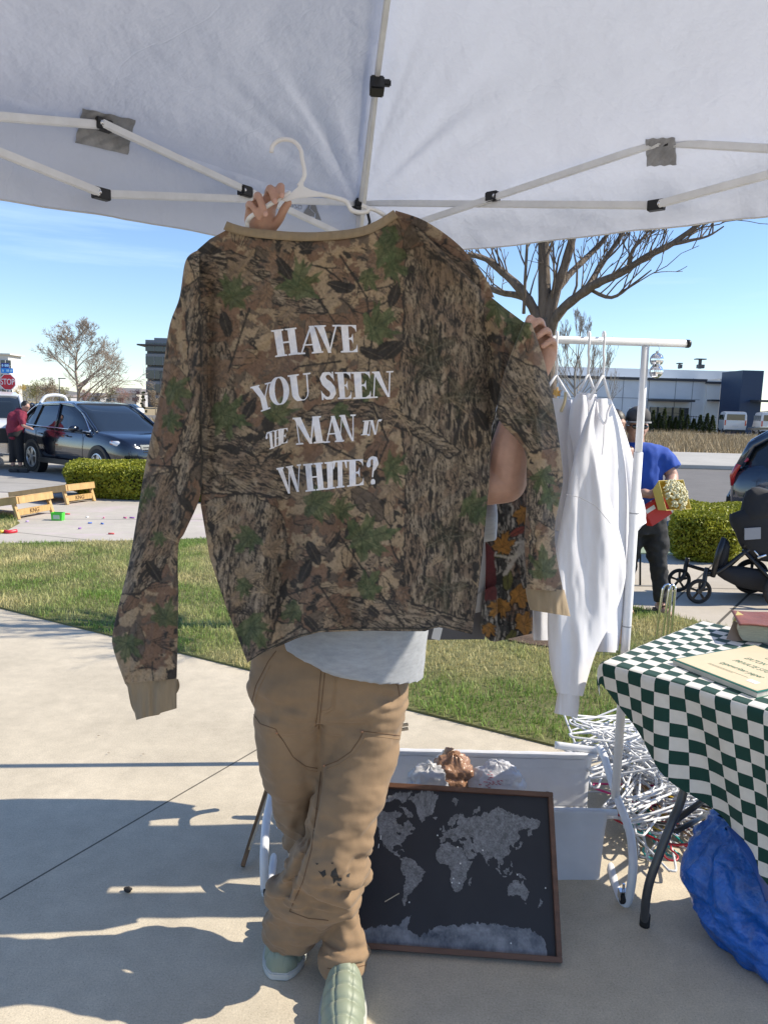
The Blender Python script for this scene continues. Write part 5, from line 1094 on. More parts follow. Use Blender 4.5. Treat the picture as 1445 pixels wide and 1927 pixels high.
strip('cuff', [(988, 1106), (990, 1120), (993, 1134), (997, 1148)], [(1061, 1110), (1065, 1124), (1069, 1142), (1073, 1160)], lambda x, y: SY + .03 + (fbm(x / 14, y / 80, 4, 2) - .5) * .016 + 0 * x, None, m_rib, rs_, .03, 1.6)
strip('front_shoulder', [(742, 412), (780, 440), (830, 482), (880, 530), (910, 560)], [(744, 396), (800, 416), (862, 460), (908, 514), (930, 560)], lambda x, y: SY + .055 + 0 * x, cm, m_camo, shirt, .004, 1.6)
def ribbon(name, pts, wd, depthf, mat, parent, bulge=.006, extra=0):
 P = resamp([(p.x, p.y) for p in smooth_pts([(a, b, 0) for a, b in pts], 10)], 160); T = np.gradient(P, axis=0); T /= np.linalg.norm(T, axis=1)[:, None]; N = np.stack([-T[:, 1], T[:, 0]], -1); s = np.linspace(-1, 1, 14)
 g_ = P[:, None] + N[:, None] * s[None, :, None] * wd / 2; x, y = g_[..., 0], g_[..., 1]; dd = depthf(x, y) - bulge * np.sqrt(1 - s ** 2)[None] + extra; dk = depthf(x, y) + bulge * np.sqrt(1 - s ** 2)[None] + extra + .0004
 return link(name, joinmeshes(name, [(Wn(x, y, dd), np.ones(g_.shape[:2] + (3,)) * .2), (Wn(x, y, dk), np.ones(g_.shape[:2] + (3,)) * .2)]), mat, parent)
ribbon('collar', [(424, 424), (440, 430), (470, 437), (540, 444), (600, 445), (670, 438), (710, 424), (745, 402)], 17, lambda x, y: sdepth(x, y) - .004, m_rib, shirt)
mseam = M('camo_seam_thread', (.05, .045, .035), .9)
for pl in ([(377, 480), (376, 560), (379, 700), (380, 850), (379, 945)], [(985, 606), (955, 690), (938, 760), (925, 800)], [(470, 1243), (502, 1222), (562, 1196), (604, 1186), (700, 1182), (800, 1183), (830, 1175), (886, 1189)]):
 q = resamp(pl, 90); dd = sdepth(q[:, 0], q[:, 1]) - .0012; st_ = MB().tube([Vector(p) for p in Wn(q[:, 0], q[:, 1], dd)], .0011, 5); st_.build('seam', mseam, shirt, smooth=True)
def Q4(x0, y0, x1, y1): return ('p', [(x0, y0), (x1, y0), (x1, y1), (x0, y1)])
def serif(x0, x1, y, up): # slab with small brackets; y baseline or cap line
 s = 1 if up else -1; return [('p', [(x0, y), (x1, y), (x1, y + s * .045), (x1 - .04, y + s * .06), (x0 + .04, y + s * .06), (x0, y + s * .045)])]
GL = {}
GL['H'] = (.95, [Q4(.10, 0, .38, 1), Q4(.60, 0, .88, 1), Q4(.3, .47, .65, .53)] + serif(0, .47, 0, 1) + serif(0, .47, 1, 0) + serif(.51, .98, 0, 1) + serif(.51, .98, 1, 0))
GL['A'] = (1.0, [('p', [(.40, 1), (.58, 1), (.96, 0), (.64, 0)]), ('p', [(.44, 1), (.50, .94), (.17, 0), (.11, 0)]), Q4(.2, .30, .62, .35)] + serif(0, .30, 0, 1) + serif(.55, 1.05, 0, 1))
GL['V'] = (1.0, [('p', [(.05, 1), (.36, 1), (.60, 0), (.46, 0)]), ('p', [(.50, .02), (.57, .04), (.90, 1), (.83, 1)])] + serif(-.03, .45, 1, 0) + serif(.70, 1.02, 1, 0))
GL['E'] = (.72, [Q4(.10, 0, .38, 1), Q4(.1, .0, .66, .05), Q4(.1, .95, .64, 1), Q4(.3, .47, .52, .53), ('p', [(.50, 0), (.72, 0), (.72, .30), (.66, .14), (.5, .04)]), ('p', [(.50, 1), (.70, 1), (.70, .72), (.64, .86), (.5, .96)]), ('p', [(.55, .30), (.55, .70), (.49, .56), (.42, .53), (.42, .47), (.49, .44)])] + serif(0, .2, 0, 1) + serif(0, .2, 1, 0))
GL['Y'] = (1.0, [('p', [(.04, 1), (.36, 1), (.60, .46), (.36, .46)]), Q4(.34, 0, .62, .5), ('p', [(.52, .42), (.58, .42), (.90, 1), (.84, 1)])] + serif(-.04, .44, 1, 0) + serif(.70, 1.02, 1, 0) + serif(.22, .74, 0, 1))
GL['O'] = (.95, [('e', .48, .5, .47, .52, 1), ('e', .48, .5, .20, .46, -1)])
GL['U'] = (.95, [Q4(.08, .28, .36, 1), Q4(.74, .3, .80, 1), ('arcu',)] + serif(-.02, .46, 1, 0) + serif(.62, .93, 1, 0))
GL['S'] = (.72, [('s',)])
GL['N'] = (1.0, [Q4(.12, 0, .17, 1), Q4(.80, 0, .86, 1), ('p', [(.04, 1), (.34, 1), (.86, 0), (.76, 0)])] + serif(0, .32, 0, 1) + serif(-.03, .3, 1, 0) + serif(.66, .99, 1, 0))
GL['T'] = (.8, [Q4(.26, 0, .54, 1), Q4(.02, .94, .78, 1), ('p', [(.0, 1), (.16, .97), (.06, .72), (.0, .68)]), ('p', [(.80, 1), (.64, .97), (.74, .72), (.80, .68)])] + serif(.16, .64, 0, 1))
GL['M'] = (1.15, [Q4(.11, 0, .16, 1), Q4(.78, 0, 1.04, 1), ('p', [(.03, 1), (.32, 1), (.64, 0), (.52, 0)]), ('p', [(.54, .0), (.60, .0), (.86, 1), (.80, 1)])] + serif(0, .29, 0, 1) + serif(.68, 1.13, 0, 1) + serif(-.04, .3, 1, 0) + serif(.8, 1.13, 1, 0))
GL['I'] = (.5, [Q4(.11, 0, .39, 1)] + serif(0, .5, 0, 1) + serif(0, .5, 1, 0))
GL['W'] = (1.35, [('p', [(.04, 1), (.32, 1), (.54, 0), (.42, 0)]), ('p', [(.46, .0), (.52, .02), (.72, .9), (.66, .95)]), ('p', [(.58, 1), (.86, 1), (1.06, 0), (.92, 0)]), ('p', [(.98, 0), (1.03, .03), (1.30, 1), (1.24, 1)])] + serif(-.04, .4, 1, 0) + serif(.52, .92, 1, 0) + serif(1.12, 1.40, 1, 0))
GL['?'] = (.62, [('q',)])
GL['n'] = (1.0, [Q4(.14, 0, .20, .95), ('p', [(.08, 1), (.32, 1), (.72, 0), (.60, 0)]), Q4(.68, .0, .74, .95), ('e', .12, .03, .11, .09, 1), ('e', .86, .95, .12, .10, 1), ('p', [(.68, .9), (.74, 1.02), (.9, 1.04), (.86, .96)])])
GL['t'] = (.9, [Q4(.32, 0, .56, .92), ('p', [(.1, .72), (.2, .9), (.75, .98), (.75, 1.06), (.15, 1.0), (.02, .8)]), ('e', .08, .72, .10, .09, 1), ('e', .55, 1.10, .10, .09, 1)] + serif(.22, .66, 0, 1))
def gmask(ch, X, Y):
 m = np.zeros(X.shape, bool)
 for pr in GL[ch][1]:
  if pr[0] == 'p': m |= inpoly(X, Y, pr[1])
  elif pr[0] == 'e':
   e = ((X - pr[1]) / pr[3]) ** 2 + ((Y - pr[2]) / pr[4]) ** 2 < 1
   m = (m | e) if pr[5] > 0 else (m & ~e)
  elif pr[0] == 'arcu':
   o = (((X - .44) / .36) ** 2 + ((Y - .30) / .33) ** 2 < 1) & (Y < .30); i = (((X - .55) / .19) ** 2 + ((Y - .30) / .27) ** 2 < 1); m |= o & ~i
  elif pr[0] == 's':
   t = np.linspace(0, 1, 26); cx = .36 + .24 * np.array([math.sin(2 * PI * (q * 1.0) + .9) if False else 0 for q in t])
   pl = [(.60, .80), (.50, .93), (.36, .97), (.22, .90), (.17, .77), (.24, .63), (.40, .51), (.53, .38), (.57, .24), (.50, .10), (.36, .03), (.22, .07), (.10, .2)]
   wd = [.04, .05, .06, .09, .13, .15, .17, .15, .13, .09, .06, .05, .04]
   for (a, b), (c, d), w1, w2 in zip(pl[:-1], pl[1:], wd[:-1], wd[1:]):
    dx, dy = c - a, d - b; tt = np.clip(((X - a) * dx + (Y - b) * dy) / (dx * dx + dy * dy), 0, 1); m |= np.hypot(X - a - tt * dx, Y - b - tt * dy) < w1 + (w2 - w1) * tt
   m |= inpoly(X, Y, [(.58, 1.0), (.64, 1.0), (.66, .64), (.58, .80)]) | inpoly(X, Y, [(.04, 0), (.11, 0), (.14, .18), (.04, .36)])
  elif pr[0] == 'q':
   pl = [(.14, .72), (.20, .90), (.34, .97), (.46, .88), (.48, .74), (.42, .60), (.34, .48), (.30, .28)]; wd = [.10, .05, .05, .10, .13, .09, .04, .03]
   for (a, b), (c, d), w1, w2 in zip(pl[:-1], pl[1:], wd[:-1], wd[1:]):
    dx, dy = c - a, d - b; tt = np.clip(((X - a) * dx + (Y - b) * dy) / (dx * dx + dy * dy), 0, 1); m |= np.hypot(X - a - tt * dx, Y - b - tt * dy) < w1 + (w2 - w1) * tt
   m |= np.hypot(X - .31, Y - .08) < .115
 return m
zz = lambda x, y: (460 + x * 290 / 1445, 590 + y * 290 / 1445)
LET = [('H', [(290, 410), (520, 380), (488, 130), (250, 158)]), ('A', [(500, 385), (740, 368), (760, 108), (500, 122)]), ('V', [(690, 372), (900, 366), (895, 105), (655, 112)]), ('E', [(905, 366), (1062, 362), (1052, 108), (880, 106)]),
('Y', [(120, 935), (290, 875), (250, 640), (55, 690)]), ('O', [(240, 870), (430, 840), (410, 580), (222, 610)]), ('U', [(440, 832), (640, 800), (625, 552), (405, 580)]), ('S', [(720, 812), (868, 800), (848, 545), (695, 553)]), ('E', [(878, 803), (1004, 798), (998, 548), (848, 550)]), ('E', [(1018, 802), (1186, 795), (1180, 545), (998, 549)]), ('N', [(1180, 795), (1392, 780), (1398, 538), (1195, 545)]),
('t', [(215, 1280), (305, 1255), (295, 1090), (195, 1120)]), ('H', [(275, 1258), (345, 1232), (345, 1078), (275, 1100)]), ('E', [(325, 1228), (405, 1212), (408, 1072), (332, 1082)]), ('M', [(485, 1232), (765, 1210), (722, 960), (452, 978)]), ('A', [(745, 1215), (935, 1198), (925, 955), (735, 965)]), ('N', [(870, 1205), (1050, 1195), (1045, 945), (890, 952)]),
('I', [(1092, 1142), (1162, 1138), (1185, 1000), (1110, 1006)]), ('n', [(1150, 1150), (1262, 1130), (1292, 990), (1165, 1002)]),
('W', [(345, 1702), (560, 1662), (530, 1410), (300, 1450)]), ('H', [(574, 1672), (760, 1650), (735, 1395), (550, 1412)]), ('I', [(762, 1652), (850, 1640), (850, 1385), (750, 1395)]), ('T', [(835, 1640), (965, 1625), (960, 1372), (830, 1382)]), ('E', [(962, 1625), (1118, 1608), (1116, 1364), (960, 1374)]), ('?', [(1150, 1608), (1262, 1595), (1258, 1335), (1130, 1345)])]
V = []; Qs = []
for ch, cs in LET:
 bl, br, tr_, tl_ = [np.array(zz(*c)) for c in cs]; wd = GL[ch][0]; n = 130; ht = np.linalg.norm(tl_ - bl); ww = np.linalg.norm(br - bl)
 ny = int(ht / .32); nx = int(ww / .32); X, Y = np.meshgrid((np.arange(nx) + .5) / nx, (np.arange(ny) + .5) / ny); m = gmask(ch, X * wd, Y)
 def P(u, v): return (bl * (1 - u) + br * u) * (1 - v) + (tl_ * (1 - u) + tr_ * u) * v
 for i in range(ny):
  j = 0; row = m[i]
  while j < nx:
   if row[j]:
    k = j
    while k < nx and row[k] and k - j < 10: k += 1
    Qs.append([len(V) + q for q in range(4)]); V += [P(j / nx, i / ny), P(k / nx, i / ny), P(k / nx, (i + 1) / ny), P(j / nx, (i + 1) / ny)]; j = k
   else: j += 1
V = np.array(V); A3 = Wn(V[:, 0], V[:, 1], sdepth(V[:, 0], V[:, 1]) - .0011)
link('lettering', rawmesh('lettering', A3, np.array(Qs)), M('white_screen_print', (.74, .73, .78), .6, var=(120, .10), bump=(500, .3, .0005)), shirt, smooth=False)
m_hang = M('white_plastic', (.74, .74, .76), .35, spec=.5)
hh = thing('clothes_hanger', 'white plastic hanger gripped by the hand, holding the camouflage shirt', 'hanger', W(570, 360, SY))
def wp2(pts, Y): return smooth_pts([W(a, b, Y + (c if len(q) > 2 else 0)) for q in pts for a, b, c in [(q + (0,))[:3]]], 7)
mb = MB(); mb.tube(wp2([(511, 287), (513, 275), (524, 265), (540, 262), (556, 268), (566, 282), (569, 300), (573, 320), (572, 334), (562, 350)], SY), .0048, 10); mb.build('hook', m_hang, hh, smooth=True)
I = .022
mb = MB(); mb.tube(wp2([(548, 362), (520, 377), (490, 396), (472, 408, .006), (466, 418, .02), (465, 436, .024)], SY), .0052, 10)
mb.tube(wp2([(570, 358), (600, 365), (635, 373), (652, 380), (658, 390), (664, 397), (680, 400), (692, 397), (694, 392), (712, 398, .01), (738, 416, .022)], SY), .0050, 10); mb.tube(wp2([(681, 386), (690, 390), (705, 395)], SY), .0042, 8)
mb.build('shoulder_bar', m_hang, hh, smooth=True)
mb = MB(); mb.prism([(566, 338), (572, 340), (571, 350), (600, 364), (622, 370), (590, 371), (560, 373), (538, 380), (528, 376), (545, 365), (560, 352)], SY - .005, SY + .005, lambda a, b, c: tuple(W(a, b, c))); mb.build('gusset', m_hang, hh, bevel=.0015)
# ================================================================ people
def PX(px, py, Y): return W(px, py, Y)
def ringloft(mb, rows, n=28, sq=.0):
 rings = []
 R = [tuple(float(q) for q in r) for r in rows]; fine = []
 for i in range(len(R) - 1):
  for k in range(5):
   t = k / 5; a = R[max(i - 1, 0)]; b = R[i]; c = R[i + 1]; d = R[min(i + 2, len(R) - 1)]
   fine.append([.5 * ((2 * q) + (r - p) * t + (2 * p - 5 * q + 4 * r - s) * t * t + (3 * q - p - 3 * r + s) * t ** 3) for p, q, r, s in zip(a, b, c, d)])
 fine.append(list(R[-1]))
 for lx, ly, rx, ry, Y, d in fine:
  A, B = W(lx, ly, Y), W(rx, ry, Y); c = (A + B) / 2; h = (B - A) / 2; ring = []
  for k in range(n):
   th = 2 * PI * k / n; cs, sn = math.cos(th), math.sin(th)
   ring.append(c + h * (abs(cs) ** (1 - sq) * (1 if cs > 0 else -1)) + Vector((0, d * (abs(sn) ** (1 - sq)) * (1 if sn > 0 else -1), 0)))
  rings.append(ring)
 mb.loft(rings); return mb
def row(cx, cy, Y, hw, d, slant=0): return (cx - hw, cy - slant, cx + hw, cy + slant, Y, d)
def head(mb, c, s=1.0, face=Vector((0, -1, 0)), up=Vector((0, 0, 1))):
 f = face.normalized(); r = f.cross(up).normalized() * -1; up = r.cross(f) * -1 if r.cross(f).dot(up) < 0 else r.cross(f)
 rot = Matrix((r, f, up)).transposed()
 def at(x, y, z): return c + rot @ (Vector((x, y, z)) * s)
 mb.ell(c, (.074 * s, .092 * s, .108 * s), 24, 16, rot); mb.ell(at(0, .022, -.055), (.054 * s, .062 * s, .062 * s), 18, 12, rot); mb.ell(at(0, .055, -.098), (.024 * s, .022 * s, .018 * s), 12, 8, rot)
 mb.ell(at(0, .092, -.022), (.012 * s, .02 * s, .020 * s), 10, 8, rot); mb.ell(at(0, .082, .0), (.009 * s, .016 * s, .03 * s), 10, 8, rot); mb.ell(at(0, .083, -.058), (.022 * s, .012 * s, .006 * s), 10, 6, rot); mb.ell(at(0, .081, -.068), (.019 * s, .012 * s, .007 * s), 10, 6, rot)
 mb.ell(at(0, .078, .03), (.05 * s, .014 * s, .01 * s), 12, 6, rot)
 for q in (-1, 1): mb.ell(at(q * .076, -.005, -.01), (.010 * s, .02 * s, .032 * s), 8, 8, rot); mb.ell(at(q * .03, .066, -.028), (.022 * s, .016 * s, .016 * s), 10, 8, rot)
 return at, rot
def wrinkle(me, amp, sc, axis_scale=(1, 1, 1), seed=0.0, f=None, ridge=False):
 n = len(me.vertices); co = np.empty(n * 3, np.float32); me.vertices.foreach_get('co', co); co = co.reshape(-1, 3); no = np.array([v.normal[:] for v in me.vertices])
 a = np.array([mnoise.fractal(Vector((float(x) * sc * axis_scale[0] + seed, float(y) * sc * axis_scale[1], float(z) * sc * axis_scale[2])), .8, 2.0, 3) for x, y, z in co])
 if ridge: a = np.clip(.32 - np.abs(a), 0, 1) * 1.0
 d = amp * a
 if f is not None: d = d * f(co)
 co = co + no * d[:, None]; me.vertices.foreach_set('co', co.astype(np.float32).reshape(-1)); me.update(); return me
pr = thing('person', 'person hidden behind the held up shirt, in tan work trousers and sage slippers', 'person', (-.12, 1.95, 0))
b = MB()
at, rot = head(b, Vector((PX(665, 700, 1.99).x, 1.99, 1.665)))
b.loft([[Vector((PX(665, 700, 1.99).x, 1.99, z)) + Vector((r * math.cos(t), .01 + r * math.sin(t), 0)) for t in np.linspace(0, 2 * PI, 16, False)] for z, r in ((1.42, .07), (1.48, .056), (1.53, .054), (1.60, .056))])
ringloft(b, [row(665, 868, 1.98, 60, .06), row(665, 885, 1.98, 128, .08), row(665, 950, 1.98, 118, .105), row(662, 1020, 1.98, 108, .105), row(650, 1100, 1.98, 98, .10), row(632, 1180, 1.98, 108, .10), row(622, 1260, 1.98, 122, .11), row(618, 1310, 1.98, 90, .07)])
capsule(b, [PX(770, 900, 1.97), PX(860, 912, 1.88), PX(950, 908, 1.85)], [.056, .056, .052]); capsule(b, [PX(952, 905, 1.85), PX(962, 845, 1.84), PX(982, 770, 1.83), PX(1010, 692, 1.80)], [.052, .052, .042, .026])
capsule(b, [PX(560, 895, 1.97), PX(500, 760, 1.95), PX(450, 650, 1.92)], [.056, .048, .042]); capsule(b, [PX(450, 650, 1.92), PX(462, 550, 1.88), PX(494, 440, 1.80)], [.044, .040, .027])
capsule(b, [PX(494, 445, SY + .06), PX(493, 420, SY + .052), PX(497, 396, SY + .045)], [.028, .030, .028], flat=1.0)
capsule(b, [PX(476, 415, SY + .05), PX(476, 392, SY + .045)], [.020, .016])
FR = .0088
def finger(mb, pts, r=FR):
 P = [W(a, c, SY + d) for a, c, d in pts]; capsule(mb, P, [r * 1.12, r * 1.05, r * 1.0, r * .86][:len(P)], 12)
finger(b, [(512, 392, .042), (524, 362, .030), (529, 351, .002), (530, 367, -.014)])
finger(b, [(500, 390, .042), (506, 362, .028), (510, 356, -.004), (517, 377, -.016)], .0092)
finger(b, [(485, 396, .042), (484, 374, .026), (487, 370, -.004), (499, 402, -.013)])
finger(b, [(474, 402, .040), (468, 388, .024), (473, 385, -.001), (488, 411, -.007)], .0074)
finger(b, [(512, 430, .045), (526, 412, .030), (534, 395, .016), (543, 382, .010)], .0098)
capsule(b, [PX(1012, 700, SY + .055), PX(1024, 672, SY + .055), PX(1028, 655, SY + .052)], [.026, .028, .024])
finger(b, [(1018, 660, .050), (1008, 622, .036), (998, 598, .008), (992, 606, -.012)], .0078)
finger(b, [(1026, 660, .050), (1021, 618, .034), (1014, 604, .010), (1000, 614, -.004)], .0086)
finger(b, [(1034, 664, .050), (1033, 634, .034), (1027, 622, .010), (1010, 634, -.002)], .0086)
finger(b, [(1040, 672, .050), (1042, 650, .036), (1037, 641, .012), (1020, 652, .0)], .0080)
capsule(b, [PX(570, 1300, 1.99), PX(560, 1440, 2.02), PX(578, 1545, 2.045), PX(640, 1650, 1.99)], [.05, .042, .035, .034]); capsule(b, [PX(640, 1650, 1.98), PX(648, 1790, 1.91)], [.034, .030])
capsule(b, [PX(668, 1300, 1.98), PX(670, 1430, 1.94), PX(640, 1560, 1.89), PX(610, 1640, 1.89)], [.05, .044, .038, .036]); capsule(b, [PX(610, 1640, 1.90), PX(540, 1765, 2.0)], [.05, .034])
body = link('body', remeshed(b, .0036, 3), m_skin, pr)
m_nail = M('finger_nail', (.56, .33, .27), .3)
for (px, py, dY) in ((531, 368, -.0235), (518, 379, -.026), (500, 403, -.0225), (993, 604, -.0205)):
 mb = MB(); mb.ell(W(px, py, SY + dY), (.0052, .0022, .0062), 10, 6); mb.build('nail', m_nail, pr, smooth=True)
mb = MB(); hc = at(0, -.012, .018); mb.ell(hc, (.082, .098, .104), 20, 12, rot); mb.ell(at(0, -.05, -.03), (.07, .06, .08), 14, 8, rot); link('hair', remeshed(mb, .006, 2), m_hair, pr)
m_tee = M('heather_grey_cotton', (.33, .345, .37), .9, var=(70, .14), bump=(500, .5, .0008), stretch=(.35, 1, 1.6), sheen=.15)
t = MB(); ringloft(t, [row(665, 872, 1.98, 70, .06), row(665, 888, 1.98, 146, .09), row(668, 960, 1.97, 148, .13), (525, 1060, 806, 1060, 1.965, .135), (520, 1150, 806, 1170, 1.955, .145), (519, 1188, 803, 1215, 1.95, .15), (519, 1196, 801, 1250, 1.95, .152), (519, 1202, 799, 1276, 1.95, .153)], 40)
t.tube([PX(720, 915, 1.97), PX(800, 950, 1.97), PX(870, 975, 1.95), PX(934, 975, 1.93)], [.10, .095, .078, .060], 20); t.tube([PX(600, 905, 1.96), PX(540, 850, 1.96), PX(500, 760, 1.95)], [.10, .085, .07], 20)
tm = remeshed(t, .006, 5); tee = link('t_shirt', wrinkle(tm, .010, 5.5, (1, .6, .8), 3.0), m_tee, pr)
def m_duck():
 m = M('tan_cotton_duck', (.245, .162, .092), .85, bump=(420, .45, .0009), sheen=.12, var=(7, .16), stretch=(1, 1, .55)); return m
m_tr = m_duck()
t = MB()
ringloft(t, [row(622, 1180, 1.975, 142, .125), row(620, 1235, 1.97, 150, .135), row(617, 1290, 1.97, 149, .14), row(614, 1330, 1.97, 141, .135), row(612, 1362, 1.985, 130, .11), row(606, 1400, 1.98, 100, .09), row(600, 1450, 1.98, 60, .07), row(594, 1500, 1.99, 40, .05)], 40)
ringloft(t, [row(541, 1300, 1.975, 68, .105), row(545, 1360, 1.98, 70, .10), row(551, 1430, 1.99, 66, .095), row(566, 1500, 2.02, 62, .088), row(590, 1575, 2.045, 62, .084), row(634, 1628, 2.01, 66, .078), row(645, 1672, 1.97, 30, .06), row(647, 1720, 1.945, 30, .058), row(648, 1765, 1.915, 36, .06), row(649, 1800, 1.895, 46, .066), row(650, 1822, 1.885, 41, .056)], 32)
ringloft(t, [row(694, 1300, 1.965, 70, .105), row(688, 1360, 1.95, 72, .10), row(676, 1430, 1.925, 72, .095), row(656, 1500, 1.885, 73, .085), row(634, 1570, 1.865, 75, .085), row(608, 1640, 1.87, 82, .085, 4), row(580, 1695, 1.92, 84, .085, 8), row(556, 1738, 1.95, 64, .08, 6), row(540, 1768, 1.975, 42, .062, 2)], 32)
tm = remeshed(t, .005, 3)
def folds(co):      # more creasing at knee, ankle and crotch
 z = co[:, 2]; return .35 + 1.2 * np.exp(-((z + 0 - .34) / .16) ** 2) + 1.0 * np.exp(-((z - .08) / .08) ** 2) + .6 * np.exp(-((z - .80) / .07) ** 2)
tr0 = link('trousers', tm, m_tr, pr)
tm.transform(Matrix.Translation(pr.location)); wrinkle(tm, .020, 5.2, (.75, .75, 1.5), 1.0, folds); wrinkle(tm, -.020, 9, (.55, .55, 1.3), 8.0, folds, True); wrinkle(tm, .007, 16, (.6, .6, 1.6), 4.0, folds); tm.transform(Matrix.Translation(-Vector(pr.location)))
def crease(o, lines):
 me = o.data; off = Vector(o.parent.location); n = len(me.vertices); co = np.empty(n * 3, np.float32); me.vertices.foreach_get('co', co); co = co.reshape(-1, 3); no = np.array([v.normal[:] for v in me.vertices]); wv = co + np.array(off)
 d = wv - np.array([0, 0, H]); f = d @ np.array(FW); u = d @ np.array(RC) / f; v = d @ np.array(UC) / f; px = CX + F * u; py = CY - F * v; front = no @ np.array(FW) < .15
 for pl, wd, am in lines: co = co - no * (am * np.exp(-(dpoly(px, py, pl) / wd) ** 2) * front)[:, None]
 me.vertices.foreach_set('co', co.astype(np.float32).reshape(-1)); me.update()
 bm = bmesh.new(); bm.from_mesh(me)
 for q in range(3): bmesh.ops.smooth_vert(bm, verts=bm.verts, factor=.5, use_axis_x=True, use_axis_y=True, use_axis_z=True)
 bm.to_mesh(me); bm.free()
crease(tr0, [([(600, 1376), (599, 1420), (596, 1470), (588, 1530), (572, 1590), (552, 1640), (535, 1690)], 7, .021), ([(588, 1400), (582, 1480), (566, 1560)], 14, .008), ([(598, 1300), (594, 1340), (592, 1372)], 6, .006), ([(604, 1372), (640, 1366), (690, 1368)], 8, .010), ([(590, 1372), (560, 1362), (520, 1350)], 9, .007), ([(650, 1315), (700, 1308), (750, 1318)], 12, .008), ([(655, 1352), (700, 1346), (745, 1350)], 10, -.006),
([(470, 1290), (520, 1320), (580, 1365)], 16, -.006), ([(600, 1400), (570, 1430), (530, 1440)], 12, .006), ([(610, 1770), (650, 1790), (690, 1782)], 7, .010), ([(600, 1800), (640, 1812), (680, 1805)], 5, -.006), ([(500, 1712), (540, 1745), (590, 1752)], 8, .009), ([(535, 1620), (560, 1680), (600, 1720)], 10, .005), ([(650, 1690), (668, 1740), (680, 1780)], 9, -.007), ([(560, 1560), (548, 1600), (520, 1650)], 9, .008), ([(480, 1380), (500, 1480), (540, 1580)], 14, .004)])
tree_t = bvh(tr0)
m_st = M('trouser_stitch', (.13, .07, .035), .8); m_st2 = M('pale_stitch', (.30, .19, .10), .8)
for pl in ([(605, 1255), (602, 1290), (598, 1340), (594, 1368)], [(612, 1258), (608, 1300), (603, 1345), (600, 1372)], [(476, 1342), (490, 1362), (520, 1372), (522, 1378), (534, 1395), (552, 1425), (575, 1442), (597, 1446)], [(755, 1385), (720, 1380), (684, 1376), (676, 1392), (660, 1415), (635, 1432), (612, 1441)], [(604, 1452), (596, 1520), (586, 1600), (570, 1660), (545, 1715)], [(545, 1715), (580, 1728), (618, 1732)],
[(472, 1330), (482, 1290), (505, 1245), (520, 1225)], [(752, 1310), (748, 1290), (742, 1284)], [(616, 1822), (650, 1826), (688, 1816)]): seam(tree_t, pl, .0011, 50, .0004).build('seam', m_st, pr, smooth=True)
for pl in ([(524, 1384), (538, 1402), (556, 1431), (578, 1449), (597, 1452)], [(752, 1391), (720, 1387), (690, 1383), (682, 1398), (664, 1421), (638, 1439), (616, 1448)], [(630, 1265), (628, 1300), (625, 1330), (618, 1335), (600, 1340)], [(634, 1266), (632, 1302), (629, 1334), (612, 1345)], [(476, 1336), (487, 1296), (509, 1252)], [(596, 1345), (590, 1372)]): seam(tree_t, pl, .0008, 50, .0004).build('seam', m_st2, pr, smooth=True)
for x, y in ((521, 1379), (682, 1377), (611, 1441)):
 p = onsurf(tree_t, x, y, .001); mb = MB(); mb.ell(p, (.0042, .0018, .0042), 12, 6); mb.build('rivet', M('copper_rivet', (.35, .2, .13), .35, .9), pr, smooth=True)
def surf_patch(tree, polys, name, mat, parent, st=1.0, off=.0009):
 V = []; Q = []; ix = {}
 def vid(i, j):
  if (i, j) not in ix:
   p = onsurf(tree, i * st, j * st, off); ix[(i, j)] = None if p is None else len(V)
   if p is not None: V.append(tuple(p))
  return ix[(i, j)]
 for poly in polys:
  a = np.array(poly); x0, y0 = (a.min(0) / st).astype(int) - 1; x1, y1 = (a.max(0) / st).astype(int) + 1
  for i in range(x0, x1):
   for j in range(y0, y1):
    if inpoly(np.array([(i + .5) * st]), np.array([(j + .5) * st]), poly)[0]:
     q = [vid(i, j), vid(i + 1, j), vid(i + 1, j + 1), vid(i, j + 1)]
     if None not in q: Q.append(q)
 if Q: return link(name, rawmesh(name, np.array(V), np.array(Q)), mat, parent)
surf_patch(tree_t, [[(624, 1640), (632, 1632), (634, 1640), (638, 1652), (643, 1651), (643, 1658), (632, 1657), (628, 1664), (626, 1652), (622, 1648)], [(604, 1641), (612, 1636), (614, 1646), (608, 1651), (606, 1648), (599, 1638)], [(594, 1624), (600, 1625), (597, 1628)], [(622, 1623), (628, 1623), (626, 1626)], [(653, 1645), (659, 1643), (657, 1651), (652, 1650)], [(634, 1661), (639, 1662), (642, 1669), (636, 1666)]], 'stain', M('black_paint_stain', (.03, .028, .026), .8), pr, .7)
m_slip = M('sage_quilted_nylon', (.235, .27, .195), .5, var=(30, .06), bump=(190, .35, .0012), sheen=.2)
m_sole = M('pale_sole', (.52, .53, .50), .6, var=(40, .1))
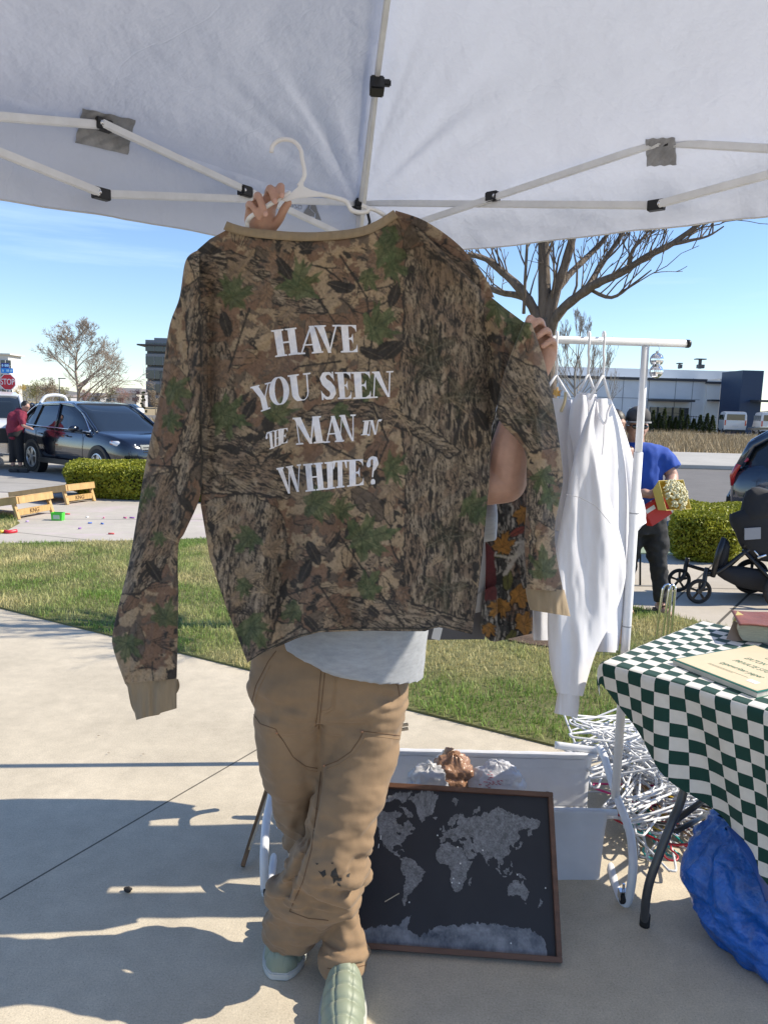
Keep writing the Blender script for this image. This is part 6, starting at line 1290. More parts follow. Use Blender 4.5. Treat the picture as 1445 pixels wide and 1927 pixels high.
def slipper(X, Yh, Yt, ang, zl=0.0, tilt=0.0):
 L = Yh - Yt; nS, nT = 90, 48; P = np.zeros((nS, nT, 3))
 for i in range(nS):
  s = i / (nS - 1); wv = .058 * (max(.02, math.sin(PI * (s * .94 + .04))) ** .42) * (1 - .16 * math.cos(PI * s)); hh_ = .098 * (1 - s) ** .55 * .75 + .038 + .0 * s; hh_ = hh_ * (1 if s < .93 else math.sqrt(max(.02, 1 - ((s - .93) / .072) ** 2)))
  band = abs(math.sin(PI * s * 7.2)) ** .45
  for k in range(nT):
   th = PI * k / (nT - 1); q = 1 + (.15 * (band - 1) if s > .1 else 0); seamx = .05 * math.exp(-((th - PI * .36) / .06) ** 2) + .05 * math.exp(-((th - PI * .64) / .06) ** 2)
   q -= seamx * .8; P[i, k] = (wv * math.cos(th) * (1 - .12 * (math.sin(th) ** 3)) * q, -L * s, .012 + hh_ * max(0, math.sin(th)) ** .75 * q)
 r = Matrix.Rotation(ang, 3, 'Z') @ Matrix.Rotation(tilt, 3, 'X'); R3 = np.array(r)
 P = P @ R3.T + np.array([X, Yh, zl])
 o = link('slipper', gridmesh('slipper', P), m_slip, pr)
 mb = MB(); out = [(.060 * (max(.02, math.sin(PI * (s * .94 + .04))) ** .42) * (1 - .16 * math.cos(PI * s)), -L * s) for s in np.linspace(0, 1, 30)]; poly = [(x * 1.03, y * 1.015) for x, y in out] + [(-x * 1.03, y * 1.015) for x, y in reversed(out)]
 mb.prism(poly, 0.0, .022, lambda a, b, c: tuple(r @ Vector((a, b, c)) + Vector((X, Yh, zl + .0008)))); mb.build('sole', m_sole, o, bevel=.003)
 return o
a_ = G(648, 1850, .06)
slipper(-.075, 1.945, 1.655, .02)
slipper(-.245, 2.14, 1.895, -.05, .0)
MY = 5.95
mn = thing('person', 'man in a blue t-shirt, grey cap and sunglasses hugging a tub of popcorn', 'person', W(1215, 1150, MY) * 1.0)
b = MB(); hd = W(1197, 803, MY); hd.y = MY - .02
at, rot = head(b, hd, 1.02, Vector((-.1, -1, -.05)))
capsule(b, [hd + Vector((0, .02, -.06)), hd + Vector((.01, .03, -.19))], [.062, .068])
ringloft(b, [row(1205, 838, MY, 22, .06), row(1211, 852, MY, 32, .07), row(1211, 900, MY, 28, .08), row(1210, 960, MY, 27, .08), row(1210, 1000, MY, 28, .08)], 20)
capsule(b, [W(1240, 860, MY), W(1261, 890, MY - .02), W(1264, 905, MY - .05)], [.05, .05, .046]); capsule(b, [W(1263, 902, MY - .05), W(1256, 930, MY - .2), W(1244, 940, MY - .27)], [.05, .042, .032])
capsule(b, [W(1182, 860, MY), W(1161, 900, MY - .03), W(1165, 925, MY - .08)], [.05, .05, .046]); capsule(b, [W(1165, 925, MY - .08), W(1190, 930, MY - .22), W(1212, 928, MY - .28)], [.048, .042, .03])
capsule(b, [W(1212, 928, MY - .28), W(1224, 931, MY - .29)], [.036, .032])
for k, (dx, dy) in enumerate(((0, -9), (3, -4), (4, 1), (2, 6))): capsule(b, [W(1222, 931 + dy * .6, MY - .30), W(1232 + dx, 930 + dy, MY - .315), W(1236 + dx, 936 + dy, MY - .32)], [.012, .011, .009], 8)
capsule(b, [W(1244, 940, MY - .27), W(1238, 950, MY - .28)], [.036, .03])
for k, (dx, dy) in enumerate(((-4, -1), (-5, 4), (-4, 8), (-2, 12))): capsule(b, [W(1240, 946 + dy * .6, MY - .29), W(1232 + dx, 948 + dy, MY - .315), W(1228 + dx, 944 + dy, MY - .32)], [.012, .011, .009], 8)
capsule(b, [W(1228, 1010, MY), W(1238, 1070, MY - .02), W(1243, 1142, MY + .02)], [.06, .042, .032]); capsule(b, [W(1188, 1010, MY), W(1180, 1070, MY), W(1172, 1140, MY + .05)], [.06, .042, .032])
for fx, fy, yy in ((1243, 1150, MY + .02), (1173, 1148, MY + .05)):
 p = W(fx, fy, yy); p.z = .035; capsule(b, [p + Vector((0, .05, .01)), p + Vector((0, -.06, .0)), p + Vector((.01, -.15, -.01))], [.036, .036, .026])
link('body', remeshed(b, .0075, 2), m_skin, mn)
t = MB(); ringloft(t, [row(1206, 833, MY, 20, .07), row(1210, 842, MY, 38, .10), row(1211, 870, MY, 39, .12), row(1211, 910, MY, 34, .125), row(1210, 945, MY, 33, .13), row(1210, 966, MY, 34, .135)], 28)
t.tube([W(1222, 856, MY), W(1243, 862, MY), W(1252, 872, MY), W(1261, 886, MY - .02)], [.09, .10, .095, .09], 16); t.tube([W(1195, 856, MY), W(1175, 864, MY), W(1160, 884, MY - .02)], [.09, .095, .09], 16)
tm = remeshed(t, .011, 3); bt_ = link('t_shirt', wrinkle(tm, .022, 5, (1, 1, .7)), M('royal_blue_cotton', (.012, .065, .36), .85, var=(30, .08), sheen=.1), mn)
tb2 = bvh(bt_); surf_patch(tb2, [[(1180, 858), (1196, 853), (1206, 862), (1203, 866), (1194, 858), (1181, 863)], [(1181, 868), (1200, 868), (1202, 884), (1184, 884), (1184, 872), (1181, 876)]], 'shirt_print', M('pale_print', (.45, .5, .6), .8), mn, 1.0, .004)
t = MB(); ringloft(t, [row(1212, 955, MY, 37, .12), row(1212, 985, MY, 40, .13), row(1210, 1005, MY, 40, .12)], 24)
ringloft(t, [row(1228, 985, MY, 25, .11), row(1234, 1030, MY, 22, .10), row(1240, 1080, MY - .01, 16, .08), row(1243, 1118, MY, 13, .065), row(1243, 1132, MY + .01, 12, .06)], 20); ringloft(t, [row(1190, 985, MY, 24, .11), row(1184, 1030, MY, 22, .10), row(1177, 1080, MY + .02, 16, .08), row(1173, 1118, MY + .04, 13, .065), row(1172, 1132, MY + .05, 12, .06)], 20)
tm = remeshed(t, .011, 3); link('trousers', wrinkle(tm, .02, 6, (1, 1, 1.3)), M('charcoal_denim', (.028, .029, .032), .85, var=(20, .2)), mn)
for fx, fy, yy in ((1243, 1150, MY + .02), (1173, 1148, MY + .05)):
 p = W(fx, fy, yy); p.z = 0; mb = MB(); mb.prism([(.045, .08), (.05, -.1), (.03, -.19), (-.03, -.19), (-.05, -.1), (-.045, .08)], .001, .025, lambda a, b_, c: (p.x + a, p.y + b_, c)); mb.tube([(p.x - .045, p.y - .06, .02), (p.x - .02, p.y - .07, .075), (p.x + .02, p.y - .07, .075), (p.x + .045, p.y - .06, .02)], .014, 8, flat=.5); mb.build('sandal', M('brown_leather', (.09, .045, .02), .6), mn, bevel=.003)
mb = MB(); prof = [(.092, 0), (.094, .03), (.088, .065), (.068, .095), (.035, .112), (.004, .117)]; mb.lathe(at(0, .005, .045), [(a, z) for a, z in prof], 24, 'Z'); cp = mb.build('cap', M('grey_cap_cloth', (.065, .06, .06), .8, bump=(200, .3, .001)), mn, smooth=True)
mb = MB(); mb.prism([(.075 * math.cos(a) * 1.15, .055 + (.11 * math.sin(a) if a > 0 else 0)) for a in np.linspace(0, PI, 14)], .028, .038, lambda a, b_, c: tuple(at(a, b_, c + .012 - .6 * a * a))); mb.build('brim', M('pale_grey_cloth', (.32, .32, .33), .8), cp)
mb = MB()
for q in (-1, 1): mb.ell(at(q * .034, .091, .006), (.027, .010, .019), 12, 8); mb.tube([at(q * .06, .085, .012), at(q * .078, .02, .01)], .003, 6)
mb.tube([at(-.02, .098, .012), at(.02, .098, .012)], .003, 6); mb.build('sunglasses', M('dark_lens', (.008, .008, .01), .1, coat=1), mn, smooth=True)
mb = MB(); mb.ell(at(0, .097, -.064), (.020, .004, .007), 12, 6); mb.build('teeth', M('teeth', (.6, .56, .5), .4), mn, smooth=True)
mb = MB(); mb.ell(at(0, -.03, .0), (.083, .075, .09), 16, 10); mb.build('hair', m_hair, mn, smooth=True)
tb_ = thing('popcorn_box', 'open yellow carton heaped with popcorn held by the man in blue', 'carton', W(1262, 930, MY - .36))
ax = Vector((.45, -.80, .40)).normalized(); sx_ = ax.cross(Vector((0, 0, 1))).normalized(); sy_ = sx_.cross(ax); cb = W(1246, 940, MY - .34)
def bxp(a, b_, c): return cb + sx_ * a + sy_ * b_ + ax * c
def carton(root, nm, w0, d0, w1, d1, L, mat, open_=True):
 n = []; mb = MB(); o = [bxp(sx * w0, sy * d0, 0) for sx, sy in ((-1, -1), (1, -1), (1, 1), (-1, 1))]; q = [bxp(sx * w1, sy * d1, L) for sx, sy in ((-1, -1), (1, -1), (1, 1), (-1, 1))]; oi = [bxp(sx * (w0 - .003), sy * (d0 - .003), .003) for sx, sy in ((-1, -1), (1, -1), (1, 1), (-1, 1))]; qi = [bxp(sx * (w1 - .003), sy * (d1 - .003), L) for sx, sy in ((-1, -1), (1, -1), (1, 1), (-1, 1))]
 mb.add(o + q + oi + qi, [(3, 2, 1, 0)] + [(i, (i + 1) % 4, 4 + (i + 1) % 4, 4 + i) for i in range(4)] + [(8, 9, 10, 11)] + [(8 + i, 12 + i, 12 + (i + 1) % 4, 8 + (i + 1) % 4) for i in range(4)] + [(4 + i, 4 + (i + 1) % 4, 12 + (i + 1) % 4, 12 + i) for i in range(4)]); return mb.build(nm, mat, root)
carton(tb_, 'carton', .08, .08, .135, .115, .12, M('yellow_card', (.60, .46, .10), .55))
mb = MB(); R2_ = random.Random(3)
for k in range(150):
 a = R2_.random() * 6.3; r = .11 * math.sqrt(R2_.random()); z = .125 + .045 * (1 - (r / .11) ** 2) + R2_.uniform(-.01, .008); c = bxp(r * math.cos(a), r * math.sin(a), z)
 for j in range(3): mb.ell(c + Vector((R2_.gauss(0, .006), R2_.gauss(0, .006), R2_.gauss(0, .006))), R2_.uniform(.006, .011), 6, 4)
mb.build('popcorn', M('popcorn_cream', (.72, .66, .42), .8, var=(90, .2)), tb_, smooth=True)
rb = thing('snack_carton', 'red snack carton with white panel held by the man in blue', 'carton', W(1226, 965, MY - .36))
mb = MB(); c = W(1232, 962, MY - .34); r3 = Matrix.Rotation(-.55, 3, 'Y') @ Matrix.Rotation(.2, 3, 'Z'); mb.box(c, (.19, .08, .15), r3); rr_ = mb.build('carton', M('red_card', (.55, .03, .02), .5), rb, bevel=.003)
mb = MB(); mb.box(c + r3 @ Vector((-.045, -.042, .045)), (.08, .004, .03), r3); mb.build('printed_panel', M('sign_white'), rr_)
wm = thing('person', 'dark haired woman in a white sleeveless top mostly hidden behind the white sweatshirts', 'person', (W(1157, 900, 5.9).x, 5.9, 0))
b = MB(); hd = W(1157, 800, 5.9); at, rot = head(b, hd, .96, Vector((.5, -1, -.1))); capsule(b, [hd + Vector((0, .01, -.06)), hd + Vector((0, .01, -.2))], [.05, .055])
ringloft(b, [row(1157, 836, 5.9, 18, .05), row(1157, 848, 5.9, 36, .08), row(1155, 900, 5.9, 32, .09), row(1155, 960, 5.9, 28, .09), row(1153, 1000, 5.9, 34, .11)], 20)
for s in (-1, 1): capsule(b, [W(1157 + s * 28, 850, 5.9), W(1157 + s * 34, 905, 5.88), W(1157 + s * 24, 960, 5.8)], [.046, .040, .03]); capsule(b, [W(1157 + s * 24, 960, 5.8), W(1157 + s * 14, 975, 5.7)], [.032, .024])
for s in (-1, 1): capsule(b, [W(1155 + s * 17, 1000, 5.9), W(1153 + s * 16, 1080, 5.9), W(1153 + s * 14, 1157, 5.92)], [.08, .055, .035]); q = W(1153 + s * 14, 1157, 5.92); q.z = .035; capsule(b, [q, q + Vector((0, -.14, 0))], [.036, .028])
link('body', remeshed(b, .008, 2), m_skin, wm)
t = MB(); ringloft(t, [row(1157, 842, 5.9, 27, .085), row(1157, 870, 5.9, 31, .11), row(1155, 930, 5.9, 29, .11), row(1155, 985, 5.9, 33, .125)], 24); link('top', wrinkle(remeshed(t, .011, 3), .012, 6), M('white_cotton', (.75, .75, .77), .85, sheen=.1, bump=(300, .3, .001)), wm)
t = MB(); ringloft(t, [row(1155, 975, 5.9, 34, .13), row(1154, 1010, 5.9, 37, .13)], 24)
for s in (-1, 1): ringloft(t, [row(1154 + s * 17, 1000, 5.9, 20, .10), row(1153 + s * 16, 1080, 5.9, 14, .075), row(1153 + s * 14, 1140, 5.92, 10, .055)], 20)
link('trousers', remeshed(t, .011, 3), M('black_cloth', (.014, .014, .016), .85), wm)
mb = MB(); mb.ell(at(0, -.02, .02), (.09, .10, .11), 18, 12, rot); mb.ell(at(.0, -.05, -.1), (.09, .07, .13), 16, 10, rot); mb.ell(at(.07, -.0, -.12), (.035, .05, .13), 12, 8, rot); mb.ell(at(-.07, -.0, -.12), (.035, .05, .13), 12, 8, rot); link('hair', remeshed(mb, .01, 2), m_hair, wm)
gm = G(45, 878, -.13); QY = 17.4
mr = thing('person', 'dark haired man in a maroon shirt bending between the white truck and navy SUV', 'person', (W(34, 870, QY).x, QY, -.13))
b = MB(); hd = W(49, 765, QY); at, rot = head(b, hd, 1.05, Vector((.9, -.25, -.25))); capsule(b, [hd + Vector((-.03, 0, -.06)), hd + Vector((-.1, 0, -.17))], [.06, .065])
capsule(b, [hd + Vector((-.14, -.0, -.22)), W(30, 812, QY)], [.11, .10]); capsule(b, [W(40, 783, QY - .2), W(44, 800, QY - .3), W(58, 806, QY - .35)], [.036, .038, .034]); capsule(b, [W(58, 806, QY - .35), W(62, 808, QY - .35)], [.035, .028])
for s in (-1, 1): capsule(b, [W(30 + s * 4, 815, QY), W(32 + s * 5, 845, QY), W(32 + s * 7, 874, QY)], [.09, .07, .045])
link('body', remeshed(b, .015, 2), m_skin, mr)
t = MB(); capsule(t, [hd + Vector((-.14, 0, -.20)), W(32, 790, QY), W(29, 815, QY)], [.17, .20, .18]); capsule(t, [W(42, 780, QY - .12), W(43, 797, QY - .28)], [.10, .075]); tm = remeshed(t, .02, 3); link('shirt', wrinkle(tm, .03, 5), M('maroon_cotton', (.20, .02, .045), .85, var=(25, .15)), mr)
t = MB(); ringloft(t, [row(30, 806, QY, 14, .17), row(30, 822, QY, 14, .18)], 20)
for s in (-1, 1): ringloft(t, [row(30 + s * 6, 815, QY, 8, .13), row(32 + s * 6, 845, QY, 7, .11), row(32 + s * 8, 870, QY, 6, .08)], 16)
link('trousers', remeshed(t, .02, 2), M('black_cloth'), mr)
mb = MB()
for s in (-1, 1): q = W(32 + s * 8, 875, QY); mb.box((q.x + .05, q.y, -.085), (.27, .10, .08))
mb.build('shoe', M('black_shoe', (.02, .02, .025), .5), mr, bevel=.02)
mb = MB(); mb.ell(at(0, -.02, .03), (.085, .098, .10), 16, 10, rot); mb.build('hair', m_hair, mr, smooth=True)
mb = MB(); mb.tube([at(-.07, .05, .0), at(-.03, .095, .0), at(.03, .095, .0), at(.07, .05, .0)], .012, 6, flat=.5); mb.build('glasses', M('dark_lens'), mr)
# ================================================================ garment rack
RY = 2.52
rk_ = thing('clothes_rack', 'white tubular clothes rack on casters with fabric bins along its base', 'clothes rack', (.5, RY, 0))
def wtube(pts, r, name, mat=None, parent=None, n=14, sm_=5):
 mb = MB(); mb.tube(smooth_pts(pts, sm_) if sm_ > 1 else pts, r, n); return mb.build(name, mat or m_white, parent or rk_, smooth=True)
cbz = W(1170, 644, RY).z; cR = W(1292, 647, RY); cL = Vector((-.30, RY, cR.z + .005))
wtube([cL, cR], .0125, 'crossbar', sm_=1)
for c_, d in ((cR, 1), (cL, -1)):
 mb = MB(); mb.lathe(c_, [(.0135, -.004), (.0135, .006), (.011, .011), (.004, .013)] if d > 0 else [(.0135, .004), (.0135, -.006), (.011, -.011), (.004, -.013)], 16, 'X'); mb.build('end_cap', m_black, rk_, smooth=True)
pT = W(1214, 652, RY); pB = W(1157, 1500, RY)
po = wtube([pT + Vector((0, 0, 0)), pT.lerp(pB, .30)], .0125, 'pole', sm_=1)
po2 = wtube([pT.lerp(pB, .22), pB], .0155, 'pole', sm_=1)
for q in (.30, .55): mb = MB(); c_ = pT.lerp(pB, q + .05); mb.tube([c_ + Vector((0, 0, .002)), c_ - Vector((0, 0, .002))], .0162, 14); mb.build('joint_ring', M('ring_grey', (.30, .31, .33), .5), po2)  # thin grey band around the pole at each joint
pTl = Vector((-.22, RY, cbz)); pBl = Vector((-.24, RY, pB.z)); wtube([pTl, pBl], .0145, 'pole', sm_=1)
def sideframe(px_pts, name='side_frame'):
 return wtube(px_pts, .0145, name, sm_=6)
YN, YF = 2.26, 2.80
nb = W(1180, 1700, YN)
right = [Vector((.70, YF, .30)), W(1118, 1412, YF - .03), W(1131, 1413, YF - .08), W(1146, 1455, 2.62), W(1160, 1500, RY), W(1183, 1560, 2.40), W(1190, 1610, YN + .04), W(1189, 1650, YN), W(1182, 1690, YN), W(1172, 1703, YN + .01), W(1163, 1690, YN + .05), W(1150, 1640, 2.45), W(1140, 1600, 2.62), Vector((.80, YF, .09))]
sideframe(right)
def mirror(v): return Vector((-.40 - (v.x - .80) * 1.0 + .10, v.y, v.z))
left = [Vector((-.26 + (v.x - .80) * -.5, v.y, v.z)) for v in right]
off_ = W(514, 1600, YN + .1).x - (-.26)
left = [v + Vector((off_ * .9, 0, 0)) for v in left]; sideframe(left)
def caster(p, root=rk_):
 mb = MB(); mb.lathe(p + Vector((0, 0, -.0)), [(.005, .0), (.005, .03)], 8, 'Z'); mb.box(p + Vector((-.013, 0, -.008)), (.003, .026, .03)); mb.box(p + Vector((.013, 0, -.008)), (.003, .026, .03)); mb.box(p + Vector((0, 0, .006)), (.028, .026, .003)); c_ = mb.build('caster', m_chrome, root, bevel=.0008)
 mb = MB(); mb.lathe(p + Vector((0, 0, -.020)), [(.008, -.011), (.019, -.009), (.021, 0), (.019, .009), (.008, .011)], 18, 'X'); mb.build('caster_wheel', m_rubber, c_, auto=.6)
cp_ = W(1170, 1706, YN + .01); caster(Vector((cp_.x, cp_.y, .041))); caster(Vector((.78, YF, .041))); caster(Vector((left[9].x, YN, .041))); caster(Vector((-.22, YF, .041)))
m_sling = M('white_canvas_sling', (.76, .77, .80), .8, var=(9, .06), bump=(14, .25, .01), transl=.25)
def rail(a, b, r=.0125, nm='bin_rail'): return wtube([a, b], r, nm, sm_=1)
bl, br = W(600, 1412, YF - .05), W(1122, 1424, YF - .05); rail(bl, br)
fl_, fr_ = W(560, 1520, 2.42), W(1160, 1530, 2.42); rail(fl_, fr_)
ll_, lr_ = W(560, 1672, 2.34), W(1150, 1677, 2.40); rail(ll_, lr_)
r2a, r2b = Vector((-.26, YF, .095)), Vector((.80, YF, .095)); rail(r2a, r2b)
def sling(a0, a1, b0, b1, sag, name, n=60, k=30, wrap=True):
 u = np.linspace(0, 1, n)[None, :, None]; v = np.linspace(0, 1, k)[:, None, None]; A0, A1, B0, B1 = [np.array(q) for q in (a0, a1, b0, b1)]
 P = (1 - v) * ((1 - u) * A0 + u * A1) + v * ((1 - u) * B0 + u * B1); w_ = np.sin(PI * v[..., 0]) * (1 + 0 * u[..., 0]); nv = np.cross(A1 - A0, B0 - A0); nv /= np.linalg.norm(nv)
 uu = np.linspace(0, 1, n)[None, :] + 0 * v[..., 0]; vv = v[..., 0] + 0 * uu
 P = P + nv * (sag * w_ + (fbm(uu * 9, vv * 3, 3, 3) - .5) * .018 * w_)[..., None]
 o = link(name, gridmesh(name, P), m_sling, rk_); md = o.modifiers.new('s', 'SOLIDIFY'); md.thickness = .0016; return o
dz = Vector((0, 0, 1))
sling(bl + Vector((.02, -.014, .013)), br + Vector((-.02, -.014, .013)), bl + Vector((.02, -.02, -.20)), br + Vector((-.03, -.02, -.20)), .012, 'fabric_bin')
sling(fl_ + Vector((.02, -.014, .013)), fr_ + Vector((-.035, -.014, .013)), ll_ + Vector((.02, -.012, 0.012)), Vector((fr_.x - .055, 2.388, lr_.z + .012)), .010, 'fabric_bin')
sling(bl + Vector((.02, -.02, -.20)), br + Vector((-.03, -.02, -.20)), ll_ + Vector((.02, .0, .0)), Vector((fr_.x - .055, 2.40, lr_.z)), .02, 'fabric_bin_floor')
for a_, b_ in ((bl, br), (fl_, fr_), (ll_, lr_)):
 P = [a_.lerp(b_, t) for t in np.linspace(.03, .955, 30)]; mb = MB(); mb.tube(P, [.0152 + .0008 * math.sin(i * 1.7) for i in range(30)], 14); mb.build('fabric_sleeve', m_sling, rk_, smooth=True)
for a_, b_ in ((bl, br), (fl_, fr_)):
 n_ = 30; P = np.array([[tuple(a_.lerp(b_, t) + Vector((0, -.0158, -.008 - .034 * v + .0015 * math.sin(t * 40)))) for t in np.linspace(.03, .955, n_)] for v in np.linspace(0, 1, 4)]); o = link('fabric_hem', gridmesh('hem', P), m_sling, rk_)
def loopneck(root_name, label, hx, Y, nk, group=None, arm=None, hookx=0):
 """hook over the crossbar, then two arms of the hanger; all points traced on the rack"""
 r = thing(root_name, label, 'hanger', W(nk[0][0], nk[0][1], Y), group=group)
 top = W(hx, 634, RY); mb = MB(); b0 = W(nk[0][0], nk[0][1], Y)
 mb.tube(smooth_pts([top + Vector((.006, .026, -.012)), top + Vector((.004, .022, .006)), top + Vector((0, 0, .016)), top + Vector((-.003, -.024, .002)), top + Vector((-.004, -.026, -.05)), b0.lerp(top, .35) + Vector((0, -.01, 0)), b0], 6), .0040, 10); mb.build('hook', m_hang, r, smooth=True)
 mb = MB()
 for e in nk[1:]: mb.tube([b0, W(e[0], e[1], Y)], .0048, 10)
 q = [W(e[0], e[1], Y) for e in nk[1:]]
 mb.build('shoulder_bar', m_hang, r, smooth=True); return r
loopneck('clothes_hanger', 'white hanger at the rack end holding the rightmost white sweatshirt', 1135, 2.50, [(1134, 706), (1108, 752), (1147, 752)], 'white hangers on the rack')
loopneck('clothes_hanger', 'white hanger holding the middle white sweatshirt on the rack', 1107, 2.56, [(1106, 704), (1090, 736), (1119, 740)], 'white hangers on the rack')
loopneck('clothes_hanger', 'white hanger holding the white shirt with gold print on the rack', 1047, 2.60, [(1046, 706), (1020, 745), (1072, 750)], 'white hangers on the rack')
m_fl = M('white_fleece', (.70, .70, .74), .92, var=(12, .035), bump=(420, .5, .0012), sheen=.25)
m_rb = M('white_rib', (.68, .68, .72), .9, bump=(300, .5, .002), stretch=(1, 1, .08))
def fdep(base, fx=0, sx=.0, amp=.02, fr=26, seed=1, slant=0.0): return lambda x, y: base + sx * (x - fx) / 100 + slant * (y - 1000) / 300 + (fbm(x / (fr * 1.5), y / (fr * 11), seed, 2) - .5) * amp * 2.0 + (fbm(x / 16, y / 60, seed + 1, 2) - .5) * amp * .22
def shirt3():
 r = thing('sweatshirt', 'rightmost white sweatshirt on the rack with long near sleeve hanging lowest', 'sweatshirt', (.78, 2.5, 1.2))
 strip('shirt_body', [(1120, 750), (1112, 800), (1100, 870), (1090, 960), (1084, 1060), (1095, 1150), (1120, 1222)], [(1149, 750), (1164, 800), (1176, 870), (1182, 960), (1180, 1060), (1172, 1150), (1163, 1224)], fdep(2.50, 1130, .10, .03, 20, 2), None, m_fl, r, .05, 1.8)
 strip('hem', [(1122, 1190), (1122, 1206), (1122, 1226)], [(1160, 1192), (1160, 1208), (1158, 1228)], fdep(2.44, 1140, 0, .01), None, m_rb, r, .05, 2)
 sl1 = strip('sleeve', [(1118, 752), (1098, 800), (1080, 860), (1066, 930), (1050, 1010), (1036, 1090), (1030, 1160), (1031, 1210), (1036, 1260), (1047, 1304)], [(1121, 756), (1117, 800), (1126, 860), (1146, 935), (1166, 1005), (1177, 1060), (1172, 1110), (1150, 1170), (1120, 1230), (1096, 1310)], fdep(2.30, 1100, .04, .035, 24, 4, -.02), None, m_fl, r, .055, 1.7)
 strip('cuff', [(1049, 1302), (1046, 1320), (1042, 1342)], [(1090, 1308), (1089, 1328), (1086, 1351)], fdep(2.27, 1070, 0, .008, 8, 2), None, m_rb, sl1, .035, 1.7)
 strip('sleeve', [(1140, 756), (1150, 820), (1156, 880), (1166, 940), (1176, 980), (1184, 1004)], [(1151, 756), (1171, 800), (1187, 850), (1200, 900), (1210, 950), (1216, 984)], fdep(2.66, 1180, .05, .02, 18, 3), None, m_fl, r, .045, 2)
 strip('sleeve_end', [(1168, 960), (1176, 990), (1184, 1008)], [(1210, 940), (1214, 978), (1190, 1010)], fdep(2.70, 1180, .05, .02, 18, 3), None, m_fl, r, .03, 2)
 ribbon('collar', [(1122, 757), (1124, 775), (1130, 790), (1136, 797), (1141, 790), (1143, 775), (1150, 760)], 5, lambda x, y: 2.43 + 0 * x, m_rb, r, .008)
 mb = MB()
 mb.tube([W(1136, 800, 2.436), W(1135, 830, 2.434), W(1132, 856, 2.43)], .0012, 6); mb.build('collar_seam', M('seam_grey', (.35, .35, .38), .9), r)
 mb = MB(); mb.tube([W(x, y, 2.225) for x, y in ((1062, 930), (1090, 936), (1120, 952), (1148, 985))], .0010, 6); mb.build('sleeve_seam', M('seam_grey'), r)
 return r
shirt3()
def shirt2():
 r = thing('sweatshirt', 'middle white sweatshirt on the rack between two others', 'sweatshirt', (.70, 2.56, 1.2))
 strip('shirt_body', [(1090, 738), (1076, 790), (1070, 860), (1070, 960), (1075, 1080), (1080, 1160)], [(1122, 742), (1124, 800), (1122, 870), (1120, 960), (1118, 1080), (1114, 1160)], fdep(2.60, 1100, .06, .02, 18, 5), None, m_fl, r, .04, 2)
 s_ = strip('sleeve', [(1086, 740), (1074, 762), (1070, 800), (1078, 850), (1082, 920), (1082, 1000), (1074, 1080), (1068, 1130)], [(1102, 744), (1108, 790), (1110, 840), (1110, 900), (1110, 960), (1104, 1000), (1098, 1060), (1090, 1130)], fdep(2.44, 1090, 0, .018, 16, 6), None, m_fl, r, .04, 2)
 strip('sleeve', [(1072, 770), (1066, 830), (1068, 900), (1060, 960), (1052, 1060), (1040, 1150), (1042, 1250)], [(1092, 770), (1090, 830), (1088, 900), (1084, 980), (1078, 1080), (1070, 1160), (1062, 1250)], fdep(2.50, 1070, 0, .018, 16, 7), None, m_fl, r, .03, 2)
 ribbon('collar', [(1091, 742), (1094, 765), (1104, 784), (1114, 770), (1121, 746)], 5, lambda x, y: 2.50 + 0 * x, m_rb, r, .008); return r
shirt2()
def shirt1():
 r = thing('t_shirt', 'white short sleeved shirt with gold chest print nearest the held shirt', 't-shirt', (.60, 2.62, 1.2))
 strip('shirt_body', [(1020, 748), (1010, 800), (1000, 900), (1000, 1000), (1000, 1100), (1004, 1205)], [(1076, 752), (1076, 800), (1074, 880), (1072, 1000), (1068, 1100), (1044, 1205)], fdep(2.68, 1040, .05, .02, 20, 7), None, m_fl, r, .03, 2)
 s_ = strip('sleeve', [(1030, 748), (1026, 800), (1034, 880), (1044, 940), (1046, 1000)], [(1074, 752), (1080, 810), (1084, 870), (1074, 930), (1064, 1000)], fdep(2.52, 1060, .0, .02, 16, 3), None, m_fl, r, .03, 2)
 ribbon('collar', [(1064, 738), (1062, 756), (1055, 775)], 6, lambda x, y: 2.49 + 0 * x, M('cream_rib', (.55, .47, .30), .9), r, .006)
 pl = [maple(1047, 741, 15, -1.4, 3)]
 V, Q = [], []
 a = np.array(pl[0]); x0, y0 = a.min(0).astype(int); x1, y1 = a.max(0).astype(int) + 1; ix = {}
 for i in range(x0, x1):
  for j in range(y0, y1):
   if inpoly(np.array([i + .5]), np.array([j + .5]), pl[0])[0]:
    q = []
    for c_ in ((i, j), (i + 1, j), (i + 1, j + 1), (i, j + 1)):
     if c_ not in ix: ix[c_] = len(V); V.append(tuple(W(c_[0], c_[1], 2.485 + .004 * math.sin(i * .6))))
     q.append(ix[c_])
    Q.append(q)
 link('gold_print', rawmesh('g', np.array(V), np.array(Q)), M('gold_print', (.62, .36, .09), .5), r); return r
shirt1()
def shirt0():
 r = thing('sweatshirt', 'light grey beige sweatshirt hanging between the patterned shirt and the white ones', 'sweatshirt', (.42, 2.66, 1.2))
 strip('shirt_body', [(985, 800), (980, 900), (978, 1000), (985, 1100), (1000, 1180)], [(1022, 800), (1024, 900), (1024, 1000), (1024, 1100), (1024, 1184)], fdep(2.72, 1000, .0, .02, 16, 1), None, M('oatmeal_fleece', (.52, .47, .45), .92, bump=(420, .5, .0012)), r, .03, 2)
 strip('hem', [(999, 1180), (1001, 1192), (1002, 1203)], [(1024, 1182), (1024, 1194), (1024, 1205)], fdep(2.71, 1000, 0, .01, 16, 1), None, M('oatmeal_fleece'), r, .032, 2)
shirt0()
ca = thing('patterned_shirt', 'dark woodland shirt with orange maple leaves hanging behind the bare arm', 'shirt', (.30, 2.6, 1.2))
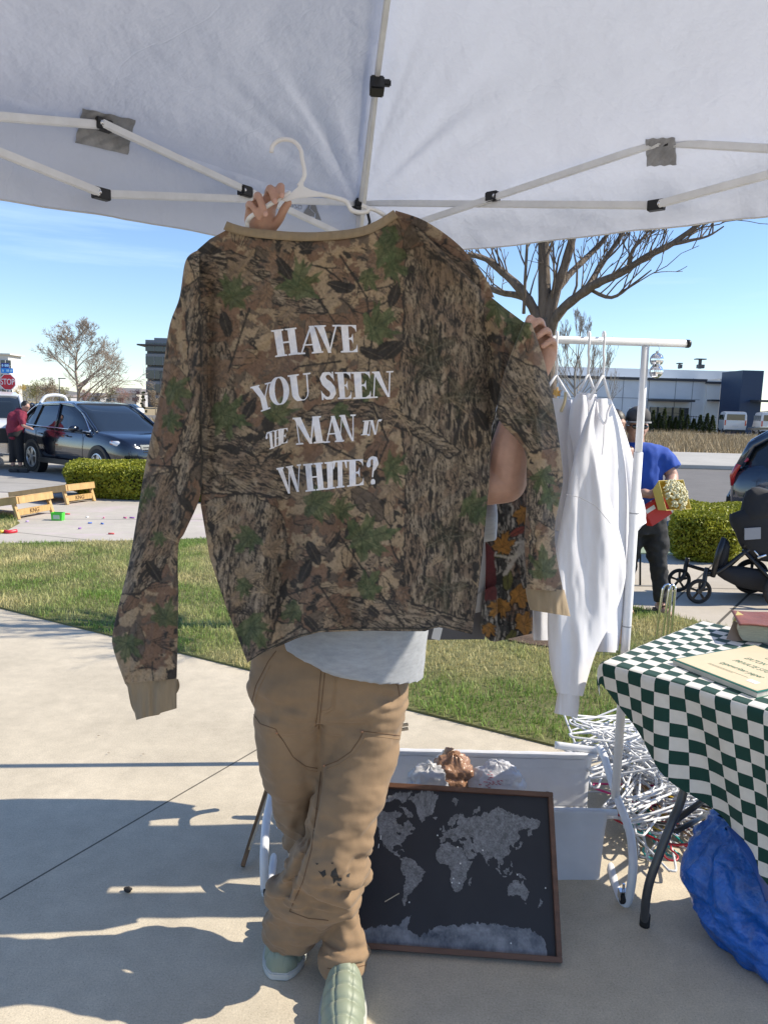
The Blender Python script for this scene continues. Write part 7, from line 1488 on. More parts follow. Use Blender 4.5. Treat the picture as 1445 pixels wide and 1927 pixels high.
strip('shirt_body', [(925, 775), (915, 850), (906, 950), (905, 1040), (908, 1120), (905, 1185), (930, 1208)], [(990, 775), (1000, 860), (1000, 960), (998, 1040), (1000, 1120), (1002, 1160), (1001, 1192)], fdep(2.58, 960, .0, .035, 22, 2), cm2, M('woodland_print', rough=.85, vcol=True, bump=(500, .3, .0008), sheen=.15), ca, .035, 1.6)
strip('sleeve', [(912, 1110), (906, 1150), (905, 1187), (922, 1206)], [(935, 1100), (936, 1150), (935, 1190), (930, 1207)], fdep(2.52, 920, .0, .02, 14, 3), cm2, M('woodland_print'), ca, .02, 1.6)
gs = thing('sweatshirt', 'slate grey sweatshirt on the rack just left of the patterned shirt', 'sweatshirt', (.2, 2.62, 1.2))
strip('shirt_body', [(790, 780), (780, 900), (785, 1020), (795, 1120), (802, 1204)], [(912, 790), (915, 900), (913, 1020), (911, 1120), (912, 1203)], fdep(2.66, 850, .0, .03, 22, 5), None, M('slate_fleece', (.145, .145, .16), .92, bump=(420, .5, .0012), sheen=.2), gs, .03, 2)
gs2 = thing('sweatshirt', 'pale grey sweatshirt with ribbed hem right of the held shirt', 'sweatshirt', (.33, 2.56, 1.2))
strip('shirt_body', [(880, 800), (885, 900), (886, 1000), (888, 1100), (888, 1150)], [(930, 790), (916, 880), (912, 960), (914, 1060), (913, 1130)], fdep(2.56, 900, .0, .02, 22, 6), None, M('ash_fleece', (.33, .32, .32), .92, bump=(420, .5, .0012), sheen=.2), gs2, .025, 2)
strip('hem', [(888, 1130), (890, 1142), (892, 1154)], [(913, 1104), (912, 1128), (912, 1150)], fdep(2.55, 900, .0, .01, 22, 6), None, M('ash_fleece'), gs2, .027, 2)
gt = thing('clothes_tag', 'white paper swing tag hanging just below the grey sweatshirt hem', 'tag', W(818, 1196, 2.5)); mb = MB(); mb.box(W(822, 1192, 2.5), (.03, .002, .045), Matrix.Rotation(.2, 3, 'Y')); mb.build('card', M('sign_white'), gt, bevel=.0006)
mb = MB(); mb.tube([W(822, 1184, 2.5), W(824, 1170, 2.54)], .0006, 5); mb.build('string', M('sign_white'), gt)
m_dk = M('slate_fleece')
for k, (X_, cc) in enumerate(((-.26, 0), (-.19, 1), (-.12, 2), (-.05, 0), (.02, 1))):
 r = thing('sweatshirt', 'sweatshirt on the rack hidden behind the held up shirt', 'sweatshirt', (X_, RY, 1.2), group='garments hidden behind the held shirt'); ml = [m_dk, M('ash_fleece'), M('oatmeal_fleece')][cc]
 def rg(z, c_, hw, th): return [(X_ + th * math.sin(t) + .010 * math.sin(t * 6 + k), RY + c_ + hw * math.cos(t), z) for t in np.linspace(0, 2 * PI, 40, False)]
 mb = MB(); mb.loft([rg(z, 0, hw, th) for z, hw, th in ((.78, .27, .035), (.9, .29, .03), (1.3, .285, .03), (1.52, .29, .03), (1.62, .22, .025), (1.68, .11, .02), (1.69, .08, .015))]); mb.build('shirt_body', ml, r, smooth=True)
 for s in (-1, 1): mb = MB(); mb.loft([rg(z, s * c_, hw, .035) for z, c_, hw in ((.66, .30, .05), (.74, .31, .07), (1.0, .28, .11), (1.4, .25, .11), (1.60, .20, .07))]); mb.build('sleeve', ml, r, smooth=True)
 h_ = thing('clothes_hanger', 'white hanger on the rack hidden behind the held up shirt', 'hanger', (X_, RY, 1.7), group='hangers hidden behind the held shirt'); mb = MB(); mb.tube(smooth_pts([(X_, RY + .012, cR.z + .012), (X_, RY, cR.z + .018), (X_, RY - .018, cR.z), (X_, RY - .004, cR.z - .06), (X_, RY, 1.70)], 5), .004, 8); mb.build('hook', m_hang, h_, smooth=True)
for i, (px, py, lab) in enumerate(((1235, 677, 'upper small mirrored disco ball hanging from the crossbar end'), (1234, 699, 'lower small mirrored disco ball under the other ball'))):
 c_ = W(px, py, RY - .01); R_b = .0225; r = thing('disco_ball', lab, 'disco ball', c_, group='mirrored balls on the rack'); mb = MB(); vs = []; nr = 11
 for a in range(nr):
  p0, p1 = PI * (a + .06) / nr, PI * (a + .94) / nr; m_ = max(3, int(20 * math.sin(PI * (a + .5) / nr)))
  for k in range(m_):
   t0, t1 = 2 * PI * (k + .06) / m_, 2 * PI * (k + .94) / m_; jx = R_.uniform(-.1, .1)
   f = lambda p, t: c_ + Vector((math.sin(p) * math.cos(t), math.sin(p) * math.sin(t), math.cos(p))) * (R_b * (1.0 + .02 * jx))
   mb.add([f(p0, t0), f(p1, t0), f(p1, t1), f(p0, t1)], [(0, 1, 2, 3)])
 mb.build('mirror_tile', M('mirror_tile', (.85, .86, .9), .05, 1), r); mb = MB(); mb.ell(c_, R_b * .985, 16, 12); mb.build('ball', M('silver_core', (.45, .46, .48), .3, .8), r, smooth=True)
 mb = MB(); mb.tube([c_ + Vector((0, 0, R_b)), c_ + Vector((0, 0, R_b + .006))], .005, 8)
 if i == 0: mb.tube(smooth_pts([c_ + Vector((0, 0, R_b + .006)), c_ + Vector((.006, 0, .034)), c_ + Vector((0, .002, .05)), W(1231, 640, RY - .016)], 5), .0009, 6)
 mb.build('hanging_wire', m_chrome, r, smooth=True)
def bag_blob(name, label, px, py, Y, w_, h_, col, seed, colr2=None, transl=.35):
 r = thing(name, label, 'plastic bag', W(px, py + 20, Y)); c_ = W(px, py, Y); n, k = 60, 40; P = np.zeros((k, n, 3))
 for i in range(k):
  ph = PI * i / (k - 1)
  for j in range(n):
   th = 2 * PI * j / n; d = Vector((math.sin(ph) * math.cos(th), math.sin(ph) * math.sin(th), math.cos(ph))); q = 1 + .28 * mnoise.noise(d * 2.2 + Vector((seed, 0, 0))) + .16 * abs(mnoise.noise(d * 6 + Vector((0, seed, 0)))); top = max(0, d.z) ** 3 * .5 * mnoise.noise(Vector((th * 2, seed, 1)))
   P[i, j] = c_ + Vector((d.x * w_ * q, d.y * .06 * q, d.z * h_ * (q + top)))
 o = link('film', gridmesh('film', P, wrap=True), M('bag_film_' + name + str(seed), col, .22, spec=.5, coat=.3, transl=transl, bump=(38, .9, .01)), r); return r
bag_blob('plastic_bag', 'white plastic carrier bag left of the brown filled bag in the bin', 808, 1472, 2.55, .080, .060, (.66, .66, .68), 2); bag_blob('plastic_bag', 'plastic bag showing brown contents standing in the rack bin', 852, 1462, 2.58, .078, .078, (.36, .20, .12), 5, transl=.1)
bag_blob('plastic_bag', 'crumpled white bag top behind the brown filled bag', 842, 1448, 2.62, .06, .055, (.70, .70, .72), 9); b_ = bag_blob('plastic_bag', 'white carrier bag with red printed pattern in the rack bin', 935, 1472, 2.56, .095, .066, (.66, .66, .70), 12)
bt3 = bvh([c for c in b_.children][0]); marks = []
for k in range(26):
 x, y = 925 + R_.gauss(0, 9), 1470 + R_.gauss(0, 8); marks.append([(x - 2.4, y - .8), (x + 2.2, y - .2), (x + 2.0, y + .9), (x - 2.2, y + .5)])
surf_patch(bt3, marks, 'red_print', M('red_print', (.45, .08, .12), .6), b_, .6, .002)
# ================================================================ framed world map leaning on the rack
TL, TR, BR_, BL_ = W(640, 1476, 2.30), W(1046, 1494, 2.30), G(1056, 1813, .004), G(600, 1775, .004)
o_ = BR_.copy(); bx_v = (G(690, 1786, .004) - BR_).normalized(); up_v = (TR - BR_); up_v = up_v - bx_v * up_v.dot(bx_v); HM = up_v.length; up_v.normalize(); WM = .66
nrm = up_v.cross(bx_v).normalized(); nrm = nrm if nrm.y < 0 else -nrm
mapr = thing('framed_world_map', 'dark framed world map poster leaning against the rack', 'framed map', BR_)
def mp_(u, v, d=0): return o_ + bx_v * (u * WM) + up_v * (v * HM) + nrm * d     # u from right to left
m_frame = M('walnut_frame', (.115, .052, .028), .45, var=(6, .35), stretch=(1, 1, 8), coat=.15)
FWD = .0155
for (a, b) in (((0, 0), (1, 0)), ((1, 0), (1, 1)), ((1, 1), (0, 1)), ((0, 1), (0, 0))):
 A, B = mp_(*a), mp_(*b); d = (B - A).normalized(); c_ = (mp_(.5, .5) - (A + B) / 2).normalized() * FWD / 2
 mb = MB(); up_ = nrm; e = FWD if a[0] == b[0] else 0; mb.bar(A + c_ + d * (0 if e == 0 else FWD) + nrm * .004, B + c_ - d * (0 if e == 0 else FWD) + nrm * .004, FWD, .034, up=tuple(nrm)); mb.build('frame_side', m_frame, mapr, bevel=.0015)
LAND = dict(na=[(-168, 66), (-156, 71), (-128, 70), (-110, 68), (-95, 69), (-82, 68), (-86, 64), (-94, 60), (-92, 57), (-82, 55), (-80, 51), (-78, 58), (-70, 61), (-64, 58), (-56, 52), (-66, 49), (-60, 46), (-70, 43), (-74, 40), (-76, 35), (-81, 31), (-80, 25), (-83, 29), (-90, 29), (-97, 27), (-97, 21), (-91, 18), (-87, 21), (-88, 16), (-83, 14), (-83, 9), (-78, 9), (-80, 7), (-87, 12), (-96, 16), (-105, 20), (-110, 27), (-114, 31), (-111, 23), (-117, 32), (-124, 40), (-124, 48), (-132, 55), (-146, 60), (-158, 56), (-166, 60)],
   ca1=[(-120, 75), (-98, 78), (-80, 76), (-64, 82), (-90, 82), (-118, 78)], ca2=[(-90, 73), (-70, 71), (-62, 66), (-72, 63), (-80, 70)], gr=[(-72, 78), (-55, 82), (-30, 83.5), (-14, 81), (-20, 75), (-22, 70), (-38, 65), (-44, 60), (-52, 65), (-54, 70), (-60, 76)],
   sa=[(-80, 8), (-72, 12), (-62, 10), (-52, 5), (-50, 0), (-38, -4), (-35, -8), (-39, -16), (-42, -23), (-48, -27), (-54, -34), (-58, -38), (-65, -42), (-67, -48), (-69, -52), (-68, -55), (-74, -52), (-74, -42), (-72, -30), (-70, -18), (-77, -12), (-81, -5), (-79, 2)],
   af=[(-6, 35), (10, 37), (11, 33), (20, 31), (32, 31), (36, 22), (43, 12), (51, 12), (45, 2), (40, -8), (40, -16), (35, -24), (32, -29), (26, -34), (18, -34), (14, -24), (12, -16), (13, -6), (9, 2), (8, 5), (-4, 5), (-8, 4), (-13, 9), (-17, 15), (-16, 22), (-10, 30)], mg=[(49, -12), (50, -16), (46, -25), (44, -22), (45, -16)],
   eu=[(-9, 37), (-9, 43), (-2, 44), (-4, 48), (2, 51), (8, 54), (9, 57), (11, 54), (20, 55), (24, 59), (29, 60), (22, 61), (25, 65), (20, 64), (17, 60), (14, 56), (11, 59), (6, 58), (5, 62), (14, 68), (24, 71), (32, 70), (41, 67), (34, 66), (44, 67), (54, 69), (68, 69), (72, 73), (82, 73), (100, 77), (114, 75), (130, 72), (150, 71), (170, 70), (180, 68), (179, 63), (170, 60), (163, 58), (162, 54), (157, 51), (156, 57), (162, 62), (152, 59), (142, 59), (136, 54), (141, 50), (135, 43), (129, 41), (129, 36), (126, 35), (125, 39), (121, 40), (119, 37), (122, 31), (118, 24), (110, 21), (106, 19), (109, 13), (105, 9), (101, 13), (103, 2), (99, 8), (98, 16), (94, 18), (90, 22), (86, 20), (80, 14), (78, 8), (74, 16), (72, 21), (67, 25), (57, 26), (52, 28), (48, 30), (52, 24), (56, 25), (59, 22), (52, 16), (44, 13), (39, 21), (35, 28), (35, 33), (36, 37), (28, 37), (26, 40), (30, 41), (41, 41), (37, 46), (31, 46), (28, 43), (23, 40), (22, 37), (19, 41), (14, 45), (18, 40), (15, 38), (11, 43), (8, 44), (3, 43), (-1, 38), (-5, 36)],
   uk=[(-5, 50), (1, 51), (0, 53), (-2, 56), (-3, 58.5), (-6, 57), (-3, 54)], ir=[(-10, 52), (-6, 52), (-6, 55), (-9, 55)], ic=[(-24, 65), (-18, 63.5), (-14, 65), (-17, 66.5), (-22, 66)], jp=[(130, 32), (135, 34), (140, 35), (142, 40), (145, 43), (141, 45), (139, 38), (132, 35)], nz=[(52, 71), (58, 71), (68, 76), (62, 76), (54, 73)], sv=[(12, 78), (20, 77), (26, 80), (14, 80)],
   su=[(95, 5), (100, 2), (106, -5), (103, -5), (98, 0)], bo=[(109, 1), (113, 4), (118, 6), (118, 1), (115, -4), (110, -2)], ja=[(106, -6), (114, -7), (114, -8.5), (106, -7.5)], ng=[(131, -1), (141, -3), (150, -10), (144, -8), (138, -8), (133, -4)], ph=[(121, 18), (123, 13), (126, 7), (122, 9)], sul=[(119, -5), (120, 0), (124, 1), (122, -4)],
   au=[(114, -22), (122, -17), (130, -12), (136, -12), (136, -16), (140, -17), (142, -11), (146, -19), (153, -26), (150, -37), (144, -39), (138, -34), (131, -31), (124, -33), (115, -34)], ta=[(145, -41), (148, -41), (147, -43.5)], nzl=[(173, -35), (178, -38), (175, -41), (170, -46), (167, -46), (172, -41)], cu=[(-84, 22), (-76, 20), (-74, 20), (-80, 23)], sr=[(80, 6), (82, 7), (81, 9)],
   ant=[(-180, -78), (-150, -77), (-130, -74), (-100, -73), (-78, -72), (-66, -66), (-58, -63), (-62, -68), (-62, -75), (-40, -78), (-20, -73), (0, -70), (30, -69), (55, -66), (90, -66), (120, -67), (150, -68), (170, -72), (180, -77), (180, -86), (-180, -86)])
LAKES = [[(-94, 62), (-90, 58), (-84, 55.5), (-80, 52), (-78, 56), (-80, 61), (-88, 64)], [(-91, 47), (-84, 47), (-82, 43), (-88, 42)], [(48, 46), (53, 45), (54, 38), (50, 37), (49, 42)], [(28, 42), (34, 42), (41, 42), (37, 46), (31, 46)]]
def merc(lat): return np.log(np.tan(PI / 4 + np.radians(np.clip(lat, -86, 84.5)) / 2))
NU, NV = 640, 400; uu, vv = np.meshgrid(np.linspace(0, 1, NU), np.linspace(0, 1, NV)); lon = 196 - 372 * uu
LT = np.linspace(-86, 84, 400)
def squeeze(lat): return .45 * lat / 90 + .55 * merc(lat) / merc(np.array(78.0))
sq = squeeze(LT); lo_, hi_ = squeeze(np.array(-82.0)), squeeze(np.array(83.0)); tgt = lo_ + (hi_ - lo_) * vv; lat = np.interp(tgt, sq, LT)
wl = lon + 3.2 * (fbm(lon / 4, lat / 3, 1, 4) - .5) * 2; wt = lat + 2.2 * (fbm(lon / 4 + 9, lat / 3, 3, 4) - .5) * 2
landm = np.zeros(lon.shape, bool)
for pl in LAND.values(): landm |= inpoly(wl, wt, pl)
for pl in LAKES: landm &= ~inpoly(wl, wt, pl)
tx = .5 * fbm(lon / 7, lat / 5, 2, 6) + .5 * fbm(lon / 2.2, lat / 1.2, 4, 4); base = np.zeros(lon.shape + (3,)); base[:] = (.020, .0215, .027); base *= (.88 + .3 * fbm(lon / 30, lat / 30, 1, 4))[..., None]
gl = np.clip((tx - .5) * 1.3 + .46, .25, .95); landc = gl[..., None] * np.array([.31, .315, .33]) + .03; base[landm] = landc[landm]; edge_l = landm & ~(np.roll(landm, 1, 0) & np.roll(landm, -1, 0) & np.roll(landm, 1, 1) & np.roll(landm, -1, 1)); base[edge_l] = base[edge_l] * .5 + .13
am = landm & (lat < -62); base[am] = base[am] * .45 + np.array([.05, .06, .08]) + (fbm(lon / 20, lat / 5, 3, 4)[am][:, None] - .4) * .25; base[am] = np.clip(base[am], .03, .4)
bl_ = landm & (np.abs(vn(lon / 5, lat / 4, 3) - .5) < .02) & (lat > -60); base[bl_] *= .7
dsh = landm & (vn(lon / 1.6, lat * 1.1, 6) > .86) & (lat > -60); base[dsh] *= .65
P3 = np.array(o_)[None, None] + np.array(bx_v) * ((FWD + (WM - 2 * FWD) * uu)[..., None]) + np.array(up_v) * ((FWD + (HM - 2 * FWD) * vv)[..., None]) + np.array(nrm) * .006
link('map_print', gridmesh('map_print', P3, base), M('satin_poster', rough=.42, vcol=True, spec=.35), mapr)
mb = MB(); mb.bar(mp_(.015, .5, -.006), mp_(.985, .5, -.006), HM * .97, .006, up=tuple(nrm)); mb.build('backing_board', M('hardboard', (.12, .08, .05), .8), mapr)
def mpt(px, py, d=.008):
 a, b, c = ray(px, py); dd = Vector((a, b, c)); t = (o_ + nrm * d - Vector((0, 0, H))).dot(nrm) / dd.dot(nrm); return Vector((0, 0, H)) + dd * t
for i, (x, y) in enumerate(((866, 1625), (770, 1698), (853, 1653), (850, 1661), (864, 1662), (961, 1775), (973, 1646), (823, 1572), (861, 1594), (908, 1600), (1026, 1671))):
 mb = MB(); mb.ell(mpt(x, y, .012), .0024, 8, 6); mb.build('map_pin', M('sign_white'), mapr, smooth=True)
mb = MB(); mb.bar(mpt(724, 1697, .02), mpt(751, 1681, .009), .0022, .0022); mb.build('toothpick_flag', M('pale_wood', (.5, .42, .3), .6), mapr)
mb = MB(); mb.bar(mpt(717, 1572, .010), mpt(716, 1580, .010), .002, .001, up=tuple(nrm)); mb.bar(mpt(713, 1588, .010), mpt(712, 1596, .010), .002, .001, up=tuple(nrm)); mb.build('scratch', M('sign_white'), mapr)
mb = MB(); mb.ell(mp_(.02, 1.005, -.01), (.012, .008, .006), 10, 6); mb.build('corner_clip', m_black, mapr, smooth=True)
es = thing('wooden_plank', 'narrow dark wooden slat leaning behind the trouser leg', 'wood slat', G(454, 1628)); A, B = G(457, 1630, .012), W(512, 1455, 2.62); mb = MB(); mb.bar(A, B, .014, .034, up=(0, -1, .2)); mb.build('slat', M('slat_wood', (.17, .10, .05), .6, var=(9, .3), stretch=(1, 1, .2)), es, bevel=.001)
mb = MB(); mb.bar(A + Vector((.022, .01, 0.06)), B + Vector((.012, .0, 0)), .006, .03, up=(0, -1, .2)); mb.build('edge_strip', M('pale_wood'), es)
mb = MB(); o1 = thing('wooden_clothespin', 'small pale wooden clothespin just right of the hip', 'clothespin', W(761, 1371, 2.2))
for dy in (-5, 3): mb.bar(W(754, 1370 + dy, 2.2), W(768, 1368 + dy, 2.2), .009, .008)
mb.build('jaw', M('pale_wood'), o1, bevel=.001)
# ================================================================ table with checkered cloth
TZ = .85
t_tl = G(1141, 1250, TZ); t_fr = G(1445, 1338, TZ); t_bk = G(1340, 1176, TZ)
ex = (t_fr - t_tl); ex.z = 0; ex.normalize(); ey = Vector((-ex.y, ex.x, 0)); ey = ey if ey.dot(t_bk - t_tl) > 0 else -ey
TLn, TWd = 1.75, .70
tbl = thing('folding_table', 'folding table with bent grey steel legs beneath the checkered cloth', 'table', t_tl + ex * TLn / 2 + ey * TWd / 2 - Vector((0, 0, TZ)))
def tp(a, b, z=0): return t_tl + ex * a + ey * b + Vector((0, 0, z))
r3 = Matrix((ex, ey, Vector((0, 0, 1)))).transposed()
mb = MB(); mb.box(tp(TLn / 2, TWd / 2, -.026), (TLn - .012, TWd - .012, .044), r3); mb.build('table_top', M('grey_plastic_top', (.40, .40, .41), .5), tbl, bevel=.012)
m_leg = M('grey_powder_steel', (.045, .047, .05), .38, coat=.2, spec=.6)
fa = G(1212, 1742); kn = W(1232, 1640, 2.16); mdl = W(1262, 1560, 2.22); up_ = W(1297, 1470, 2.30)
def legpts(dy):
 v = ey * dy; return [fa + Vector((0, 0, .01)) + v, W(1214, 1700, fa.y) + v, W(1226, 1645, fa.y + .02) + v, W(1252, 1570, fa.y + .06) + v, W(1290, 1480, fa.y + .10) + v]
a_ = [fa + Vector((0, 0, .012)), W(1214, 1700, 2.15), W(1222, 1658, 2.15), W(1240, 1608, 2.16), W(1262, 1550, 2.18), W(1288, 1482, 2.21)]
a_.append(Vector((a_[-1].x + .06, a_[-1].y + .02, TZ - .05)))
mb = MB(); mb.tube(smooth_pts(a_, 6), .0135, 16); l1 = mb.build('leg', m_leg, tbl, smooth=True)
mb = MB(); mb.tube([fa + Vector((0, 0, .001)), fa + Vector((0, 0, .040))], .0158, 16); mb.build('foot_cap', m_rubber, l1, smooth=True)
sh = ex * .02 + ey * .58
mb = MB(); mb.tube([p + sh for p in smooth_pts(a_, 6)], .0135, 14); l2 = mb.build('leg', m_leg, tbl, smooth=True)
mb = MB(); mb.tube([fa + sh + Vector((0, 0, .001)), fa + sh + Vector((0, 0, .040))], .0158, 14); mb.build('foot_cap', m_rubber, l2, smooth=True)
mb = MB(); mb.tube([W(1270, 1565, 2.19), W(1350, 1522, 2.5)], .010, 12, flat=.6); mb.tube([W(1262, 1550, 2.18), W(1262, 1550, 2.18) + sh], .010, 12); mb.build('cross_brace', m_leg, tbl, smooth=True)
for dv in (0, 1):
 q = [p + ex * (TLn - .25) + sh * dv for p in a_]; q = [Vector((q[0].x + (q[0].x - p.x) * 0 , p.y, p.z)) for p in q]; mb = MB(); mb.tube([q[0], q[-1]], .0135, 12); mb.build('leg', m_leg, tbl, smooth=True)
CK = .042
def m_check():
 m = bpy.data.materials.new('green_check_cloth'); m.use_nodes = True; n = m.node_tree; l = n.links.new; p = n.nodes['Principled BSDF']; p.inputs['Roughness'].default_value = .8; p.inputs['Sheen Weight'].default_value = .1; p.inputs['Specular IOR Level'].default_value = .25
 uv = n.nodes.new('ShaderNodeUVMap'); uv.uv_map = 'UVMap'; c = n.nodes.new('ShaderNodeTexChecker'); c.inputs['Scale'].default_value = 1.0; c.inputs['Color1'].default_value = (.012, .055, .045, 1); c.inputs['Color2'].default_value = (.72, .70, .66, 1); l(uv.outputs[0], c.inputs[0])
 t = n.nodes.new('ShaderNodeTexCoord'); z = n.nodes.new('ShaderNodeTexNoise'); z.inputs['Scale'].default_value = 40; l(t.outputs['Object'], z.inputs[0]); mr = n.nodes.new('ShaderNodeMapRange'); mr.inputs['To Min'].default_value = .88; mr.inputs['To Max'].default_value = 1.1; l(z.outputs[0], mr.inputs[0])
 q = n.nodes.new('ShaderNodeVectorMath'); q.operation = 'MULTIPLY'; l(c.outputs[0], q.inputs[0]); l(mr.outputs[0], q.inputs[1]); l(q.outputs[0], p.inputs['Base Color'])
 z2 = n.nodes.new('ShaderNodeTexNoise'); z2.inputs['Scale'].default_value = 600; l(t.outputs['Object'], z2.inputs[0]); b = n.nodes.new('ShaderNodeBump'); b.inputs['Strength'].default_value = .35; b.inputs['Distance'].default_value = .0006; l(z2.outputs[0], b.inputs['Height']); l(b.outputs[0], p.inputs['Normal'])
 tr = n.nodes.new('ShaderNodeBsdfTranslucent'); ms = n.nodes.new('ShaderNodeMixShader'); ms.inputs[0].default_value = .12; l(q.outputs[0], tr.inputs['Color']); l(p.outputs[0], ms.inputs[1]); l(tr.outputs[0], ms.inputs[2]); l(ms.outputs[0], n.nodes['Material Output'].inputs[0]); return m
mchk = m_check()
def uvgrid(name, P, UV, mat, parent):
 me = gridmesh(name, P); nv, nu = P.shape[:2]; ul = me.uv_layers.new(name='UVMap'); li = np.empty(len(me.loops), np.int32); me.loops.foreach_get('vertex_index', li); ul.data.foreach_set('uv', UV.reshape(-1, 2)[li].astype(np.float32).reshape(-1)); return link(name, me, mat, parent)
cloth = thing('tablecloth', 'dark green and white checkered tablecloth draped over the table', 'tablecloth', tp(TLn / 2, TWd / 2))
DL, DF, DB = .07, .66, .30
na, nb_ = 420, 380
A_ = np.linspace(-DL, TLn + .2, na)[None, :] + np.zeros((nb_, 1)); DFa = np.clip(.075 + .60 * np.clip((A_[0] + .02) / .62, 0, 2) ** .9, .07, .66)
q_ = np.linspace(0, 1, nb_)[:, None]; B_ = -DFa[None, :] + (TWd + DB + DFa[None, :]) * q_
R_e = .022
def fold1(t):   # distance past the edge -> horizontal overhang, drop
 past = np.clip(-t, 0, None); s = np.clip(past / (R_e * PI / 2), 0, 1); ang = s * PI / 2; return R_e * np.sin(ang), R_e * (1 - np.cos(ang)) + np.clip(past - R_e * PI / 2, 0, None)
hf, df = fold1(B_); hl, dl_ = fold1(A_); hb, db = fold1(TWd - B_)
X = np.clip(A_, 0, None) - hl; Yy = np.clip(B_, 0, TWd) - hf + hb
Z = -df - db - dl_ * .9; wv = np.clip(df / .4, 0, 1) ** .8
Yy = Yy - wv * (.032 * np.sin(A_ * 19 + 1.6 * np.sin(B_ * 4)) + .018 * np.sin(A_ * 37 + 2 + B_ * 4)) + df * .22
X = X + wv * .014 * np.sin(A_ * 17 + 1.5) + df * .06
Z = Z + ((fbm(A_ * 6, B_ * 6, 1, 3) - .5) * .007 + .003 * np.sin(A_ * 9 + B_ * 7)) * np.exp(-df * 30) + .006
P = np.array(tp(0, 0, .002))[None, None] + np.array(ex) * X[..., None] + np.array(ey) * Yy[..., None] + np.array([0, 0, 1.0]) * Z[..., None]
UV = np.stack([A_ / CK + .15, B_ / CK + .3], -1)
uvgrid('cloth', P, UV, mchk, cloth)
bz = TZ + .006
q = [G(1264, 1243, bz + .014), G(1424, 1306, bz + .014), G(1500, 1278, bz + .014), G(1404, 1212, bz + .014)]
pk_ = thing('paper_packet', 'green and cream packet of typewriter paper lying on the checkered cloth', 'paper packet', q[0])
ux = (q[1] - q[0]); ux.z = 0; Lx = ux.length; ux.normalize(); uy = Vector((-ux.y, ux.x, 0)); uy = uy if uy.dot(q[3] - q[0]) > 0 else -uy; Ly = Lx * 1.28
Rm = Matrix((ux, uy, Vector((0, 0, 1)))).transposed()
def bp_(a, b, z): return Vector((q[0].x, q[0].y, bz)) + ux * a * Lx + uy * b * Ly + Vector((0, 0, z))
m_gc = M('green_card_cover', (.008, .14, .085), .35, coat=.2)
mb = MB(); mb.box(bp_(.5, .5, .0012), (Lx, Ly, .0022), Rm); mb.box(bp_(.5, .5, .0175), (Lx, Ly, .0022), Rm); mb.box(bp_(.5, .994, .0095), (Lx, .003, .0142), Rm); mb.build('cover', m_gc, pk_, bevel=.0006)
mb = MB(); mb.box(bp_(.5, .49, .0093), (Lx * .985, Ly * .97, .0136), Rm); mb.build('paper_stack', M('paper_edges', (.58, .55, .48), .8, var=(200, .2), stretch=(.2, .2, 9)), pk_)
mb = MB(); mb.box(bp_(.5, .5, .0192), (Lx * .955, Ly * .965, .0006), Rm); mb.build('cream_label', M('cream_card', (.66, .53, .35), .5, var=(7, .05)), pk_)
top = lambda a, b: bp_(a, b, .0198)
rd = -uy * 0 + ux; m_ink = M('green_ink', (.02, .14, .09), .6)
ld = ux; lu = uy
for txt, a, b, sz in (('EATON', .42, .60, .031), ("PRIVATE STOCK", .58, .46, .031), ('typewriter paper', .60, .31, .031)):
 text_obj(txt, sz * Ly / .35, frame4(top(.28 + .0, b), ld, lu), m_ink, pk_, 'lettering', .0002, align='LEFT', shear=.3, sx=.62)
mb = MB()
mb.m = 0
for a0, b0, a1, b1 in ((.38, .74, .86, .74), (.38, .90, .86, .90), (.38, .74, .38, .90), (.86, .74, .86, .90), (.42, .78, .82, .78)): mb.bar(top(a0, b0), top(a1, b1), .0018, .0004)
mb.build('ornament_border', m_ink, pk_)
text_obj('Bond', .030, frame4(top(.62, .83), ld, lu), m_ink, pk_, 'lettering', .0002, shear=.4)
mb = MB(); mb.box(top(.80, .16) + Vector((0, 0, .0003)), (.03, .022, .0004), Rm); mb.build('price_sticker', M('sign_white'), pk_)
mb = MB(); mb.bar(top(.25, .20), top(.70, .20), .0012, .0004); mb.bar(top(.25, .18), top(.55, .18), .0010, .0004); mb.build('small_print', m_ink, pk_)
ob = G(1388, 1205, TZ + .02); bkx = Vector((.95, -.30, 0)).normalized(); bky = Vector((-bkx.y, bkx.x, 0)); Rb = Matrix((bkx, bky, Vector((0, 0, 1)))).transposed() @ Matrix.Rotation(-.04, 3, 'Y')
old = thing('old_book', 'thick old book with worn red leather cover and loose pages', 'book', ob)
bc_ = G(1394, 1207, TZ + .012)
def bk(a, b, z): return Vector((bc_.x, bc_.y, TZ + .012)) + bkx * a + bky * b + Vector((0, 0, z))
mb = MB(); nP = 14; poly = [(.006, .0), (.24, .0), (.24, .056), (-.006, .056), (-.012, .035), (-.004, .014)]
mb.prism(poly, .01, .155, lambda a, b, c: tuple(bk(a, c, b))); mb.build('page_block', M('yellowed_pages', (.50, .48, .36), .85, var=(320, .22), stretch=(.1, .1, 3), bump=(500, .8, .003)), old, bevel=.002)
Pg = np.array([[tuple(bk(-.014 + .26 * j / 29, -.012 + .19 * i / 13, .060 + .002 * math.sin(j * .35 + i * .2) + .006 * math.sin(PI * j / 29))) for j in range(30)] for i in range(14)])
o = link('cover', gridmesh('cover', Pg), M('red_leather', (.23, .075, .050), .55, var=(14, .25), bump=(90, .6, .003)), old); md = o.modifiers.new('s', 'SOLIDIFY'); md.thickness = .004
mb = MB(); c_ = bk(.155, .075, .070); mb.tube([c_ + bkx * .022 * math.cos(t) + bky * .03 * math.sin(t) for t in np.linspace(0, 2 * PI, 24, False)], .0013, 6, closed=True, cap=False, flat=.5); mb.tube([c_ - bkx * .008, c_ + bky * .012, c_ + bkx * .008], .001, 5); mb.build('embossed_oval', M('dark_red_leather', (.12, .035, .025), .5), o)
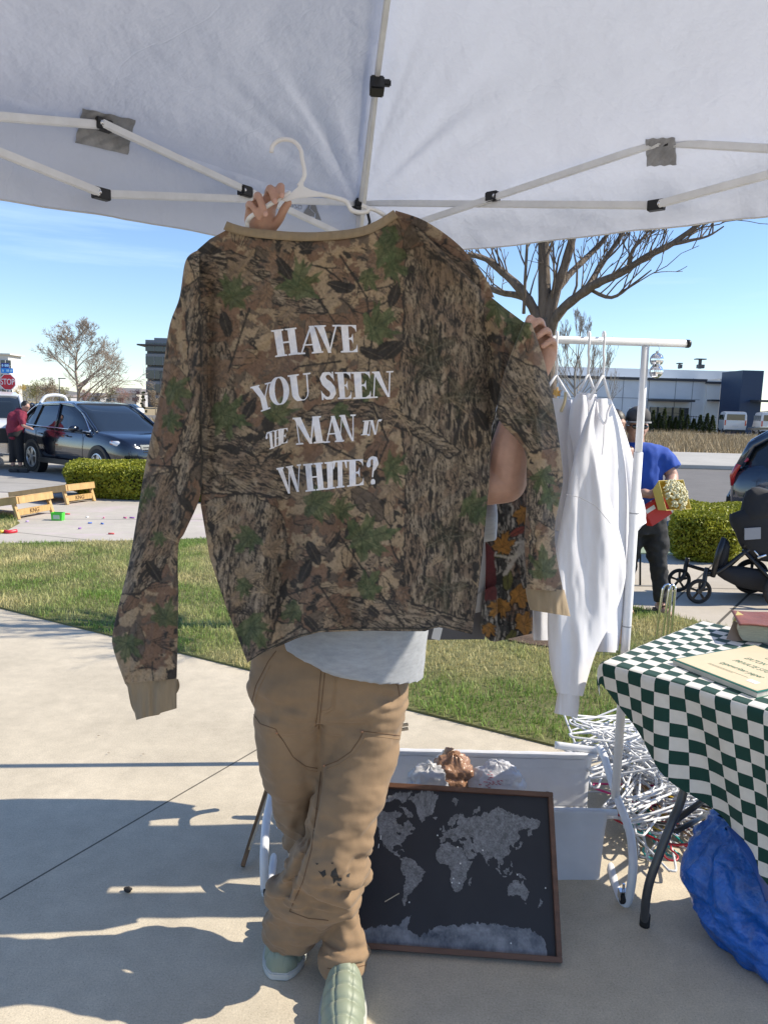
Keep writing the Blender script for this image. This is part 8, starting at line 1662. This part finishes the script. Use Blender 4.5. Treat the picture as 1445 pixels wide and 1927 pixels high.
def pxcard(nm, lab, cat, q, Y, mat):
 r = thing(nm, lab, cat, W(q[0][0], q[0][1], Y)); v = [W(x, y, Y + dy) for x, y, dy in q]; v += [p + Vector((0, .002, 0)) for p in v]; mb = MB(); mb.add(v, [(0, 1, 2, 3), (7, 6, 5, 4), (0, 4, 5, 1), (1, 5, 6, 2), (2, 6, 7, 3), (3, 7, 4, 0)]); mb.build('card', mat, r)
pxcard('kraft_card', 'brown kraft card folded upright beside the old book', 'card', [(1366, 1203, 0), (1398, 1211, 0), (1394, 1176, .04), (1380, 1168, .04)], 2.43, M('kraft_paper', (.27, .20, .15), .8))
pxcard('yellow_card', 'pale yellow card poking up behind the old book', 'card', [(1377, 1172, 0), (1391, 1178, 0), (1400, 1158, .02), (1387, 1150, .02)], 2.50, M('yellow_paper', (.72, .62, .25), .7))
# ================================================================ blue bag under the table
bb_ = thing('blue_tote_bag', 'large crinkled blue plastic bag slumped under the table', 'bag', G(1400, 1790))
def bluebag():
 prof = [(1291, 1745, 1300), (0, 0, 0)]
 left = [(1368, 1550), (1330, 1580), (1306, 1612), (1294, 1660), (1300, 1690), (1322, 1730), (1352, 1768), (1400, 1790), (1440, 1800)]
 right = [(1370, 1550), (1440, 1568), (1500, 1600), (1540, 1650), (1560, 1700), (1570, 1740), (1570, 1780), (1565, 1810), (1540, 1826)]
 n = 90; rows = []; tl = np.linspace(0, len(left) - 1, 60)
 Ls = np.array([[p.x, p.y] for p in smooth_pts([(a, b, 0) for a, b in left], 8)]); Rs = np.array([[p.x, p.y] for p in smooth_pts([(a, b, 0) for a, b in right], 8)]); k = np.linspace(0, len(left) - 1, len(Ls))
 for t in tl:
  lx, ly, rx, ry = np.interp(t, k, Ls[:, 0]), np.interp(t, k, Ls[:, 1]), np.interp(t, k, Rs[:, 0]), np.interp(t, k, Rs[:, 1]); f = t / (len(left) - 1); Y = 2.12 - .02 * f; A, B = W(lx, ly, Y), W(rx, ry, Y); c = (A + B) / 2; h = (B - A) / 2; d = .04 + .17 * math.sin(min(1, f * 1.15 + .12) * PI * .55); ring = []
  for j in range(n):
   th = 2 * PI * j / n; v = c + h * math.cos(th) + Vector((0, d * math.sin(th), 0)); nn = Vector((math.cos(th), math.sin(th), 0)); v += nn * (.024 * mnoise.noise(Vector((th * 1.6, f * 5, 1.0))) - .05 * (abs(mnoise.noise(Vector((math.cos(th) * 2.6, math.sin(th) * 2.6 + f * 2, f * 5)))) - .25) - .022 * (abs(mnoise.noise(v * 17)) - .2) - .008 * (abs(mnoise.noise(v * 40)) - .2)); v.z = max(v.z, .004); ring.append(tuple(v))
  rows.append(ring)
 return np.array(rows)
Pb = bluebag(); link('sack', gridmesh('sack', Pb, wrap=True), M('blue_woven_plastic', (.008, .11, .46), .33, var=(16, .30), bump=(34, 1.0, .014), coat=.25, spec=.6), bb_)
mb = MB(); mb.tube(smooth_pts([W(1376, 1556, 2.0), W(1400, 1590, 1.93), W(1424, 1630, 1.91), W(1446, 1690, 1.92)], 6), .018, 8, flat=.12); mb.build('handle', M('blue_strap', (.006, .06, .28), .5), bb_, smooth=True)
bag_blob('plastic_bag', 'clear white plastic film showing above the blue bag', 1372, 1552, 2.3, .03, .025, (.7, .7, .72), 21); bag_blob('plastic_bag', 'white plastic bag at the right of the blue bag under the cloth', 1438, 1606, 2.15, .022, .03, (.7, .7, .72), 23)
# ================================================================ pile of clothes hangers
hg0 = None
def hanger_mesh():
 a = MB(); pts = [(0, 0, .0), (.05, 0, -.012), (.19, 0, -.085), (.205, 0, -.105), (.195, 0, -.118), (.17, 0, -.12), (-.17, 0, -.12), (-.195, 0, -.118), (-.205, 0, -.105), (-.19, 0, -.085), (-.05, 0, -.012)]
 a.tube(smooth_pts(pts + [pts[0]], 4)[:-1], .0044, 7, closed=True, cap=False); me1 = a.mesh('shoulder_bar')
 b = MB(); b.tube(smooth_pts([(0, 0, -.004), (0, 0, .03), (.012, 0, .045), (.022, 0, .065), (.012, 0, .085), (-.008, 0, .088), (-.022, 0, .076), (-.026, 0, .062)], 4), .0034, 7); me2 = b.mesh('hook'); return me1, me2
h1, h2 = hanger_mesh()
hc = {'white': (.66, .67, .69), 'teal': (.03, .38, .36), 'red': (.42, .02, .03), 'yellow': (.62, .42, .04), 'pink': (.62, .05, .20), 'black': (.02, .02, .02), 'wooden': (.24, .13, .06)}
protos = {}
def hanger(col, loc, rot, label):
 if col not in protos:
  r = thing('clothes_hanger', label, 'hanger', (0, 0, 0), group='hangers heaped on the ground'); mm = M('hanger_' + col, hc[col], .35, spec=.5)
  for nm, me in (('shoulder_bar', h1), ('hook', h2)):
   q = me.copy(); o = link(nm, q, mm if not (nm == 'hook' and col in ('wooden', 'black')) else m_chrome, r, True)
  protos[col] = r
 else: r = copy_tree(protos[col])
 r.location = loc; r.rotation_euler = rot; r['label'] = label; return r
Rh = random.Random(21); hl0, hl1 = G(1160, 1490), G(1290, 1625)
lab = 'white plastic hanger tangled in the heap between the rack and the table'
nh = 0
for k in range(96):
 fan = k % 4; t = Rh.random(); base = [Vector((1.06, 3.02, 0)), Vector((1.20, 2.86, 0)), Vector((1.12, 2.70, 0)), Vector((1.38, 2.72, 0))][fan]; j = k // 4
 loc = base + Vector((Rh.gauss(0, .035), Rh.gauss(0, .045), .03 + j * .0088 * (1.25 if fan < 2 else .75))); rot = (math.radians(90 + Rh.gauss(0, 9) + (14 if fan < 2 else -8)), Rh.gauss(0, .16), [.5, -.35, 1.1, .1][fan] + Rh.gauss(0, .28)); hanger('white', loc, rot, lab); nh += 1
for k in range(8):
 loc = Vector((1.10 + Rh.gauss(0, .10), 2.88 + Rh.gauss(0, .08), .12 + Rh.random() * .22)); hanger('white', loc, (math.radians(50 + Rh.random() * 50), Rh.gauss(0, .5), Rh.random() * 3), lab)
for col, n_, lb in (('teal', 2, 'teal plastic hanger near the bottom of the heap'), ('red', 2, 'dark red plastic hanger on the ground at the heap'), ('yellow', 1, 'yellow plastic hanger tangled in the white heap'), ('pink', 1, 'pink plastic hanger tangled in the white heap'), ('black', 2, 'black wire like hanger tangled in the white heap'), ('wooden', 1, 'brown wooden hanger in the heap beside the table leg')):
 for k in range(n_):
  z = .015 + .04 * k if col in ('teal', 'red') else .05 + .06 * Rh.random(); loc = Vector((1.10 + Rh.gauss(0, .08), 2.60 + Rh.gauss(0, .05) + (.10 if col in ('yellow', 'pink') else 0), z)); hanger(col, loc, (math.radians(90 + Rh.gauss(0, 12)), Rh.gauss(0, .2), -.5 + Rh.gauss(0, .35)), lb)
# ================================================================ chrome hoops on the lawn
ch = thing('chrome_rack', 'low chrome tube hoop rack standing in the lawn edge behind the table', 'hoop rack', G(1262, 1215))
for k, dx in enumerate((-4, 8)):
 Yh = 4.9 - .06 * k; a = W(1246 + dx + 1, 1206, Yh); b = W(1266 + dx * .6, 1206, Yh); t0 = W(1252 + dx, 1108 - 3 + k, Yh); t1 = W(1264 + dx * .6, 1108 - 3 + k, Yh); mb = MB()
 a = Vector((t0.x - .03, Yh, .0)); b = Vector((t1.x + .0, Yh, 0)); mb.tube(smooth_pts([a, Vector((t0.x - .008, Yh, t0.z - .06)), t0 + Vector((.004, 0, .0)), (t0 + t1) / 2 + Vector((0, 0, .018)), t1, Vector((t1.x + .004, Yh, t1.z - .06)), b], 6), .0085, 12); mb.build('hoop', m_chrome, ch, smooth=True)
mb = MB(); c_ = W(1258, 1190, 4.8); mb.bar(Vector((c_.x - .04, 4.92, .02)), Vector((c_.x + .06, 4.74, .02)), .02, .02); mb.build('base_bar', m_chrome, ch)
# ================================================================ stroller
SYr = 6.3
sk = thing('baby_stroller', 'black baby stroller with spoked wheels on the pavement by the hedge', 'stroller', G(1400, 1130))
def sp_(px, py, dy=0.0): return W(px, py, SYr + dy)
mbk = M('black_frame', (.013, .013, .014), .4, coat=.2); mfk = M('black_stroller_fabric', (.022, .022, .025), .85, bump=(260, .4, .0012))
def swheel(c_, r, nm='wheel'):
 mb = MB(); mb.tube([c_ + Vector((r * .93 * math.cos(t), 0, r * .93 * math.sin(t))) for t in np.linspace(0, 2 * PI, 40, False)], r * .13, 10, closed=True, cap=False); w_ = mb.build(nm, m_rubber, sk, smooth=True)
 mb = MB(); mb.tube([c_ + Vector((r * .78 * math.cos(t), 0, r * .78 * math.sin(t))) for t in np.linspace(0, 2 * PI, 36, False)], r * .06, 8, closed=True, cap=False)
 for k in range(5):
  for e in (-.12, .12): a = 2 * PI * k / 5 + e + .3; a2 = 2 * PI * k / 5 + e * .5 + .3; mb.bar(c_ + Vector((r * .12 * math.cos(a), 0, r * .12 * math.sin(a))), c_ + Vector((r * .80 * math.cos(a2), 0, r * .80 * math.sin(a2))), .012, .012, up=(0, 1, 0))
 mb.lathe(c_, [(r * .2, -.02), (r * .2, .02)], 14, 'Y'); mb.build('spoked_rim', mbk, w_, smooth=False)
wc = sp_(1314, 1117); wr = (sp_(1314, 1095).z - sp_(1314, 1138).z) / 2 * 1.02; wc.z = wr * 1.06; swheel(wc, wr); wc2 = wc + Vector((-.01, .42, 0)); swheel(wc2, wr)
wr2 = wr * 1.5; rwc = sp_(1470, 1120, -.12); rwc.z = wr2 * 1.06; swheel(rwc, wr2, 'rear_wheel'); swheel(rwc + Vector((0, .55, 0)), wr2, 'rear_wheel')
for dy in (0, .42):
 mb = MB(); w_ = wc + Vector((0, dy, 0)); mb.tube(smooth_pts([w_ + Vector((0, -.0, .0)), w_ + Vector((.035, 0, .05)), w_ + Vector((.05, .02, .13)), w_ + Vector((.07, .04, .20))], 5), [.020] * 16, 10); mb.build('wheel_fork', mbk, sk, smooth=True)
 mb = MB(); mb.tube(smooth_pts([w_ + Vector((.06, .03, .14)), sp_(1352, 1075, dy), sp_(1400, 1040, dy), sp_(1440, 1015, dy)], 5), .017, 10); mb.tube([sp_(1340, 1085, dy), sp_(1350, 1045, dy * .9), sp_(1362, 1012, dy * .9)], .024, 8); mb.build('front_strut', mbk, sk, smooth=True)
 mb = MB(); mb.tube([sp_(1398, 1035, dy), sp_(1445, 1085, dy), rwc + Vector((0, dy * 1.2, 0))], .019, 10); mb.build('rear_strut', mbk, sk, smooth=True)
 mb = MB(); mb.tube(smooth_pts([sp_(1398, 1030, dy), sp_(1440, 980, dy), sp_(1490, 900, dy), sp_(1520, 860, dy)], 5), .015, 10); mb.build('handle_tube', mbk, sk, smooth=True)
def sheetloft(name, secs, mat, n=20):
 rings = []
 for (xa, ya, xb, yb, d0, d1) in secs:
  A, B = sp_(xa, ya, d0), sp_(xb, yb, d0); C2, D2 = sp_(xb, yb, d1), sp_(xa, ya, d1); rings.append([A, A.lerp(B, .5) + Vector((0, -.03, 0)), B, B.lerp(C2, .33), B.lerp(C2, .66), C2, C2.lerp(D2, .5), D2, D2.lerp(A, .33), D2.lerp(A, .66)])
 mb = MB(); mb.loft(rings); me = mb.mesh(name); bm = bmesh.new(); bm.from_mesh(me); bmesh.ops.recalc_face_normals(bm, faces=bm.faces); bmesh.ops.subdivide_edges(bm, edges=bm.edges, cuts=2, use_grid_fill=True, smooth=.4); bm.to_mesh(me); bm.free(); return link(name, wrinkle(me, .012, 6), mat, sk)
sheetloft('seat_shell', [(1376, 968, 1445, 940, .02, .44), (1384, 1000, 1470, 985, 0, .46), (1398, 1030, 1490, 1035, .0, .46), (1412, 1052, 1480, 1062, .03, .42)], mfk)
sheetloft('canopy_hood', [(1404, 925, 1415, 918, .03, .43), (1396, 965, 1450, 925, .0, .46), (1400, 985, 1490, 960, .0, .46)], mfk)
sheetloft('storage_basket', [(1345, 1074, 1356, 1066, .04, .42), (1375, 1096, 1400, 1070, .02, .44), (1410, 1108, 1450, 1075, .02, .44), (1480, 1112, 1500, 1080, .04, .42)], mfk)
sheetloft('foot_rest', [(1355, 1022, 1368, 1018, .05, .40), (1345, 1060, 1366, 1056, .05, .40), (1344, 1080, 1362, 1075, .08, .38)], mfk)
mb = MB(); mb.bar(sp_(1400, 1005, -.035), sp_(1430, 1003, -.035), .012, .10); mb.build('label_patch', M('grey_patch', (.33, .33, .35), .6), sk)
mb = MB(); mb.tube([sp_(1418, 1036, -.03), sp_(1428, 1048, -.03)], .007, 8); mb.tube([sp_(1424, 1050, -.03), sp_(1440, 1044, -.03)], .012, 8); mb.build('brake_lever', m_chrome, sk, smooth=True)
# ================================================================ folding camp chair behind the man
fc_ = thing('folding_chair', 'folding camp chair with pale green fabric behind the man in blue', 'chair', G(1215, 1070)); Yc = 7.3
m_gf = M('sage_chair_fabric', (.33, .40, .28), .85, transl=.2)
mb = MB(); mb.add([W(1175, 960, Yc), W(1244, 962, Yc - .1), W(1252, 1038, Yc - .35), W(1180, 1042, Yc - .35), W(1175, 960, Yc + .01), W(1244, 962, Yc - .09), W(1252, 1038, Yc - .34), W(1180, 1042, Yc - .34)], [(0, 1, 2, 3), (7, 6, 5, 4), (0, 3, 7, 4), (1, 5, 6, 2), (0, 4, 5, 1), (3, 2, 6, 7)]); mb.build('back_rest', m_gf, fc_)
for a, b in (((1204, 1035), (1206, 1072)), ((1180, 1035), (1176, 1075)), ((1250, 1030), (1248, 1066)), ((1186, 1000), (1186, 1068))): mb = MB(); p = W(b[0], b[1], Yc - .35); p.z = 0; mb.tube([W(a[0], a[1], Yc - .35), p], .010, 8); mb.build('leg', m_black, fc_, smooth=True)
mb = MB(); mb.tube([W(1175, 958, Yc), W(1246, 960, Yc - .1)], .011, 8); mb.build('top_rail', m_black, fc_, smooth=True)
mb = MB(); mb.box(W(1212, 1035, Yc - .5), (.40, .36, .012)); mb.build('seat', m_gf, fc_, bevel=.004)
# ================================================================ bean bag boards, bucket, toys, chalk
m_ply = M('varnished_plywood', (.50, .32, .13), .5, var=(5, .18), stretch=(1, 6, 1), coat=.1)
def board(label, pL, pR, dirv, h0=.30):
 """pL, pR: feet of the two rear legs on the ground; the board slopes down along dirv"""
 a, b = G(*pL), G(*pR); w_ = (b - a); wd = w_.length; w_.normalize(); d = Vector((-w_.y, w_.x, 0)); d = d if d.dot(dirv) > 0 else -d
 r = thing('bean_bag_board', label, 'cornhole board', a.lerp(b, .5), group='wooden bean bag toss boards'); L = 1.22; sl = Vector((0, 0, 1)); T0 = a.lerp(b, .5) + sl * h0 - d * .02 * 0; T1 = T0 + d * L; T1.z = .095; dd = (T1 - T0).normalized(); nn = w_.cross(dd); nn = nn if nn.z > 0 else -nn
 R3 = Matrix((w_, dd, nn)).transposed(); c_ = (T0 + T1) / 2 + dd * .0
 mb = MB(); mb.box(c_ + nn * .006, (wd + .05, L, .014), R3); dk = mb.build('deck', m_ply, r, bevel=.003)
 hp = T0 + dd * .23 + nn * .0145; mb = MB(); mb.tube([hp + w_ * .076 * math.cos(t) + dd * .076 * math.sin(t) for t in np.linspace(0, 2 * PI, 24, False)], .004, 6, closed=True, cap=False); mb.build('hole_rim', m_black, dk); mb = MB(); mb.lathe(hp - nn * .002, [(.074, -.001), (.074, .001)], 24, 'Z', R3.to_3x3() @ Matrix.Identity(3)); mb.build('hole', M('hole_dark', (.01, .008, .006), .9), dk)
 for s in (-1, 1): mb = MB(); mb.box(c_ + w_ * s * (wd / 2 + .008) - nn * .045, (.032, L, .088), R3); mb.build('side_rail', m_ply, r, bevel=.003)
 mb = MB(); mb.box(T0 - nn * .045 + dd * .012, (wd - .02, .024, .088), R3); mb.build('end_rail', m_ply, r, bevel=.003)
 for s, q in ((-1, a), (1, b)): mb = MB(); mb.bar(q + Vector((0, 0, .001)), q + d * .09 + Vector((0, 0, h0 - .03)), .04, .05, up=tuple(w_)); mb.build('leg', m_ply, r, bevel=.003)
 mb = MB(); mb.bar(a + d * .025 + Vector((0, 0, .09)), b + d * .025 + Vector((0, 0, .09)), .024, .085); bc = mb.build('cross_board', m_ply, r, bevel=.003)
 text_obj('KNG', .085, frame4(a.lerp(b, .48) + d * .010 + Vector((0, 0, .09)), w_, (0, 0, 1)), M('burnt_mark', (.12, .06, .03), .8), bc, 'branded_letters', .001)
 return r
board('wooden bean bag board nearer the grass beside the green bucket', (36, 978), (100, 966), Vector((-1, .8, 0)))
board('wooden bean bag board farther back, close to the clipped hedge', (128, 950), (178, 943), Vector((-1, .4, 0)))
gb_ = thing('chalk_bucket', 'small lime green plastic box of chalk on the pavement', 'bucket', G(110, 979)); c_ = G(110, 979)
mb = MB(); o4 = [(-.075, -.05), (.075, -.05), (.075, .05), (-.075, .05)]; mb.add([(c_.x + x * .9, c_.y + y * .9, .002) for x, y in o4] + [(c_.x + x, c_.y + y, .105) for x, y in o4] + [(c_.x + x * .94, c_.y + y * .92, .105) for x, y in o4] + [(c_.x + x * .85, c_.y + y * .85, .01) for x, y in o4], [(3, 2, 1, 0)] + [(i, (i + 1) % 4, 4 + (i + 1) % 4, 4 + i) for i in range(4)] + [(4 + i, 4 + (i + 1) % 4, 8 + (i + 1) % 4, 8 + i) for i in range(4)] + [(8 + i, 8 + (i + 1) % 4, 12 + (i + 1) % 4, 12 + i) for i in range(4)] + [(12, 13, 14, 15)]); mb.build('tub', M('lime_plastic', (.06, .55, .04), .35), gb_)
mb = MB(); mb.box((c_.x, c_.y - .0515, .05), (.085, .003, .055)); mb.build('label', M('pale_label', (.42, .55, .42), .6), gb_)
bat = thing('toy_bat', 'red and yellow plastic toy handle lying on the pavement at the left', 'toy', G(18, 1000)); p0, p1, p2 = G(0, 1001, .022), G(10, 1000, .022), G(32, 999, .022)
mb = MB(); mb.tube([G(-14, 1001, .02), p1], .020, 10); mb.build('grip', M('hanger_yellow', hc['yellow'], .35), bat, smooth=True); mb = MB(); mb.tube(smooth_pts([p1, G(18, 1001, .02), p2], 4), .022, 10); mb.build('handle', M('toy_red', (.62, .02, .04), .35), bat, smooth=True)
chc = [('pink', (.62, .16, .30)), ('red', (.55, .10, .10)), ('blue', (.10, .18, .50)), ('white', (.75, .74, .72)), ('purple', (.30, .14, .40)), ('orange', (.62, .25, .10)), ('lilac', (.45, .35, .58))]
for i, (px, py, cn, wh) in enumerate(((128, 967, 1, 'closest to the lime green box'), (165, 973, 3, 'left of the long shadow'), (196, 974, 0, 'in the middle of the pavement'), (236, 974, 0, 'farther right near the hanging sleeve'), (249, 974, 4, 'rightmost before the hanging sleeve'), (170, 984, 2, 'in front of the white one'), (193, 985, 2, 'in front of the middle pink one'), (210, 1004, 1, 'near the lawn edge'), (151, 994, 4, 'just beyond the broad shadow'), (52, 981, 6, 'beside the near board leg'))):
 n_, c_ = chc[cn]; p = G(px, py, .011); a = R_.random() * 3; r = thing('chalk_stick', 'short %s chalk stick on the pavement, %s' % (n_, wh), 'chalk', p, group='chalk sticks on the pavement'); mb = MB(); d = Vector((math.cos(a), math.sin(a) * .5, 0)) * .035; mb.tube([p - d, p - d * .96, p + d * .96, p + d], [.008, .011, .010, .007], 8); mb.build('chalk', M('chalk_' + n_, c_, .9), r, smooth=True)
sp = thing('pebble', 'small dark pebble lying on the shaded concrete', 'pebble', G(242, 1674)); c_ = G(242, 1674, .008); mb = MB(); mb.ell(c_, (.012, .009, .009), 14, 10); me = mb.mesh('stone'); link('stone', wrinkle(me, .006, 90), M('dark_stone', (.035, .03, .027), .8), sp)
for i, (px, py) in enumerate(((380, 1215), (470, 1240), (186, 1385), (270, 1420), (205, 1418), (1020, 1395))):
 p = G(px, py, .006); r = thing('dry_leaf', ['brown curled leaf at the grass edge left of the trousers', 'brown leaf at the grass edge touching the held shirt hem', 'tiny leaf on the sunlit concrete below the hanging cuff', 'tiny leaf on the sunlit concrete nearest the shadow line', 'tiny leaf on the sunlit concrete between two others', 'brown leaf at the grass edge beside the rack bin'][i], 'leaf', p, group='dry leaves on the ground'); s = .016 if i in (0, 1, 5) else .006
 P = np.array([[tuple(p + Vector((s * (u * 2 - 1), s * .5 * (v * 2 - 1) * math.sin(PI * u + .01), s * .35 * abs(v - .5) + .002))) for u in np.linspace(0, 1, 8)] for v in np.linspace(0, 1, 5)]); link('blade', gridmesh('blade', P), M('dead_leaf', (.16, .09, .045), .8), r)
for _o in list(bpy.data.objects):
 if _o.type == 'MESH' and _o.name.startswith('tmp'): bpy.data.objects.remove(_o)
